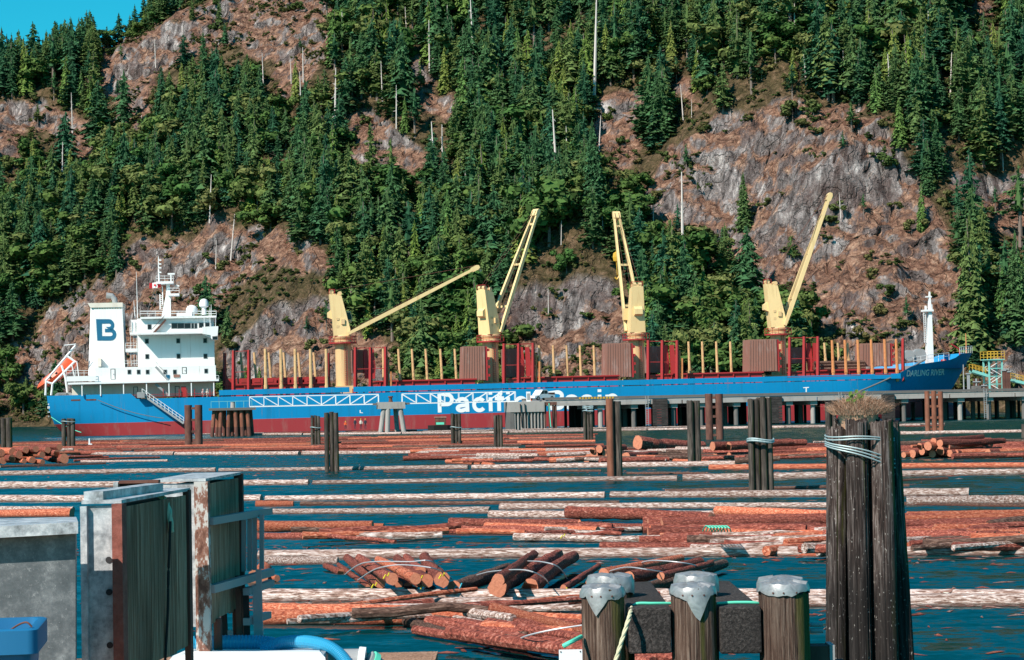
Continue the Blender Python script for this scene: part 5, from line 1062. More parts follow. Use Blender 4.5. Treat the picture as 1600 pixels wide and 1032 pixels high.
# rusty steel dolphin
sd_ = wthing('rusty_pile_dolphin', 'cluster of rusty steel pipe piles under a flat cap beside the stern gangway', 'dolphin', wx(362,0), 1, 0)
for k, (tx, bx0, y) in enumerate(((-2.9,-3.5,-1),(-2.3,-2.6,1),(-1.8,-2.1,-1.2),(-1.2,-1.3,1.2),(-.5,-.7,-.9),(.1,0,1.2),(.6,.8,-1.2),(1.2,1.4,1),(1.6,1.8,-1.1),(2.2,2.4,1),(2.6,3.0,-1),(3.1,3.5,.8))):
    b = MB(); t_ = 1.6/6.4; b.tube([(bx0,y*1.2,-2),(bx0+(tx-bx0)*.55,y*1.1,1.5)], .34, 10, 1, False); b.tube([(bx0+(tx-bx0)*.55,y*1.1,1.5),(tx,y,4.3)], .34, 10, 0, False); b.build('steel_pile', [MT['rust'], MT['rustdk']], sd_)
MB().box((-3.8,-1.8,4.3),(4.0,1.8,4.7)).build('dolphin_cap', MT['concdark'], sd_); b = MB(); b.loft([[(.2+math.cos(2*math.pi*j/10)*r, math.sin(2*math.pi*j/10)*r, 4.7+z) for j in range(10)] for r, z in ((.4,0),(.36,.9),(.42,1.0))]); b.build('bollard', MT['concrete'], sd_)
rl = MB()
for i in range(6): rl.beam((-3.4+i*1.35,-1.6,4.7),(-3.4+i*1.35,-1.6,5.8),.06,.06)
rl.beam((-3.4,-1.6,5.8),(3.4,-1.6,5.8),.06,.06); rl.build('guard_rail', MT['seafoam'], sd_)
# conveyor tower at the right end
ct = wthing('conveyor_tower', 'seafoam green steel tower with yellow railings at the end of the pier', 'tower', wx(1553,20), 20, 4.9)
sc_ = (wx(1563,20)-wx(1543,20))/2; zt = wp(1553,563,20)[1]-4.9
for sx0 in (-1,1):
    for sy in (-1.4,1.4): MB().beam((sx0*sc_,sy,0),(sx0*sc_,sy,zt),.28,.28).build('tower_leg', MT['seafoam'], ct)
for k in range(4):
    z0, z1 = zt*k/4, zt*(k+1)/4
    for sy in (-1.4,1.4):
        MB().beam((-sc_,sy,z1-.1),(sc_,sy,z1-.1),.14,.16).build('tower_girt', MT['seafoam'], ct); MB().beam((-sc_,sy,z0) if k%2 else (sc_,sy,z0),(sc_,sy,z1) if k%2 else (-sc_,sy,z1),.1,.1).build('tower_brace', MT['white'], ct)
MB().box((-sc_-.4,-1.9,zt),(sc_+.4,1.9,zt+.15)).build('tower_floor', MT['seafoam'], ct)
for z in (.6,1.15,1.6):
    for y in (-1.85,1.85): MB().beam((-sc_-.4,y,zt+z),(sc_+.4,y,zt+z),.07,.09).build('hand_rail', MT['yellow'], ct)
for i in range(6):
    for y in (-1.85,1.85): MB().beam((-sc_-.4+i*(2*sc_+.8)/5,y,zt),(-sc_-.4+i*(2*sc_+.8)/5,y,zt+1.6),.07,.07).build('rail_post', MT['yellow'], ct)
def ramp_(pa, ya, pb, yb, label):
    a, az = wp(pa,ya,20); c, cz = wp(pb,yb,20); e = wthing('conveyor_ramp', label, 'conveyor', a, 20, az); Ln = V((c-a,0,cz-az))
    for y in (-.8,.8):
        MB().beam((0,y,0),(Ln.x,y,Ln.z),.2,.5).build('ramp_girder', MT['seafoam'], e)
        for h in (.6,1.1): MB().beam((0,y,h+.2),(Ln.x,y,Ln.z+h+.2),.07,.08).build('hand_rail', MT['yellow'], e)
        for i in range(6): p = Ln*(i/5); MB().beam((p.x,y,p.z+.25),(p.x,y,p.z+1.3),.07,.07).build('rail_post', MT['yellow'], e)
    MB().beam((0,0,.2),(Ln.x,0,Ln.z+.2),1.4,.08).build('conveyor_belt', MT['creo'], e)
ramp_(1517,580,1543,588,'seafoam conveyor ramp with yellow rails left of the tower'); ramp_(1577,594,1625,605,'seafoam conveyor ramp with yellow rails right of the tower')
for i, (px, ty) in enumerate(((1568,580),(1572,578),(1576,582),(1513,585))):
    a, z = wp(px,ty,17); o = wthing('steel_column', ['dark column right of the conveyor tower, first of three','dark column right of the conveyor tower, middle of three','dark column right of the conveyor tower, last of three','pale column under the left conveyor ramp'][i], 'column', a, 17, 4.9); MB().box((-.22,-.2,0),(.22,.2,z-4.9)).build('column_shaft', MT['rustdk' if i < 3 else 'grey'], o); MB().box((-.4,-.35,z-4.9),(.4,.35,z-4.7)).build('column_head', MT['grey'], o)
for i, (pa, pb, ty) in enumerate(((1519,1531,592),(1532,1541,600))):
    a, z = wp(pa,ty,14); c, _ = wp(pb,ty,14); o = wthing('machinery_stack', ['grey drum machinery with pipes under the left conveyor ramp','low grey machinery right beside the conveyor tower foot'][i], 'machinery', (a+c)/2, 14, 4.9); h = z-4.9; w_ = (c-a)/2
    MB().box((-w_,-.6,0),(w_,.6,h*.45)).build('machine_base', MT['concdark'], o)
    for k in range(3): xx = -w_+.3+k*(2*w_-.6)/2; MB().tube([(xx,-.1,h*.45),(xx,-.1,h)], .16, 7).build('pipe', MT['grey' if k%2 else 'rustdk'], o)
    MB().tube([(-w_,-.3,h*.75),(w_,-.3,h*.75)], .12, 6).build('cross_pipe', MT['grey'], o)
o = wthing('lamp_pole', 'thin grey pole standing on the pier under the bow', 'pole', wx(1507,10), 10, 4.9); MB().tube([(0,0,0),(0,0,wp(1507,570,10)[1]-4.9)], [.13,.08], 8).build('pole_shaft', MT['grey'], o); MB().box((-.25,-.25,0),(.25,.25,.12)).build('pole_base', MT['concrete'], o)
# ------------------------------------------------------------------ logs
def logmesh(seed, mt, em, seg=12, sides=11, wob=.12, taper=.22, rag=False):
    r = random.Random(seed); rings = []; ph = r.uniform(0,6)
    for i in range(seg+1):
        t = i/seg; k = 1 - taper*t; cy, cz = .7*math.sin(t*2.6+ph)*wob*4, .22*math.sin(t*4+ph*2)*wob*4
        rings.append([(t, cy+math.cos(2*math.pi*j/sides)*k*(1+r.uniform(-wob,wob)), cz+math.sin(2*math.pi*j/sides)*k*(1+r.uniform(-wob,wob))) for j in range(sides)])
    b = MB(); b.loft(rings, 0, False); o = 0; b.f.append(tuple(range(sides))[::-1]); b.f.append(tuple(range(seg*sides, (seg+1)*sides))); b.m += [1,1]
    return b.mesh('log', [mt, em], True)
LOGS = {'bark': [logmesh(i, MT['bark'], MT['end']) for i in range(5)], 'peeled': [logmesh(i+10, MT['peeled'], MT['end'], wob=.05) for i in range(4)], 'grey': [logmesh(i+20, MT['greylog'], MT['greyend'], seg=14, wob=.08) for i in range(5)], 'dark': [logmesh(i+30, MT['darkbark'], MT['greyend'], seg=10) for i in range(3)], 'darkred': [logmesh(i+40, MT['darkbark'], MT['end'], seg=10) for i in range(3)]}
nlog = [0]
def log(p0, p1, r, kind_, label, group=None, name='log'):
    p0 = V(p0); p1 = V(p1); d = p1-p0; e = d.to_track_quat('X','Z').to_euler(); me_ = LOGS[kind_][nlog[0]%len(LOGS[kind_])]; nlog[0] += 1
    o = inst(name, me_, None, p0, e, (d.length, r, r)); return tag(o, label, 'log', group)
# boom lines of chained pale logs: way-points in the picture (water level), radius, kinds
BOOMS = [
 ([(-60,664),(60,665),(70,666)],.5,'greylast','lying on the far shore left of the stern'),
 ([(330,681),(800,677),(1200,669),(1440,666)],.42,'grey','in the farthest boom line under the ship'),
 ([(110,711),(400,711.5),(720,708)],.42,'grey','edging the far raft'),
 ([(1405,679),(1640,675)],.42,'grey','in the far boom line at right'),
 ([(-60,744),(0,742),(400,736),(800,732.5),(1170,727)],.40,'grey','in the first open boom line'),
 ([(-60,764),(400,757.5),(800,754.5),(1170,749),(1600,741),(1680,740)],.40,'grey','in the second boom line of open water'),
 ([(-60,784),(400,782),(800,778.5),(1240,774),(1520,775)],.38,'grey','in the third boom line of open water'),
 ([(1410,789),(1680,786)],.40,'grey','right of the tall pile cluster'),
 ([(-60,799),(118,799)],.34,'grey','at the left edge just above the grey tank'),
 ([(421,803),(770,802)],.36,'grey','in the boom line beyond the left orange bundle'),
 ([(777,796),(1300,794)],.38,'grey','in the upper boom line before the orange raft'),
 ([(760,808),(1310,811)],.36,'grey','in the lower boom line before the orange raft'),
 ([(-60,808),(116,807)],.36,'peeled','at the left edge touching the grey tank'),
 ([(400,872),(800,871),(1200,871),(1640,866)],.30,'grey','in the boom line behind the strapped bundles'),
 ([(400,882),(535,881)],.34,'grey','beside the left strapped bundle'),
 ([(400,938),(900,940),(1640,940)],.33,'grey','in the nearest boom line before the capped piles'),
 ([(560,948),(915,950),(1640,946)],.27,'grey','in the second row of the nearest boom line'),
 ([(1105,734),(1280,733),(1680,729)],.42,'peeled','in the bright orange boom line'),
]
def polyw(pts): return [G(x, y, 0) for x, y in pts]
for bi, (pts, r, kd, desc) in enumerate(BOOMS):
    kd = 'grey' if kd == 'greylast' else kd
    P = polyw(pts); tot = sum((b_-a).length for a, b_ in zip(P, P[1:])); n = max(1, round(tot/20.0)); seglen = tot/n
    def at(s):
        for a, b_ in zip(P, P[1:]):
            l = (b_-a).length
            if s <= l: return a.lerp(b_, s/l)
            s -= l
        return P[-1]
    for i in range(n):
        a = at(i*seglen+.15); c = at((i+1)*seglen-.15); 
        if random.random() < .5: a, c = c, a
        rr = r*.66*random.uniform(.8,1.15); j = random.gauss(0,.12); a = a+V((0,j,rr*.35)); c = c+V((0,j+random.gauss(0,.1),rr*.3))
        col = 'bleached grey' if kd == 'grey' else 'orange peeled'
        log(a, c, rr, kd, f'{col} boom log {desc}' + (f', {ORD[i]} from left' if n > 1 else ''), 'boom logs', 'boom_log')
# low dark logs
for a, c, r, k, lab in (((470,790),(968,787),.25,'dark','long dark waterlogged log low between two boom lines'), ((1040,769),(1420,760),.22,'darkred','thin dark red log floating left of the tall pile cluster'), ((1400,789),(1660,793),.2,'darkred','sunken dark red log right of the tall pile cluster'), ((400,791),(459,790),.42,'peeled','short orange log stub beside the box frame'), ((980,741),(1105,741),.2,'darkred','dark red log floating behind the steel and wood pile pair'), ((600,738),(940,737),.18,'darkred','thin red brown log below the middle raft'),
                       ((127,723),(262,721),.3,'grey','grey log floating right of the left log heap'), ((0,731),(165,725.5),.28,'dark','dark straight log under the left log heap'), ((1405,752),(1480,749),.18,'darkred','short dark red log beside the tall pile cluster'), ((400,815),(402,838),.2,'dark','short dark log stub by the frame')):
    log(G(*a)+V((0,0,.03)), G(*c)+V((0,0,.03)), r*.6, k, lab)
# far raft: many thin logs, the nearest as single logs, the rest as one mass
cnt_r = [0]
def raft(x0, x1, ytop, ybot, nrow, kinds, desc, group, r=(.22,.34), ln=(11,17), jit=.02):
    for i in range(nrow):
        t = (i+random.uniform(-.3,.3))/nrow; x = x0 + random.uniform(-40,10)
        while x < x1:
            y = ytop(x) + (ybot(x)-ytop(x))*min(max(t,0),1); a = G(x, y); L_ = random.uniform(*ln); s = FPX/a.y
            if x + L_*s > x1 + 30: L_ = max(4, (x1+25-x)/s)
            ang_ = random.gauss(.03, jit*3); c = a + V((math.cos(ang_), math.sin(ang_)*1.0, 0))*L_; rr = random.uniform(*r)*.62; z = random.choice((.05,.08,.2))
            k = random.choice(kinds); yield (a+V((0,0,z)), c+V((0,0,z*random.uniform(.6,1.2))), rr, k); x += L_*s + random.uniform(2,14)
far = list(raft(30, 660, lambda x: np.interp(x,[30,300,500,660],[693,689,687,684]), lambda x: 709+0*x, 24, ['bark','bark','peeled','darkred'], '', '')) + list(raft(640, 905, lambda x: 682.5, lambda x: 702, 18, ['bark','bark','peeled','darkred'], '', '')) + list(raft(340, 1450, lambda x: 679.5-(x-340)*.0125, lambda x: 681.5-(x-340)*.0125, 2, ['bark','grey'], '', '', r=(.2,.3)))
far.sort(key=lambda t: t[0].y); fs_ = MB()
for i, (a, c, r, k) in enumerate(far):
    pxm = float(project(np.array([(a+c)/2]))[0][0])
    if i < 90:
        log(a, c, r, k, ('reddish bark' if k == 'bark' else 'peeled orange' if k == 'peeled' else 'dark brown') + ' log in the ' + ('left end of the far raft' if pxm < 130 else 'far raft right of the stern piles' if pxm < 250 else 'far raft below the rusty dolphin' if pxm < 380 else 'far raft left of the tall cluster' if pxm < 500 else 'far raft right of the tall cluster' if pxm < 580 else 'far raft under the concrete dolphin' if pxm < 690 else 'far raft in front of the abutment' if pxm < 910 else 'thin log line under the pier'), 'logs of the far raft')
    else:
        mi = {'bark':0,'peeled':1,'darkred':2,'grey':3,'dark':2}[k]; fs_.tube([a, (a+c)/2+V((0,0,random.uniform(-.03,.05))), c], [r, r*.95, r*.85], 7, mi)
o = fs_.build('far_raft_logs', [MT['bark_m'], MT['peeled_m'], MT['dark_m'], MT['grey_m']]); o['kind'] = 'stuff'; tag(o, 'mass of thin floating logs in the far raft below the ship', 'log raft')
# middle raft
mid = list(raft(668, 930, lambda x: 706, lambda x: 722, 10, ['bark','peeled','bark','grey'], '', '', r=(.25,.5), ln=(9,14))) + list(raft(985, 1100, lambda x: 702, lambda x: 721, 6, ['bark','darkred'], '', '', ln=(6,9))) + list(raft(1190, 1320, lambda x: 700, lambda x: 718, 6, ['bark','bark','peeled'], '', '', ln=(8,11), r=(.25,.4))) + list(raft(1395, 1620, lambda x: 694, lambda x: 717, 8, ['bark','bark','darkred'], '', '', ln=(7,12), r=(.25,.4))) + list(raft(20,115,lambda x: 702, lambda x: 712, 4, ['bark','peeled'], '', '', ln=(5,8)))
for a, c, r, k in mid:
    pxm = float(project(np.array([(a+c)/2]))[0][0]); w_ = 'behind the left log heap' if pxm < 200 else 'in the middle raft left of the steel pile' if pxm < 960 else 'around the big hollow log' if pxm < 1150 else 'in the middle raft left of the tall cluster' if pxm < 1360 else 'in the right edge raft'
    log(a, c, r, k, ('red bark' if k == 'bark' else 'orange peeled' if k == 'peeled' else 'pale' if k == 'grey' else 'dark red') + ' log floating ' + w_, 'logs of the middle raft')
def heap(items, desc, group):
    # items: (near end px,py, far end px,py, depth at near end taken from its water row, radius m, height m, kind)
    for i, (nx_, ny_, fx, fy, row, r, k) in enumerate(items):
        Yn = G(nx_, row).y; a = W(nx_, ny_, Yn); d = G(fx, max(fy, hor(fx)+20), a.z if a.z < 3 else 0); c = W(fx, fy, Yn*1.0) if abs(fx-nx_) > 60 else d
        if (c-a).length > 16: c = a + (c-a).normalized()*13
        c.z = max(c.z, .15); yield a, c, r, k, desc, group
def put(items, desc, group):
    for i, (a, c, r, k, d_, g_) in enumerate(heap(items, desc, group)):
        lab = f'{dict(bark="red bark", peeled="orange peeled", darkred="dark bark", dark="dark", grey="pale")[k]} log {desc}, {ORD[i]} from left'; log(a, c, r, k, lab, group)
def ends(lst, row, fdx, fdl, kinds, r, desc, group):
    # log heaps with sawn ends towards the camera: end centres in pixels, logs running fdl metres back with sideways slant fdx
    Yn = G(lst[0][0], row).y
    for i, (px, py, rp) in enumerate(sorted(lst)):
        s = FPX/Yn; a = W(px, py, Yn + random.uniform(-.4,.4)); fd = V((fdx+random.gauss(0,.08), 1, random.gauss(0,.015))).normalized()*fdl*random.uniform(.85,1.1); rr = rp/s
        log(a, a+fd, rr, random.choice(kinds), f'sawn-end log {desc}, {ORD[i]} from left' if len(lst) <= 20 else f'sawn-end log {desc}', group)
ends([(103,717,7.5),(88,708,5.5),(66,711,5),(51,719,5.5),(67,722,4),(32,711,6),(76,704,5),(18,716,6),(20,706,6),(5,720,6),(38,721,4),(58,702,5),(95,699,5),(42,704,5),(3,708,6)], 727, -.75, 8, ['bark','bark','peeled'], 0, 'in the heap at the left edge', 'left log heap')
ends([(921,716,6),(930,711,6.5),(945,709,6),(938,702,6),(915,719,4.5),(952,713,5.5),(980,714,7),(925,704,5),(960,717,5)], 722, .35, 7, ['bark','bark','darkred'], 0, 'in the heap behind the steel and wood piles', 'middle log heap')
log(W(999,692,G(999,706).y), W(1096,699,G(999,706).y+7), .62, 'bark', 'big hollow log with its sawn end raised on the middle raft')
ends([(1112,697,7),(1138,697,6.5),(1140,712,5),(1152,714,5),(1118,713,5)], 719, 1.6, 8, ['bark'], 0, 'in the bundle left of the cabled pile cluster', 'bundle by the cabled piles')
ends([(1427,710,6.5),(1442,706,5.5),(1450,697,7),(1455,709,6),(1468,704,7),(1470,693,6),(1482,708,5.5),(1495,708,4.5),(1412,711,4.5),(1436,697,5),(1460,690,5),(1480,699,5),(1525,712,5),(1545,707,5)], 717, .9, 9, ['bark','bark','peeled'], 0, 'in the heap right of the tall pile cluster', 'right log heap')
# orange raft bundles
for a, c, z, r, k, lab in (((400,834),(583,833),.55,.44,'peeled','thick peeled log on the left orange bundle with sawn right end'), ((400,842),(562,840),.1,.36,'bark','lower bark log of the left orange bundle'), ((560,836),(628,836),.1,.30,'bark','short log at the right end of the left orange bundle'), ((520,826),(600,826),.2,.25,'peeled','slim orange log behind the left bundle'), ((590,832),(700,829),.05,.3,'grey','pale log between the two orange bundles'),
    ((685,834),(890,836),.25,.42,'bark','lower log of the middle orange bundle'), ((705,825),(905,828),.45,.36,'bark','upper log of the middle orange bundle'), ((760,832),(935,838),.4,.36,'peeled','right log of the middle orange bundle with paint mark'), ((890,813),(1110,825),.7,.5,'bark','large bark log at the upper left of the orange raft'), ((905,830),(1030,832),.3,.38,'bark','bark log ending left of the coiled rope'), ((1018,838),(1330,848),.45,.36,'peeled','long peeled log across the front of the orange raft'),
    ((940,860),(1310,862),.15,.42,'bark','flat grey red log along the near edge of the orange raft'), ((925,868),(1290,869),0,.25,'peeled','thin orange log at the waterline of the orange raft'), ((1120,813),(1340,820),.7,.40,'peeled','bright orange log behind the coiled rope')):
    log(G(*a)+V((0,0,z*.5)), G(*c)+V((0,0,z*.5)), r*.52, k, lab)
orr = list(raft(1030, 1640, lambda x: 822-(x-1030)*.008, lambda x: 860-(x-1030)*.012, 15, ['bark','peeled','bark'], '', '', r=(.24,.38), ln=(6,10), jit=.02))
for a, c, r, k in orr:
    pxm = float(project(np.array([(a+c)/2]))[0][0]); log(a+V((0,0,.1)), c+V((0,0,.1)), r, k, ('red bark' if k == 'bark' else 'orange peeled') + ' log in the orange raft ' + ('around the coiled rope' if pxm < 1150 else 'left of the tall pile cluster' if pxm < 1350 else 'right of the tall pile cluster'), 'logs of the orange raft')
ends([(1528,839,8.5),(1545,851,9),(1575,843,8),(1592,838,8),(1560,846,6),(1515,846,6),(1590,852,6),(1555,836,6)], 859, -1.6, 5, ['bark'], 0, 'in the heap at the right end of the orange raft', 'right orange heap')
# strapped bundles
SB = [
 [((890,385),(640,215),.0,5,'bark'),((985,352),(700,165),.25,9.5,'bark'),((1047,322),(820,165),.65,9.6,'bark'),((1125,372),(980,240),.05,6,'bark'),((1250,322),(950,175),.65,9,'peeled'),((1195,378),(1080,260),.0,6,'bark'),((1355,340),(1090,170),.5,10,'bark'),((1270,385),(1180,300),.0,5,'bark'),((1470,335),(1310,150),.55,12.5,'bark'),((660,272),(550,222),.05,6,'bark'),((1300,260),(1165,155),.6,8,'bark')],
]
for bi, items in enumerate(SB):
    for i, (a, c, z, rp, k) in enumerate(items):
        ax, ay = 400+a[0]/5, 840+a[1]/5; fx, fy = 400+c[0]/5, 840+c[1]/5; A_ = G(ax, ay, z); C_ = G(fx, fy, z*.8+.1); log(A_, C_, rp*A_.y/FPX, k, f'bark log in the left strapped bundle, {ORD[i]} of its logs' if False else 'red bark log with sawn end in the left strapped bundle', 'left strapped bundle')
for i, (a, c, z, rp, k, lab) in enumerate((((1000,380),(1250,285),.1,12,'darkred','dark bark log with cyan painted end in the middle strapped bundle'),((1200,340),(1400,215),.75,10,'bark','top log of the middle strapped bundle'),((1220,385),(1505,215),.35,15,'bark','thick dark bark log in the centre of the middle strapped bundle'),((1365,372),(1600,225),.35,13,'bark','right log of the middle strapped bundle'),((1120,350),(1330,255),.0,8,'darkred','low dark log in the middle strapped bundle'))):
    A_ = G(400+a[0]/3.2, 800+a[1]/3.2, z); C_ = G(400+c[0]/3.2, 800+c[1]/3.2, z*.9+.1); log(A_, C_, rp*A_.y/FPX, k, lab, 'middle strapped bundle')
for i, (a, c, z, rp, k, lab) in enumerate((((115,428),(300,300),.15,6,'bark','log with yellow paint mark left of the right strapped bundle'),((575,425),(990,290),.15,10.5,'darkred','dark log with red end in front of the right strapped bundle'),((655,360),(930,285),.6,6.5,'bark','short top log of the right strapped bundle'),((330,345),(760,258),.5,9,'peeled','long orange log at the back of the right strapped bundle'),((480,365),(860,280),.55,10,'bark','middle log of the right strapped bundle'),((420,385),(700,330),.3,9,'bark','left log of the right strapped bundle'),((250,390),(560,300),.2,8,'bark','low log of the right strapped bundle'))):
    A_ = G(850+a[0]/3.555, 800+a[1]/3.555, z); C_ = G(850+c[0]/3.555, 800+c[1]/3.555, z*.9+.1); log(A_, C_, rp*A_.y/FPX, k, lab, 'right strapped bundle')
# near raft, lower middle
for i, (a, c, z, r, k, lab) in enumerate((((400,955),(760,957),.55,.33,'peeled','bright peeled log at the back of the near raft'),((400,965),(745,966),.3,.36,'peeled','middle long orange log of the near raft'),((400,974),(725,976),.0,.30,'bark','front bark log of the near raft touching the water'),((735,958),(770,960),.3,.30,'bark','short log stub at the end of the near raft'),
    ((637,972),(735,998),.15,.22,'darkred','dark bark log pointing left at the tip of the near angled raft'),((668,973),(900,1002),.35,.26,'bark','bark log above the left tip of the near angled raft'),((715,986),(915,1016),.2,.24,'bark','front bark log of the near angled raft'),((770,950),(915,986),.75,.22,'peeled','smooth log lying on top of the near angled raft'),((760,966),(915,994),.45,.28,'bark','thick log in the middle of the near angled raft'),((725,975),(915,1005),.3,.26,'bark','inner log of the near angled raft'),((790,985),(915,1010),.2,.25,'bark','right log of the near angled raft'),((720,1002),(730,1004),.0,.1,'peeled','small chunk of wood beside the near angled raft'))):
    log(G(*a, z*.5), G(*c, z*.5), r*.55, k, lab)
log(G(402,905,.1), G(412,890,.3), .3, 'peeled', 'small orange log stub beside the box frame'); log(G(415,905,.05), G(434,904,.1), .12, 'peeled', 'thin orange branch floating beside the box frame')
# steel straps over the bundles
def strap(pts, z, label, mt='strap', r=.016, grp=None):
    P = [G(x, y, zz*.85) for (x, y), zz in zip(pts, z)]; Q = []
    for i in range(len(P)-1):
        p0 = P[max(i-1,0)]; p1 = P[i]; p2 = P[i+1]; p3 = P[min(i+2,len(P)-1)]
        for k in range(6):
            t = k/6; Q.append(.5*((2*p1)+(p2-p0)*t+(2*p0-5*p1+4*p2-p3)*t*t+(3*p1-p0-3*p2+p3)*t*t*t))
    Q.append(P[-1]); o = MB().tube(Q, r, 6).build('strap' if mt == 'strap' else 'rope', MT[mt], None, True, Q[0]); return tag(o, label, 'strap' if mt == 'strap' else 'rope', grp)
strap([(539,898),(560,883),(585,878),(640,878),(675,878),(706,905)], [.1,.7,1.0,1.1,1.1,.2], 'rear steel strap over the left strapped bundle'); strap([(559,907),(580,893),(600,886),(630,883),(680,889),(704,903)], [.1,.7,1.0,1.1,1.1,.3], 'front steel strap over the left strapped bundle')
strap([(745,899),(770,893),(820,891),(850,903),(858,915)], [.4,.8,1.1,.8,.2], 'front steel strap over the middle strapped bundle'); strap([(812,877),(845,878),(872,886),(886,904)], [.8,1.1,1.0,.2], 'rear steel strap over the middle strapped bundle')
strap([(940,897),(975,887),(1010,890),(1060,898)], [.5,.9,1.0,.5], 'front steel strap over the right strapped bundle'); strap([(1000,880),(1025,876),(1080,882),(1100,893)], [.7,1.0,.9,.3], 'rear steel strap over the right strapped bundle'); strap([(795,1009),(820,995),(860,985),(912,977)], [.1,.6,.8,.9], 'steel strap over the near angled raft')
for k in range(7): x = 1098+k*5; strap([(x,830),(x+5,822),(x+12,826),(x+14,831)], [.9,1.15,1.1,.8], 'pale green rope coil lying on the orange raft', 'greenrope', .022, 'rope coils on the orange raft')
# loose logs and slabs strewn over the rafts: past counting, one mass
lp = MB()
for x0, x1, y0, y1, n, r0, desc in ((1030,1290,828,862,26,.16,'left half of the orange raft'),(1420,1600,818,858,22,.16,'right half of the orange raft'),(690,920,822,840,8,.14,'middle orange bundle'),(420,560,826,842,6,.13,'left orange bundle'),(690,940,706,722,26,.2,'middle raft left of the steel pile'),(1200,1310,690,717,14,.2,'middle raft left of the tall cluster'),(1420,1600,688,716,18,.2,'raft at the right edge'),(640,905,968,1010,12,.12,'near angled raft'),(420,740,944,972,14,.10,'near long raft'),(985,1170,700,720,16,.18,'middle raft by the hollow log'),(0,120,704,726,10,.18,'left log heap')):
    for i in range(n):
        x = random.uniform(x0, x1); y = random.uniform(y0, y1); a = G(x, y, random.uniform(.12,.4)); ang_ = random.gauss(0,.35) if 'angled' not in desc else random.gauss(-.75,.2); l_ = random.uniform(1.5,6) if y > 780 else random.uniform(3,8)
        e_ = a+V((math.cos(ang_)*l_, math.sin(ang_)*l_*1.3, random.uniform(-.12,.12))); q_ = r0*random.uniform(.5,1.2); lp.tube([a, a.lerp(e_,.3)+V((0,0,random.gauss(0,.02))), a.lerp(e_,.7)+V((0,0,random.gauss(0,.03))), e_], [q_*1.05,q_,q_*.95,q_*.85], 8, random.choice((0,0,1,2,3)))
o = lp.build('loose_log_pieces', [MT['bark_m'], MT['peeled_m'], MT['dark_m'], MT['grey_m']], None, True); o['kind'] = 'stuff'; tag(o, 'broken log pieces and slabs strewn over the floating rafts', 'debris')
# bark chips and twigs afloat
ch = MB()
for i in range(2600):
    x = random.uniform(-20,1620); y = random.choice([random.uniform(672,720), random.gauss(712,6), random.gauss(738,4), random.gauss(866,8), random.gauss(945,10), random.uniform(700,1030)])
    if y < 672 or y > 1040: continue
    p = G(x, y, .012); a = random.uniform(0,3.14); l_ = random.uniform(.05,.35); w_ = l_*random.uniform(.1,.3); d_ = V((math.cos(a),math.sin(a),0)); n_ = V((-d_.y,d_.x,0)); h_ = V((0,0,random.uniform(.01,.04)))
    ch.add([p-d_*l_-n_*w_, p+d_*l_-n_*w_*.4, p+d_*l_*.9+n_*w_, p-d_*l_*.8+n_*w_*.6, p+h_], [(0,1,4),(1,2,4),(2,3,4),(3,0,4)], random.choice((0,0,1,2)))
o = ch.build('floating_bark', [MT['bark_m'], MT['peeled_m'], MT['grey_m']]); o['kind'] = 'stuff'; tag(o, 'bark chips and twigs floating between the logs', 'debris')
# painted marks on log ends
for px, py, z, mt, lab in ((586,913,.28,'ymark','yellow paint mark on a log end in the left bundle'),(605,898,.75,'ymark','yellow paint tag on the pale log end'),(657,902,.6,'ymark','yellow paint tag between log ends of the left bundle'),(662,915,.1,'ymark','yellow paint blot low in the left bundle'),(691,898,.7,'ymark','yellow paint tag on the rightmost log of the left bundle'),(715,917,.1,'cmark','cyan painted mark on the dark log end'),(881,921,.15,'ymark','yellow paint mark on the small log end'),(879,837,.5,'ymark','yellow paint mark on the middle orange bundle')):
    P = G(px, py, z) + V((0,-.35,0)); b = MB(); q = .07 if mt == 'ymark' else .12
    b.tube([P+V((-q,0,-q)), P+V((-q*.2,-.02,q*.4)), P+V((q*.5,0,-q*.2)), P+V((q,-.02,q))], .018, 5); tag(b.build('paint_mark', MT[mt], None, False, P), lab, 'paint mark')
# far workers on the log line, boom boat, marker post, duck
for px, lab, tp in ((480,'person in red vest crouching on the far log line','vest'),(555-0,'person in dark clothes and yellow hard hat on the log line','cloth'),(564,'person in pale top and yellow hard hat beside the hull','offwhite'),(571,'person in dark jacket with yellow hard hat, rightmost on the log line','cloth')):
    P = G(px if px != 480 else 540, 674); P.z = .45; person(P, 1.75 if px != 480 else 1.35, lab, .3, MT[tp], MT['cloth'], MT['hat'])
bo = empty('boom_boat', G(689,672.5), 'small dark workboat with green tarp lying against the red hull', 'boat'); b = MB(); b.loft([[(x,-w_,.9),(x,-w_*.6,-.2),(x,w_*.6,-.2),(x,w_,.9)] for x, w_ in ((-2.3,.6),(-1.2,1.2),(1.2,1.2),(2.3,.5))]); b.build('boat_hull', MT['creo'], bo); MB().box((-1.0,-.8,.9),(.9,.8,2.2)).build('wheelhouse', MT['rustdk'], bo); MB().box((-1.15,-.9,2.2),(1.05,.9,2.4)).build('wheelhouse_roof', MT['brown'], bo); MB().box((-.8,-.83,1.0),(.6,-.801,1.4)).build('tarp', MT['greenrope'], bo)
mp = empty('marker_post', G(140,697), 'small white marker post standing on the far raft', 'post'); MB().tube([(0,0,0),(0,0,1.0)], .12, 7).build('post_shaft', MT['pvc'], mp); MB().box((-.35,-.1,0),(.35,.1,.3)).build('post_foot', MT['pvc'], mp)
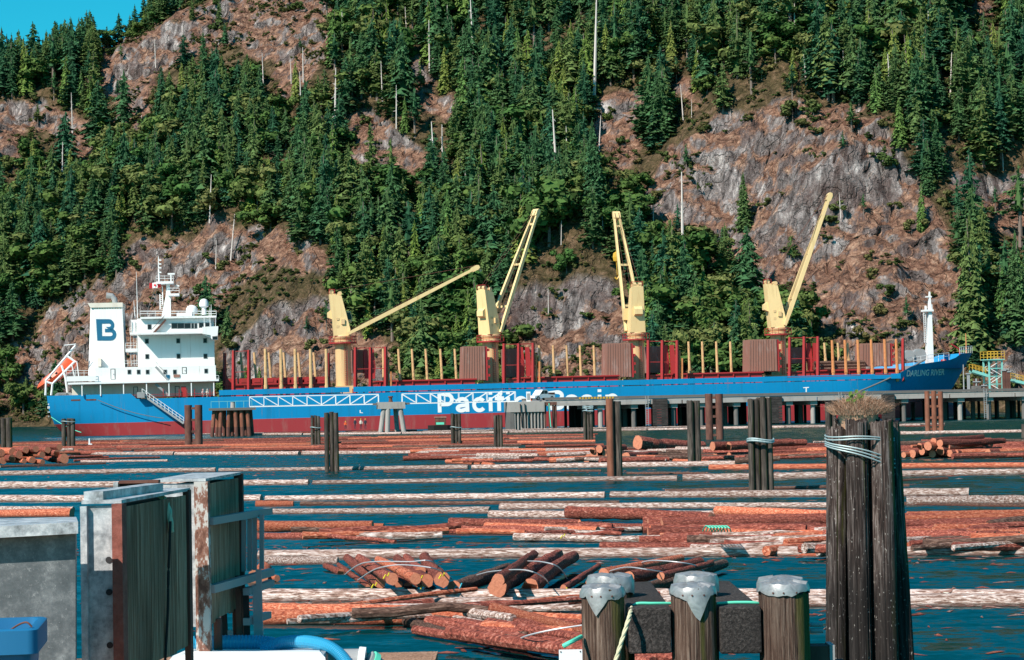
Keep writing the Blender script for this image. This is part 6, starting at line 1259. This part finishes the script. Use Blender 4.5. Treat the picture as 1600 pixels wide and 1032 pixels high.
def duck(P, s, label, mt):
    e = empty('duck', P, label, 'duck'); b = MB(); b.loft([[(x, math.cos(2*math.pi*j/8)*w_, z+math.sin(2*math.pi*j/8)*h) for j in range(8)] for x, w_, h, z in ((-.28,.02,.02,.16),(-.16,.09,.07,.13),(0,.12,.10,.12),(.14,.08,.08,.15),(.2,.045,.05,.22),(.22,.05,.05,.28),(.28,.035,.035,.29),(.36,.02,.01,.27))]); b.build('body', mt, e, True); b = MB(); b.add([(-.2,-.1,.17),(.05,-.125,.15),(-.05,-.12,.08)], [(0,1,2)]); b.build('wing', MT['offwhite'], e); e.scale = (s,s,s)
duck(G(1480,931.5,.2), .6, 'small duck resting on the nearest boom log right of the cluster', MT['brown'])
# ------------------------------------------------------------------ standing piles
def pile_tube(b, x0, y0, zb, x1, y1, zt, r, sides=12, seg=10, rough=.06, mi=0, tapered=.0, seed=0):
    rr = random.Random(seed); off = [rr.uniform(-rough,rough)*.5 - (rough*2.2 if rr.random() < .2 and sides > 14 else 0) for _ in range(sides)]; rings = []
    for i in range(seg+1):
        t = i/seg; k = r*(1+tapered*(1-t)); rings.append([(x0+(x1-x0)*t+math.cos(2*math.pi*j/sides)*k*(1+off[j]+rr.uniform(-rough,rough)*.4), y0+(y1-y0)*t+math.sin(2*math.pi*j/sides)*k*(1+off[j]+rr.uniform(-rough,rough)*.4), zb+(zt-zb)*t+(rr.uniform(-.06,.04) if i == seg else 0)) for j in range(sides)])
    b.loft(rings, mi)
def cluster(x0, x1, ty, by, n, label, steel=None, lean=0.0, cable=None):
    xm = (x0+x1)/2; B = G(xm, by); s = FPX/B.y; wtot = (x1-x0)/s; zt = 4.9+(hor(xm)-ty)/s; e = empty('pile_cluster', B, label, 'piles', 'mooring piles standing in the water'); r = wtot/(2*max(n,1))*1.02
    for i in range(n):
        x = -wtot/2 + wtot*(i+.5)/n; st = steel and i in steel; b = MB(); pile_tube(b, x*(1.05+lean), (.25 if i%2 else -.2)*r*2, -2.5, x, (.25 if i%2 else -.2)*r*2, zt - (random.uniform(0,.25) if not st else -.05), r, rough=.02 if st else .07, seed=int(x0)+i); b.build('steel_pile' if st else 'wooden_pile', MT['rust'] if st else MT['pile'], e, True)
    if n > 2:
        b = MB(); pile_tube(b, 0, r*1.6, -2.5, 0, r*1.6, zt-.1, r, seed=int(x0)+50); b.build('wooden_pile', MT['pile'], e, True)
    for z_ in cable or ():
        b = MB(); w2 = wtot/2+.06; b.tube([(w2*math.cos(t_)*1.0, w2*.75*math.sin(t_)-.02, z_+.06*math.sin(t_*2)) for t_ in np.linspace(0,6.283,25)], .05, 5); b.build('cable_lashing', MT['cable'], e)
    return e, zt, s
cluster(-10,20,652,703,3,'cluster of dark wooden piles cut by the left edge'); cluster(97,118,653,700,3,'dark wooden pile cluster in front of the stern',cable=(3.4,)); cluster(486,501,648,697,3,'small wooden pile cluster left of the taller cluster',cable=(2.2,)); cluster(508,530,644,737,3,'tall wooden pile cluster left of centre, its foot at the boom log')
cluster(705,721,646,695,3,'wooden pile cluster below the hull lettering',cable=(2.0,)); cluster(772,786,648,700,3,'wooden pile cluster left of the abutment'); cluster(912,927,642,692,3,'wire-bound wooden pile cluster right of the abutment',cable=(3.6,3.9,4.1)); cluster(949,973,624,747,2,'rusty pipe pile paired with a wooden pile',steel=(0,))
cluster(1075,1096,624,727,2,'pair of dark wooden piles right of the big hollow log'); cluster(1171,1209,619,770,4,'cabled cluster of tall wooden piles with moss',lean=.06,cable=(2.6,2.7)); cluster(1290,1308,628,687,2,'dark wooden pile pair behind the tall foreground cluster'); cluster(1596,1612,660,684,2,'wooden pile cut by the right edge')
def steelgate(x0, x1, ty, by, n, rungs, label, mt):
    xm = (x0+x1)/2; B = G(xm, by); s = FPX/B.y; w_ = (x1-x0)/s; zt = 4.9+(hor(xm)-ty)/s; e = empty('steel_pile_frame', B, label, 'piles'); r = w_/(n*2+ (n-1)*.7)
    for i in range(n): x = -w_/2 + r + (w_-2*r)*i/(n-1); MB().tube([(x,0,-2.5),(x,0,zt-random.uniform(0,.1))], r, 14).build('steel_pipe', mt, e, True)
    for k in range(rungs): z = .5+(zt-1)*k/(rungs-1); MB().box((-w_/2+r,-r*.5,z-.14),(w_/2-r,r*.5,z+.14)).build('cross_plate', mt, e)
steelgate(289,317,632,699,2,4,'brown steel double pile with cross plates in front of the gangway',MT['rustdk']); steelgate(1103,1131,615,687,2,5,'brown steel double pile with ladder-like plates right of the wood pair',MT['rustdk']); steelgate(1446,1475,611,677,3,4,'bright rusty steel pile frame near the right edge',MT['rust'])

# ------------------------------------------------------------------ foreground: tall dolphin
BB = W(1356, 1086, 33.9); BB.z = 0; tall = empty('tall_pile_cluster', BB, 'tall weathered wooden pile cluster crowned with dry grass in the right foreground', 'piles')
s_ = FPX/33.9; pxx = lambda px, z: (px-1356)/s_
spec = [(1320,1303,.12,.05,.175,668),(1346,1342,-.18,-.2,.19,656),(1385,1383,-.2,-.22,.195,657),(1403,1425,.12,.1,.165,662),(1335,1334,.3,.35,.19,655),(1375,1372,.35,.4,.19,655)]
for i, (tx, bx0, yt, yb, r, ty) in enumerate(spec):
    zt = 4.9+(hor(1356)-ty)/s_; b = MB(); pile_tube(b, pxx(bx0-(tx-bx0)*.1,0), yb, -2.5, pxx(tx,0), yt, zt, r*.94, 44, 30, .05, tapered=.05, seed=i+300); b.build('wooden_pile', MT['bigpile'], tall, True)
zt = 4.9+(hor(1356)-650)/s_
for z0, tilt, r in ((zt-.34,.03,.013),(zt-.38,.02,.013),(zt-.56,.17,.013),(zt-.61,.19,.013),(zt-.66,.21,.013)):
    b = MB(); b.tube([(-.02+.56*math.cos(t_), .05+.47*math.sin(t_), z0 - tilt*math.cos(t_)*.9 + .015*math.sin(3*t_)) for t_ in np.linspace(0,6.283,40)], r, 6); b.build('cable_lashing', MT['cable'], tall, True)
# crown of soil and dry grass
gt = MB(); rr = random.Random(5)
gt.loft([[(math.cos(2*math.pi*j/14)*r*(1+rr.uniform(-.15,.15))-.02, .05+math.sin(2*math.pi*j/14)*r*.8, zt+z+rr.uniform(-.03,.03)) for j in range(14)] for r, z in ((.28,-.2),(.33,.0),(.26,.10),(.05,.16))]); soil = gt.build('soil_mound', MT['drygrass'], tall)
g = MB()
for k in range(3800):
    a = rr.uniform(0,6.28); q = rr.random()**.5*.44; x, y = math.cos(a)*q-.02, .05+math.sin(a)*q*.8; h = rr.uniform(.10,.30)*(1.15-q); lx = rr.gauss(.03,.11)+x*.3; ly = rr.gauss(-.05,.09); w_ = .0032; z0 = zt+.02+.14*(1-q/.44)
    g.add([(x-w_,y,z0),(x+w_,y,z0),(x+lx*.45+w_*.7,y+ly*.4,z0+h*.7),(x+lx*.45-w_*.7,y+ly*.4,z0+h*.7),(x+lx,y+ly,z0+h*rr.uniform(.75,1.05))], [(0,1,2,3),(3,2,4)])
o = g.build('dry_grass', MT['drygrass'], tall, fix=False); o['kind'] = 'stuff'
g = MB()
for k in range(26): p = V((rr.gauss(-.16,.06), rr.gauss(-.05,.05), zt+rr.uniform(.15,.38))); g.add([p, p+V((.05,0,.02)), p+V((.06,.01,.06)), p+V((.01,0,.05))], [(0,1,2,3)])
g.tube([(-.16,0,zt),(-.17,-.02,zt+.36)],.006,4); o = g.build('sapling', MT['leafgreen'], tall, fix=False); o['kind'] = 'stuff'
# ------------------------------------------------------------------ foreground: capped fender piles and timbers
Yc = 16.4; sc0 = FPX/Yc
def capped(px0, px1, ty, Y, label, flap, full=True):
    s = FPX/Y; B = W((px0+px1)/2, 1032, Y); z0 = 0; r = (px1-px0)/2/s; B = V((B.x, Y, -.5)); zt = 4.9+(hor((px0+px1)/2)-ty)/s; e = empty('capped_pile', B, label, 'pile', 'metal-capped fender piles'); seed = int(px0)
    b = MB(); pile_tube(b, 0, 0, 0, 0, 0, zt+.47, r*.985, 44, 24, .03, seed=seed); b.build('pile_shaft', MT['cappile'], e, True)
    q = random.Random(seed); b = MB(); m = 36; prof = [[], [], [], []]
    for j in range(m):
        a = 2*math.pi*j/m; k = 1.03+q.uniform(-.012,.02); dz = q.uniform(-.01,.012)
        drop = .055 + .015*math.sin(3*a+seed) + .02*q.random() + flap(a)
        prof[0].append((math.cos(a)*r*k*1.02, math.sin(a)*r*k*1.02, zt+.5-drop)); prof[1].append((math.cos(a)*r*(k+.015), math.sin(a)*r*(k+.015), zt+.5-.03)); prof[2].append((math.cos(a)*r*.96, math.sin(a)*r*.96, zt+.5+.012+dz)); prof[3].append((math.cos(a)*r*.4, math.sin(a)*r*.4, zt+.5+.03+dz))
    b.loft(prof, 0, False); b.f.append(tuple(range(3*m, 4*m))); b.m.append(0); c = b.build('metal_cap', MT['lead'], e, True)
    b = MB()
    for a in (-2.1,-1.7,-1.2): b.tube([(math.cos(a)*r*1.0, math.sin(a)*r*1.0, zt+.45),(math.cos(a)*r*1.08, math.sin(a)*r*1.08, zt+.45)],.008,6)
    b.build('nail', MT['rustdk'], c)
    return e
tri = lambda c, w_, d: (lambda a: d*max(0, 1-abs(((a-c+math.pi)%(2*math.pi))-math.pi)/w_))
a_ = lambda f: -math.pi/2 + f
capped(910,978,918,Yc,'front left metal-capped pile with a pointed flap', lambda a: tri(a_(-.35),.5,.15)(a)); capped(1050,1121,916,Yc,'front middle metal-capped pile with a long pointed flap', lambda a: tri(a_(.12),.5,.2)(a)); capped(1188,1266,912,Yc,'front right metal-capped pile with a short even cap', lambda a: .0)
capped(920,992,901,Yc*1.05,'metal-capped pile behind the front left one', lambda a: .05); capped(1057,1124,899,Yc*1.05,'metal-capped pile behind the front middle one', lambda a: .05); capped(1187,1258,905,Yc*1.05,'metal-capped pile behind the front right one', lambda a: .02)
def timber(px0, px1, ty, by, label):
    B = W((px0+px1)/2, by, Yc); w_ = (px1-px0)/2/sc0; h = (by-ty)/sc0; e = empty('square_timber', B, label, 'timber', 'tarred timbers between the capped piles'); b = MB(); b.box((-w_,-.12,0),(w_,2.2,h)); o = b.build('timber_block', MT['beamwood'], e)
    md = o.modifiers.new('bevel', 'BEVEL'); md.width = .015; md.segments = 2
timber(982,1048,948,1019,'black square timber between the left and middle capped piles'); timber(1124,1188,947,1019,'black square timber with pale stain between middle and right capped piles')
B = W(1125,1032,Yc+.3); e = empty('waling_beam', V((B.x,Yc+.25,B.z-.4)), 'dark beam running behind the capped piles below the timbers', 'timber'); MB().box((-1.1,0,-.3),(1.02,.3,.36)).build('beam_body', MT['creo'], e)
def rope3(name, pts, r, mt, label, cat='rope', n=8):
    Q = []; P = [V(p) for p in pts]
    for i in range(len(P)-1):
        p0 = P[max(i-1,0)]; p1 = P[i]; p2 = P[i+1]; p3 = P[min(i+2,len(P)-1)]
        for k in range(8):
            t = k/8; Q.append(.5*((2*p1)+(p2-p0)*t+(2*p0-5*p1+4*p2-p3)*t*t+(3*p1-p0-3*p2+p3)*t*t*t))
    Q.append(P[-1]); b = MB()
    if name == 'twisted_rope':
        tot = 0; strands = [[],[],[]]
        for i, p in enumerate(Q):
            d = (Q[min(i+1,len(Q)-1)]-Q[max(i-1,0)]).normalized(); a = d.cross(V((0,1,0.01))).normalized(); c = d.cross(a); tot += (p-Q[max(i-1,0)]).length
            for k in range(3): t = tot/(r*4.5)*2*math.pi/3+k*2.094; strands[k].append(p+(a*math.cos(t)+c*math.sin(t))*r*.5)
        for s in strands: b.tube(s, r*.62, 7)
    else: b.tube(Q, r, n)
    return tag(b.build(name, MT[mt], None, True, Q[0]), label, cat)
rope3('green_rope', [W(880,1010,Yc-.3),W(893,1003,Yc-.3),W(908,995,Yc-.1)], .018, 'greenrope', 'green rope end beside the white sign'); rope3('green_rope', [W(986,952,Yc+.1),W(995,943.5,Yc+.1),W(1020,943,Yc+.1),W(1052,943,Yc+.15)], .011, 'greenrope', 'bright green rope over the left square timber'); rope3('green_rope', [W(1120,943,Yc+.1),W(1150,941.5,Yc+.1),W(1180,942,Yc+.1),W(1192,946,Yc+.15)], .011, 'greenrope', 'bright green rope over the right square timber')
rope3('twisted_rope', [W(987,950,Yc-.05),W(982,968,Yc-.25),W(972,1000,Yc-.32),W(958,1045,Yc-.35)], .016, 'ropey', 'pale rope hanging down beside the left capped pile')
sg = empty('sign_plate', W(892,1040,Yc-.35), 'blank white sign plate left of the capped piles', 'sign'); MB().box((-.09,0,0),(.09,.015,.12)).build('plate', MT['pvc'], sg); b = MB(); b.tube([(-.075,-.004,.105),(-.075,.0,.105)],.006,6); b.tube([(.075,-.004,.105),(.075,0,.105)],.006,6); b.build('screw', MT['creo'], sg); MB().box((-.03,.016,-1.2),(.03,.06,.1)).build('sign_post', MT['plank'], sg)
b = MB(); P = W(1266,979,Yc+.1); bt = empty('bolt_pair', P, 'two grey bolt ends sticking out of the right capped pile', 'bolts'); MB().tube([(0,0,.012),(.1,0,.012)],.018,8).build('bolt', MT['grey'], bt); MB().tube([(0,0,-.035),(.1,0,-.035)],.02,8).build('bolt', MT['grey'], bt)
e = empty('rail_stub', W(1282,1045,Yc+.3), 'dark bracket right of the right capped pile at the bottom edge', 'bracket'); MB().box((-.1,-.1,-.3),(.06,.1,.19)).build('bracket_plate', MT['rustdk'], e); MB().box((.06,-.12,-.3),(.1,.12,.2)).build('bracket_edge', MT['grey'], e)
# ------------------------------------------------------------------ foreground: cabinets on the dock
def frame_from(P0, P1): d = (P1-P0); d.z = 0; return d.normalized()
def cabinet(name, label, corner_px, corner_y, Yd, left_px, far_px, Yfar, bot_y, post_px, post_mt, nplank, lid=True):
    C0 = W(corner_px, corner_y, Yd); zt = C0.z; s = FPX/Yd; zb = zt-(bot_y-corner_y)/s
    A = W(left_px, corner_y, Yd); Fp = W(far_px, 800, Yfar); A.z = Fp.z = C0.z = 0
    e = empty(name, V((C0.x, C0.y, zb)), label, 'cabinet'); e0 = V((C0.x, C0.y, zb)); h = zt-zb
    ux = (A-C0); uy = (Fp-C0); Q = lambda a, c, z: ux*a + uy*c + V((0,0,z))
    def slab(n_, a0, a1, c0, c1, z0, z1, mt, par=e):
        b = MB(); b.add([Q(a,c,z) for z in (z0,z1) for a, c in ((a0,c0),(a1,c0),(a1,c1),(a0,c1))], [(3,2,1,0),(4,5,6,7),(0,1,5,4),(1,2,6,5),(2,3,7,6),(3,0,4,7)]); return b.build(n_, MT[mt], par)
    f = slab('sheet_front', .0, 1, -.005, .012, 0, h, 'galv'); slab('inner_box', .02, .98, .013, .99, 0.02, h-.02, 'creo'); slab('edge_flange', .93, 1.12, -.03, -.006, 0, h, 'galv', f)
    wl = uy.length
    for i in range(nplank):
        c0 = .02+i*.96/nplank; slab('plank', -.05+random.uniform(-.012,.012), -.001, c0+.004, c0+.96/nplank-.004, random.uniform(0,.02), h-.01, 'plank')
    slab('corner_post', -.14, .16, -.045, .018, -1.2, h+.01, post_mt); slab('far_post', -.12, .08, .985, 1.03, -1.2, h+.02, 'rustdk')
    if lid:
        slab('lid', -.08, 1.1, -.02, 1.03, h+.012, h+.03, 'galv')
    return e, Q, h, ux, uy
eA, QA, hA, uxA, uyA = cabinet('metal_cabinet', 'near galvanised cabinet with weathered plank side and red rusty corner post', 188, 790, 11.0, 135, 291, 12.4, 1060, 0, 'rust2', 5)
for z in ((915-870)/294,): pass
for py in (874,924,1006):
    z = hA-(py-790)/294; b = MB(); b.tube([QA(.35,-.008,z), QA(.35,.03,z)], .017, 14); b.build('bolt_hole', MT['dark'], eA)
b = MB(); p0 = QA(.95,.05,hA+.05); b.add([QA(1.12,.02,hA+.03),QA(.55,.02,hA+.03),QA(.25,.75,hA+.03),QA(.8,.75,hA+.03),QA(1.12,.02,hA+.075),QA(.55,.02,hA+.075),QA(.25,.75,hA+.075),QA(.8,.75,hA+.075)], [(0,1,2,3),(4,5,6,7),(0,1,5,4),(1,2,6,5)]); b.build('bent_lid_flap', MT['galv'], eA)
eB, QB, hB, uxB, uyB = cabinet('metal_cabinet', 'far galvanised cabinet with flaking painted post and plank side', 317, 755, 14.0, 246, 372, 15.2, 978, 0, 'rustpaint', 3)
for c in (.25,.8):
    b = MB(); b.tube([QB(-.08,c,-.9),QB(-.08,c,.02)],.03,8); b.build('support_leg', MT['rustdk'], eB)
# dark metal channel behind both
e = empty('steel_channel', W(215,770,13.4), 'dark open steel channel standing between the two cabinets', 'channel'); s = FPX/13.4; MB().box((-.14,0,-.4),(.145,.02,.06)).build('channel_back', MT['dark'], e); MB().box((-.145,-.06,-.4),(-.115,.02,.07)).build('channel_edge', MT['galv'], e); MB().box((-.11,-.06,.062),(.145,.02,.08)).build('channel_top', MT['rustdk'], e)
# rail frame beside the far cabinet
rf = empty('tube_rack', W(385,1040,14.6), 'grey square-tube rail frame with boards right of the far cabinet', 'frame'); o0 = V(rf.location)
def fb(name, p, q, Y0, Y1, wd, h, mt): b = MB(); b.beam(W(*p,Y0)-o0, W(*q,Y1)-o0, wd, h); return b.build(name, MT[mt], rf)
fb('square_rail',(328,815),(421,799),14.0,15.6,.05,.05,'grey'); fb('square_rail',(330,921),(424,894),14.0,15.6,.05,.055,'grey'); fb('square_rail',(385,925),(424,911),14.8,15.6,.05,.05,'grey'); fb('square_rail',(385,972),(419,961),14.8,15.6,.05,.05,'grey')
for x0, y0, y1, w_ in ((381,812,893,.045),(390,810,892,.04),(398,807,891,.035),(409,804,889,.055)): fb('board',(x0,y0),(x0,y1),15.2,15.2,w_,.03,'grey')
for x0, y0, y1, w_, mt in ((372,900,1040,.05,'rustdk'),(350,960,1040,.03,'creo'),(384,925,1040,.035,'creo'),(399,915,1040,.035,'grey'),(404,890,1040,.03,'grey'),(360,985,1040,.03,'grey')): fb('leg',(x0,y0),(x0+4,y1),14.9,14.9,w_,.04,mt)
# rope over the near cabinet
z = eA.location.z + hA; cA = V(eA.location)
rope3('twisted_rope', [W(185,780,11.9),W(190,771,11.9),W(208,768,11.9),W(235,771,12.0),W(255,778,12.0),W(263,795,11.95),W(266,815,11.92),W(268,832,11.92)], .016, 'ropey', 'pale twisted rope draped over the near cabinet top')
rope3('black_cable', [W(266,815,11.86),W(265,850,11.84),W(263,900,11.84),W(262,960,11.83),W(258,1035,11.82)], .008, 'creo', 'thin black cable hanging down the plank side of the near cabinet')
# steel tank at the left edge
tk = empty('steel_tank', W(30,1040,10.0), 'scratched grey steel tank with a sloping lid at the left edge', 'tank'); o0 = V(tk.location)
b = MB(); TL = lambda px, py, Y_: W(px, py, Y_)-o0
b.add([TL(-60,838,9.95),TL(118,826,10.0),TL(118,1060,10.0),TL(-60,1060,9.95)], [(0,1,2,3)]); b.add([TL(118,826,10.0),TL(118,1060,10.0),TL(120,1050,10.73),TL(120,820,10.73)], [(0,1,2,3)]); b.build('tank_side', MT['galvdull'], tk)
b = MB(); b.add([TL(-60,826,9.85),TL(122,816,9.9),TL(122,834,9.9),TL(-60,844,9.85)], [(0,1,2,3)]); b.add([TL(-60,826,9.85),TL(122,816,9.9),TL(119,808,10.73),TL(-60,812,10.73)], [(0,1,2,3)]); b.add([TL(122,834,9.9),TL(-60,844,9.85),TL(-60,844,10.02),TL(122,834,10.06)], [(0,1,2,3)]); b.add([TL(-60,812,10.73),TL(119,808,10.73),TL(119,1060,10.73),TL(-60,1060,10.73)], [(0,1,2,3)]); b.build('tank_lid', MT['galv'], tk)
# blue tote
tt = empty('blue_tub', W(0,1060,8.6), 'bright blue plastic tub with a thick rim in the lower left corner', 'tub'); o0 = V(tt.location); Y0 = 8.6; s = FPX/Y0; zt = W(0,975,Y0).z-o0.z
def rr_(hx, hy, z, r=.04, n=5):
    out = []
    for cx0, cy0, a0 in ((hx-r,hy-r,0),(-hx+r,hy-r,90),(-hx+r,-hy+r,180),(hx-r,-hy+r,270)):
        for i in range(n): a = R_(a0+90*i/(n-1)); out.append((cx0+math.cos(a)*r, cy0+math.sin(a)*r, z))
    return out
b = MB(); b.loft([rr_(.12,.2,-.3), rr_(.145,.23,zt-.10)], 0); tub = b.build('tub_body', MT['bluebin'], tt, True); b = MB(); b.loft([rr_(.145,.23,zt-.105), rr_(.175,.26,zt-.10), rr_(.175,.26,zt-.005), rr_(.165,.25,zt), rr_(.14,.225,zt), rr_(.135,.22,zt-.12)], 0, False); b.build('tub_rim', MT['bluebin'], tub, True)
tt.rotation_euler = (0,0,R_(8))
rope3('tub_handle', [W(16,985,8.45),W(30,976,8.42),W(42,973,8.4),W(50,980,8.4)], .004, 'rustdk', 'thin wire handle on the blue tub rim', 'handle')
# white pump unit with ribbed hoses
pu = empty('white_pump_housing', W(400,1075,14), 'white plastic housing along the bottom edge below the blue hoses', 'housing'); o0 = V(pu.location); b = MB()
def hp(px, py, Y_): return W(px,py,Y_)-o0
b.loft([[hp(270,1020+k*2,13.8+k*.15) if False else hp(px,py,Y_) for px, py, Y_ in ((262,1035,13.7),(300,1019,13.8),(500,1019,13.8),(508,1028,13.7),(512,1075,13.7),(262,1075,13.7))],[hp(px,py,Y_) for px, py, Y_ in ((270,1025,15.0),(300,1012,15.0),(498,1012,15.0),(506,1020,15.0),(508,1070,15.0),(270,1070,15.0))]]); b.build('housing_shell', MT['pvc'], pu, True)
b = MB(); b.box((.42,-.2,.0),(.46,.3,.215)); b.build('housing_ridge', MT['grey'], pu)
def hose(pts, r, label):
    P = [V(p) for p in pts]; Q = []
    for i in range(len(P)-1):
        p0 = P[max(i-1,0)]; p1 = P[i]; p2 = P[i+1]; p3 = P[min(i+2,len(P)-1)]
        for k in range(24): t = k/24; Q.append(.5*((2*p1)+(p2-p0)*t+(2*p0-5*p1+4*p2-p3)*t*t+(3*p1-p0-3*p2+p3)*t*t*t))
    return tag(MB().tube(Q, [r*(1.06 if i%2 else .95) for i in range(len(Q))], 14).build('ribbed_hose', MT['hose'], None, False, Q[0]), label, 'hose')
hose([W(408,1016,14.4),W(440,1005,14.4),W(480,1003,14.3),W(515,1012,14.2),W(540,1034,14.1),W(552,1065,14.0)], .043, 'blue ribbed hose arching over the white housing'); hose([W(300,1005,14.6),(W(360,1004,14.6)),W(420,1006,14.6),W(450,1020,14.5)], .05, 'blue ribbed hose running behind the frame legs')
pc = empty('pipe_coupling', W(560,1045,14.2), 'white pipe coupling with clamp ring right of the blue hose', 'coupling'); MB().tube([(-.13,0,.05),(.03,0,.05)],.085,16).build('coupling_body', MT['grey'], pc, True); MB().tube([(.0,0,.05),(.045,0,.045)],.1,16).build('clamp_ring', MT['pvc'], pc, True); MB().tube([(.05,0,.04),(.13,.02,-.02),(.16,.03,-.12)],[.09,.085,.08],16).build('elbow', MT['grey'], pc, True); MB().tube([(.07,0,.03),(.1,.01,.01)],.098,16).build('green_clamp', MT['greenrope'], pc, True)
rope3('green_rope', [W(290,1004,14.8),W(300,1001,14.8),W(318,1000,14.8)], .02, 'greenrope', 'short green rope end behind the far cabinet post')
# dock floor under it all (below the frame)
dk = structure(MB().box((-6,2,2.9),(-.6,15.5,3.05)).build('dock_deck', MT['plank']))

# ------------------------------------------------------------------ look-alikes told apart by their order from the left
_by = {}
for o in list(SC.objects):
    if o.parent is None and 'label' in o.keys(): _by.setdefault(o['label'], []).append(o)
for lab, os_ in _by.items():
    if 1 < len(os_) <= 20:
        os_.sort(key=lambda o: float(project(np.array([o.location]))[0][0]) if o.type != 'MESH' or o.scale.x < 3 else float(project(np.array([o.matrix_basis @ V((.5,0,0))]))[0][0]))
        for i, o in enumerate(os_): o['label'] = lab + (', leftmost of them' if i == 0 else ', rightmost of them' if i == len(os_)-1 else f', {ORD[i]} from left')
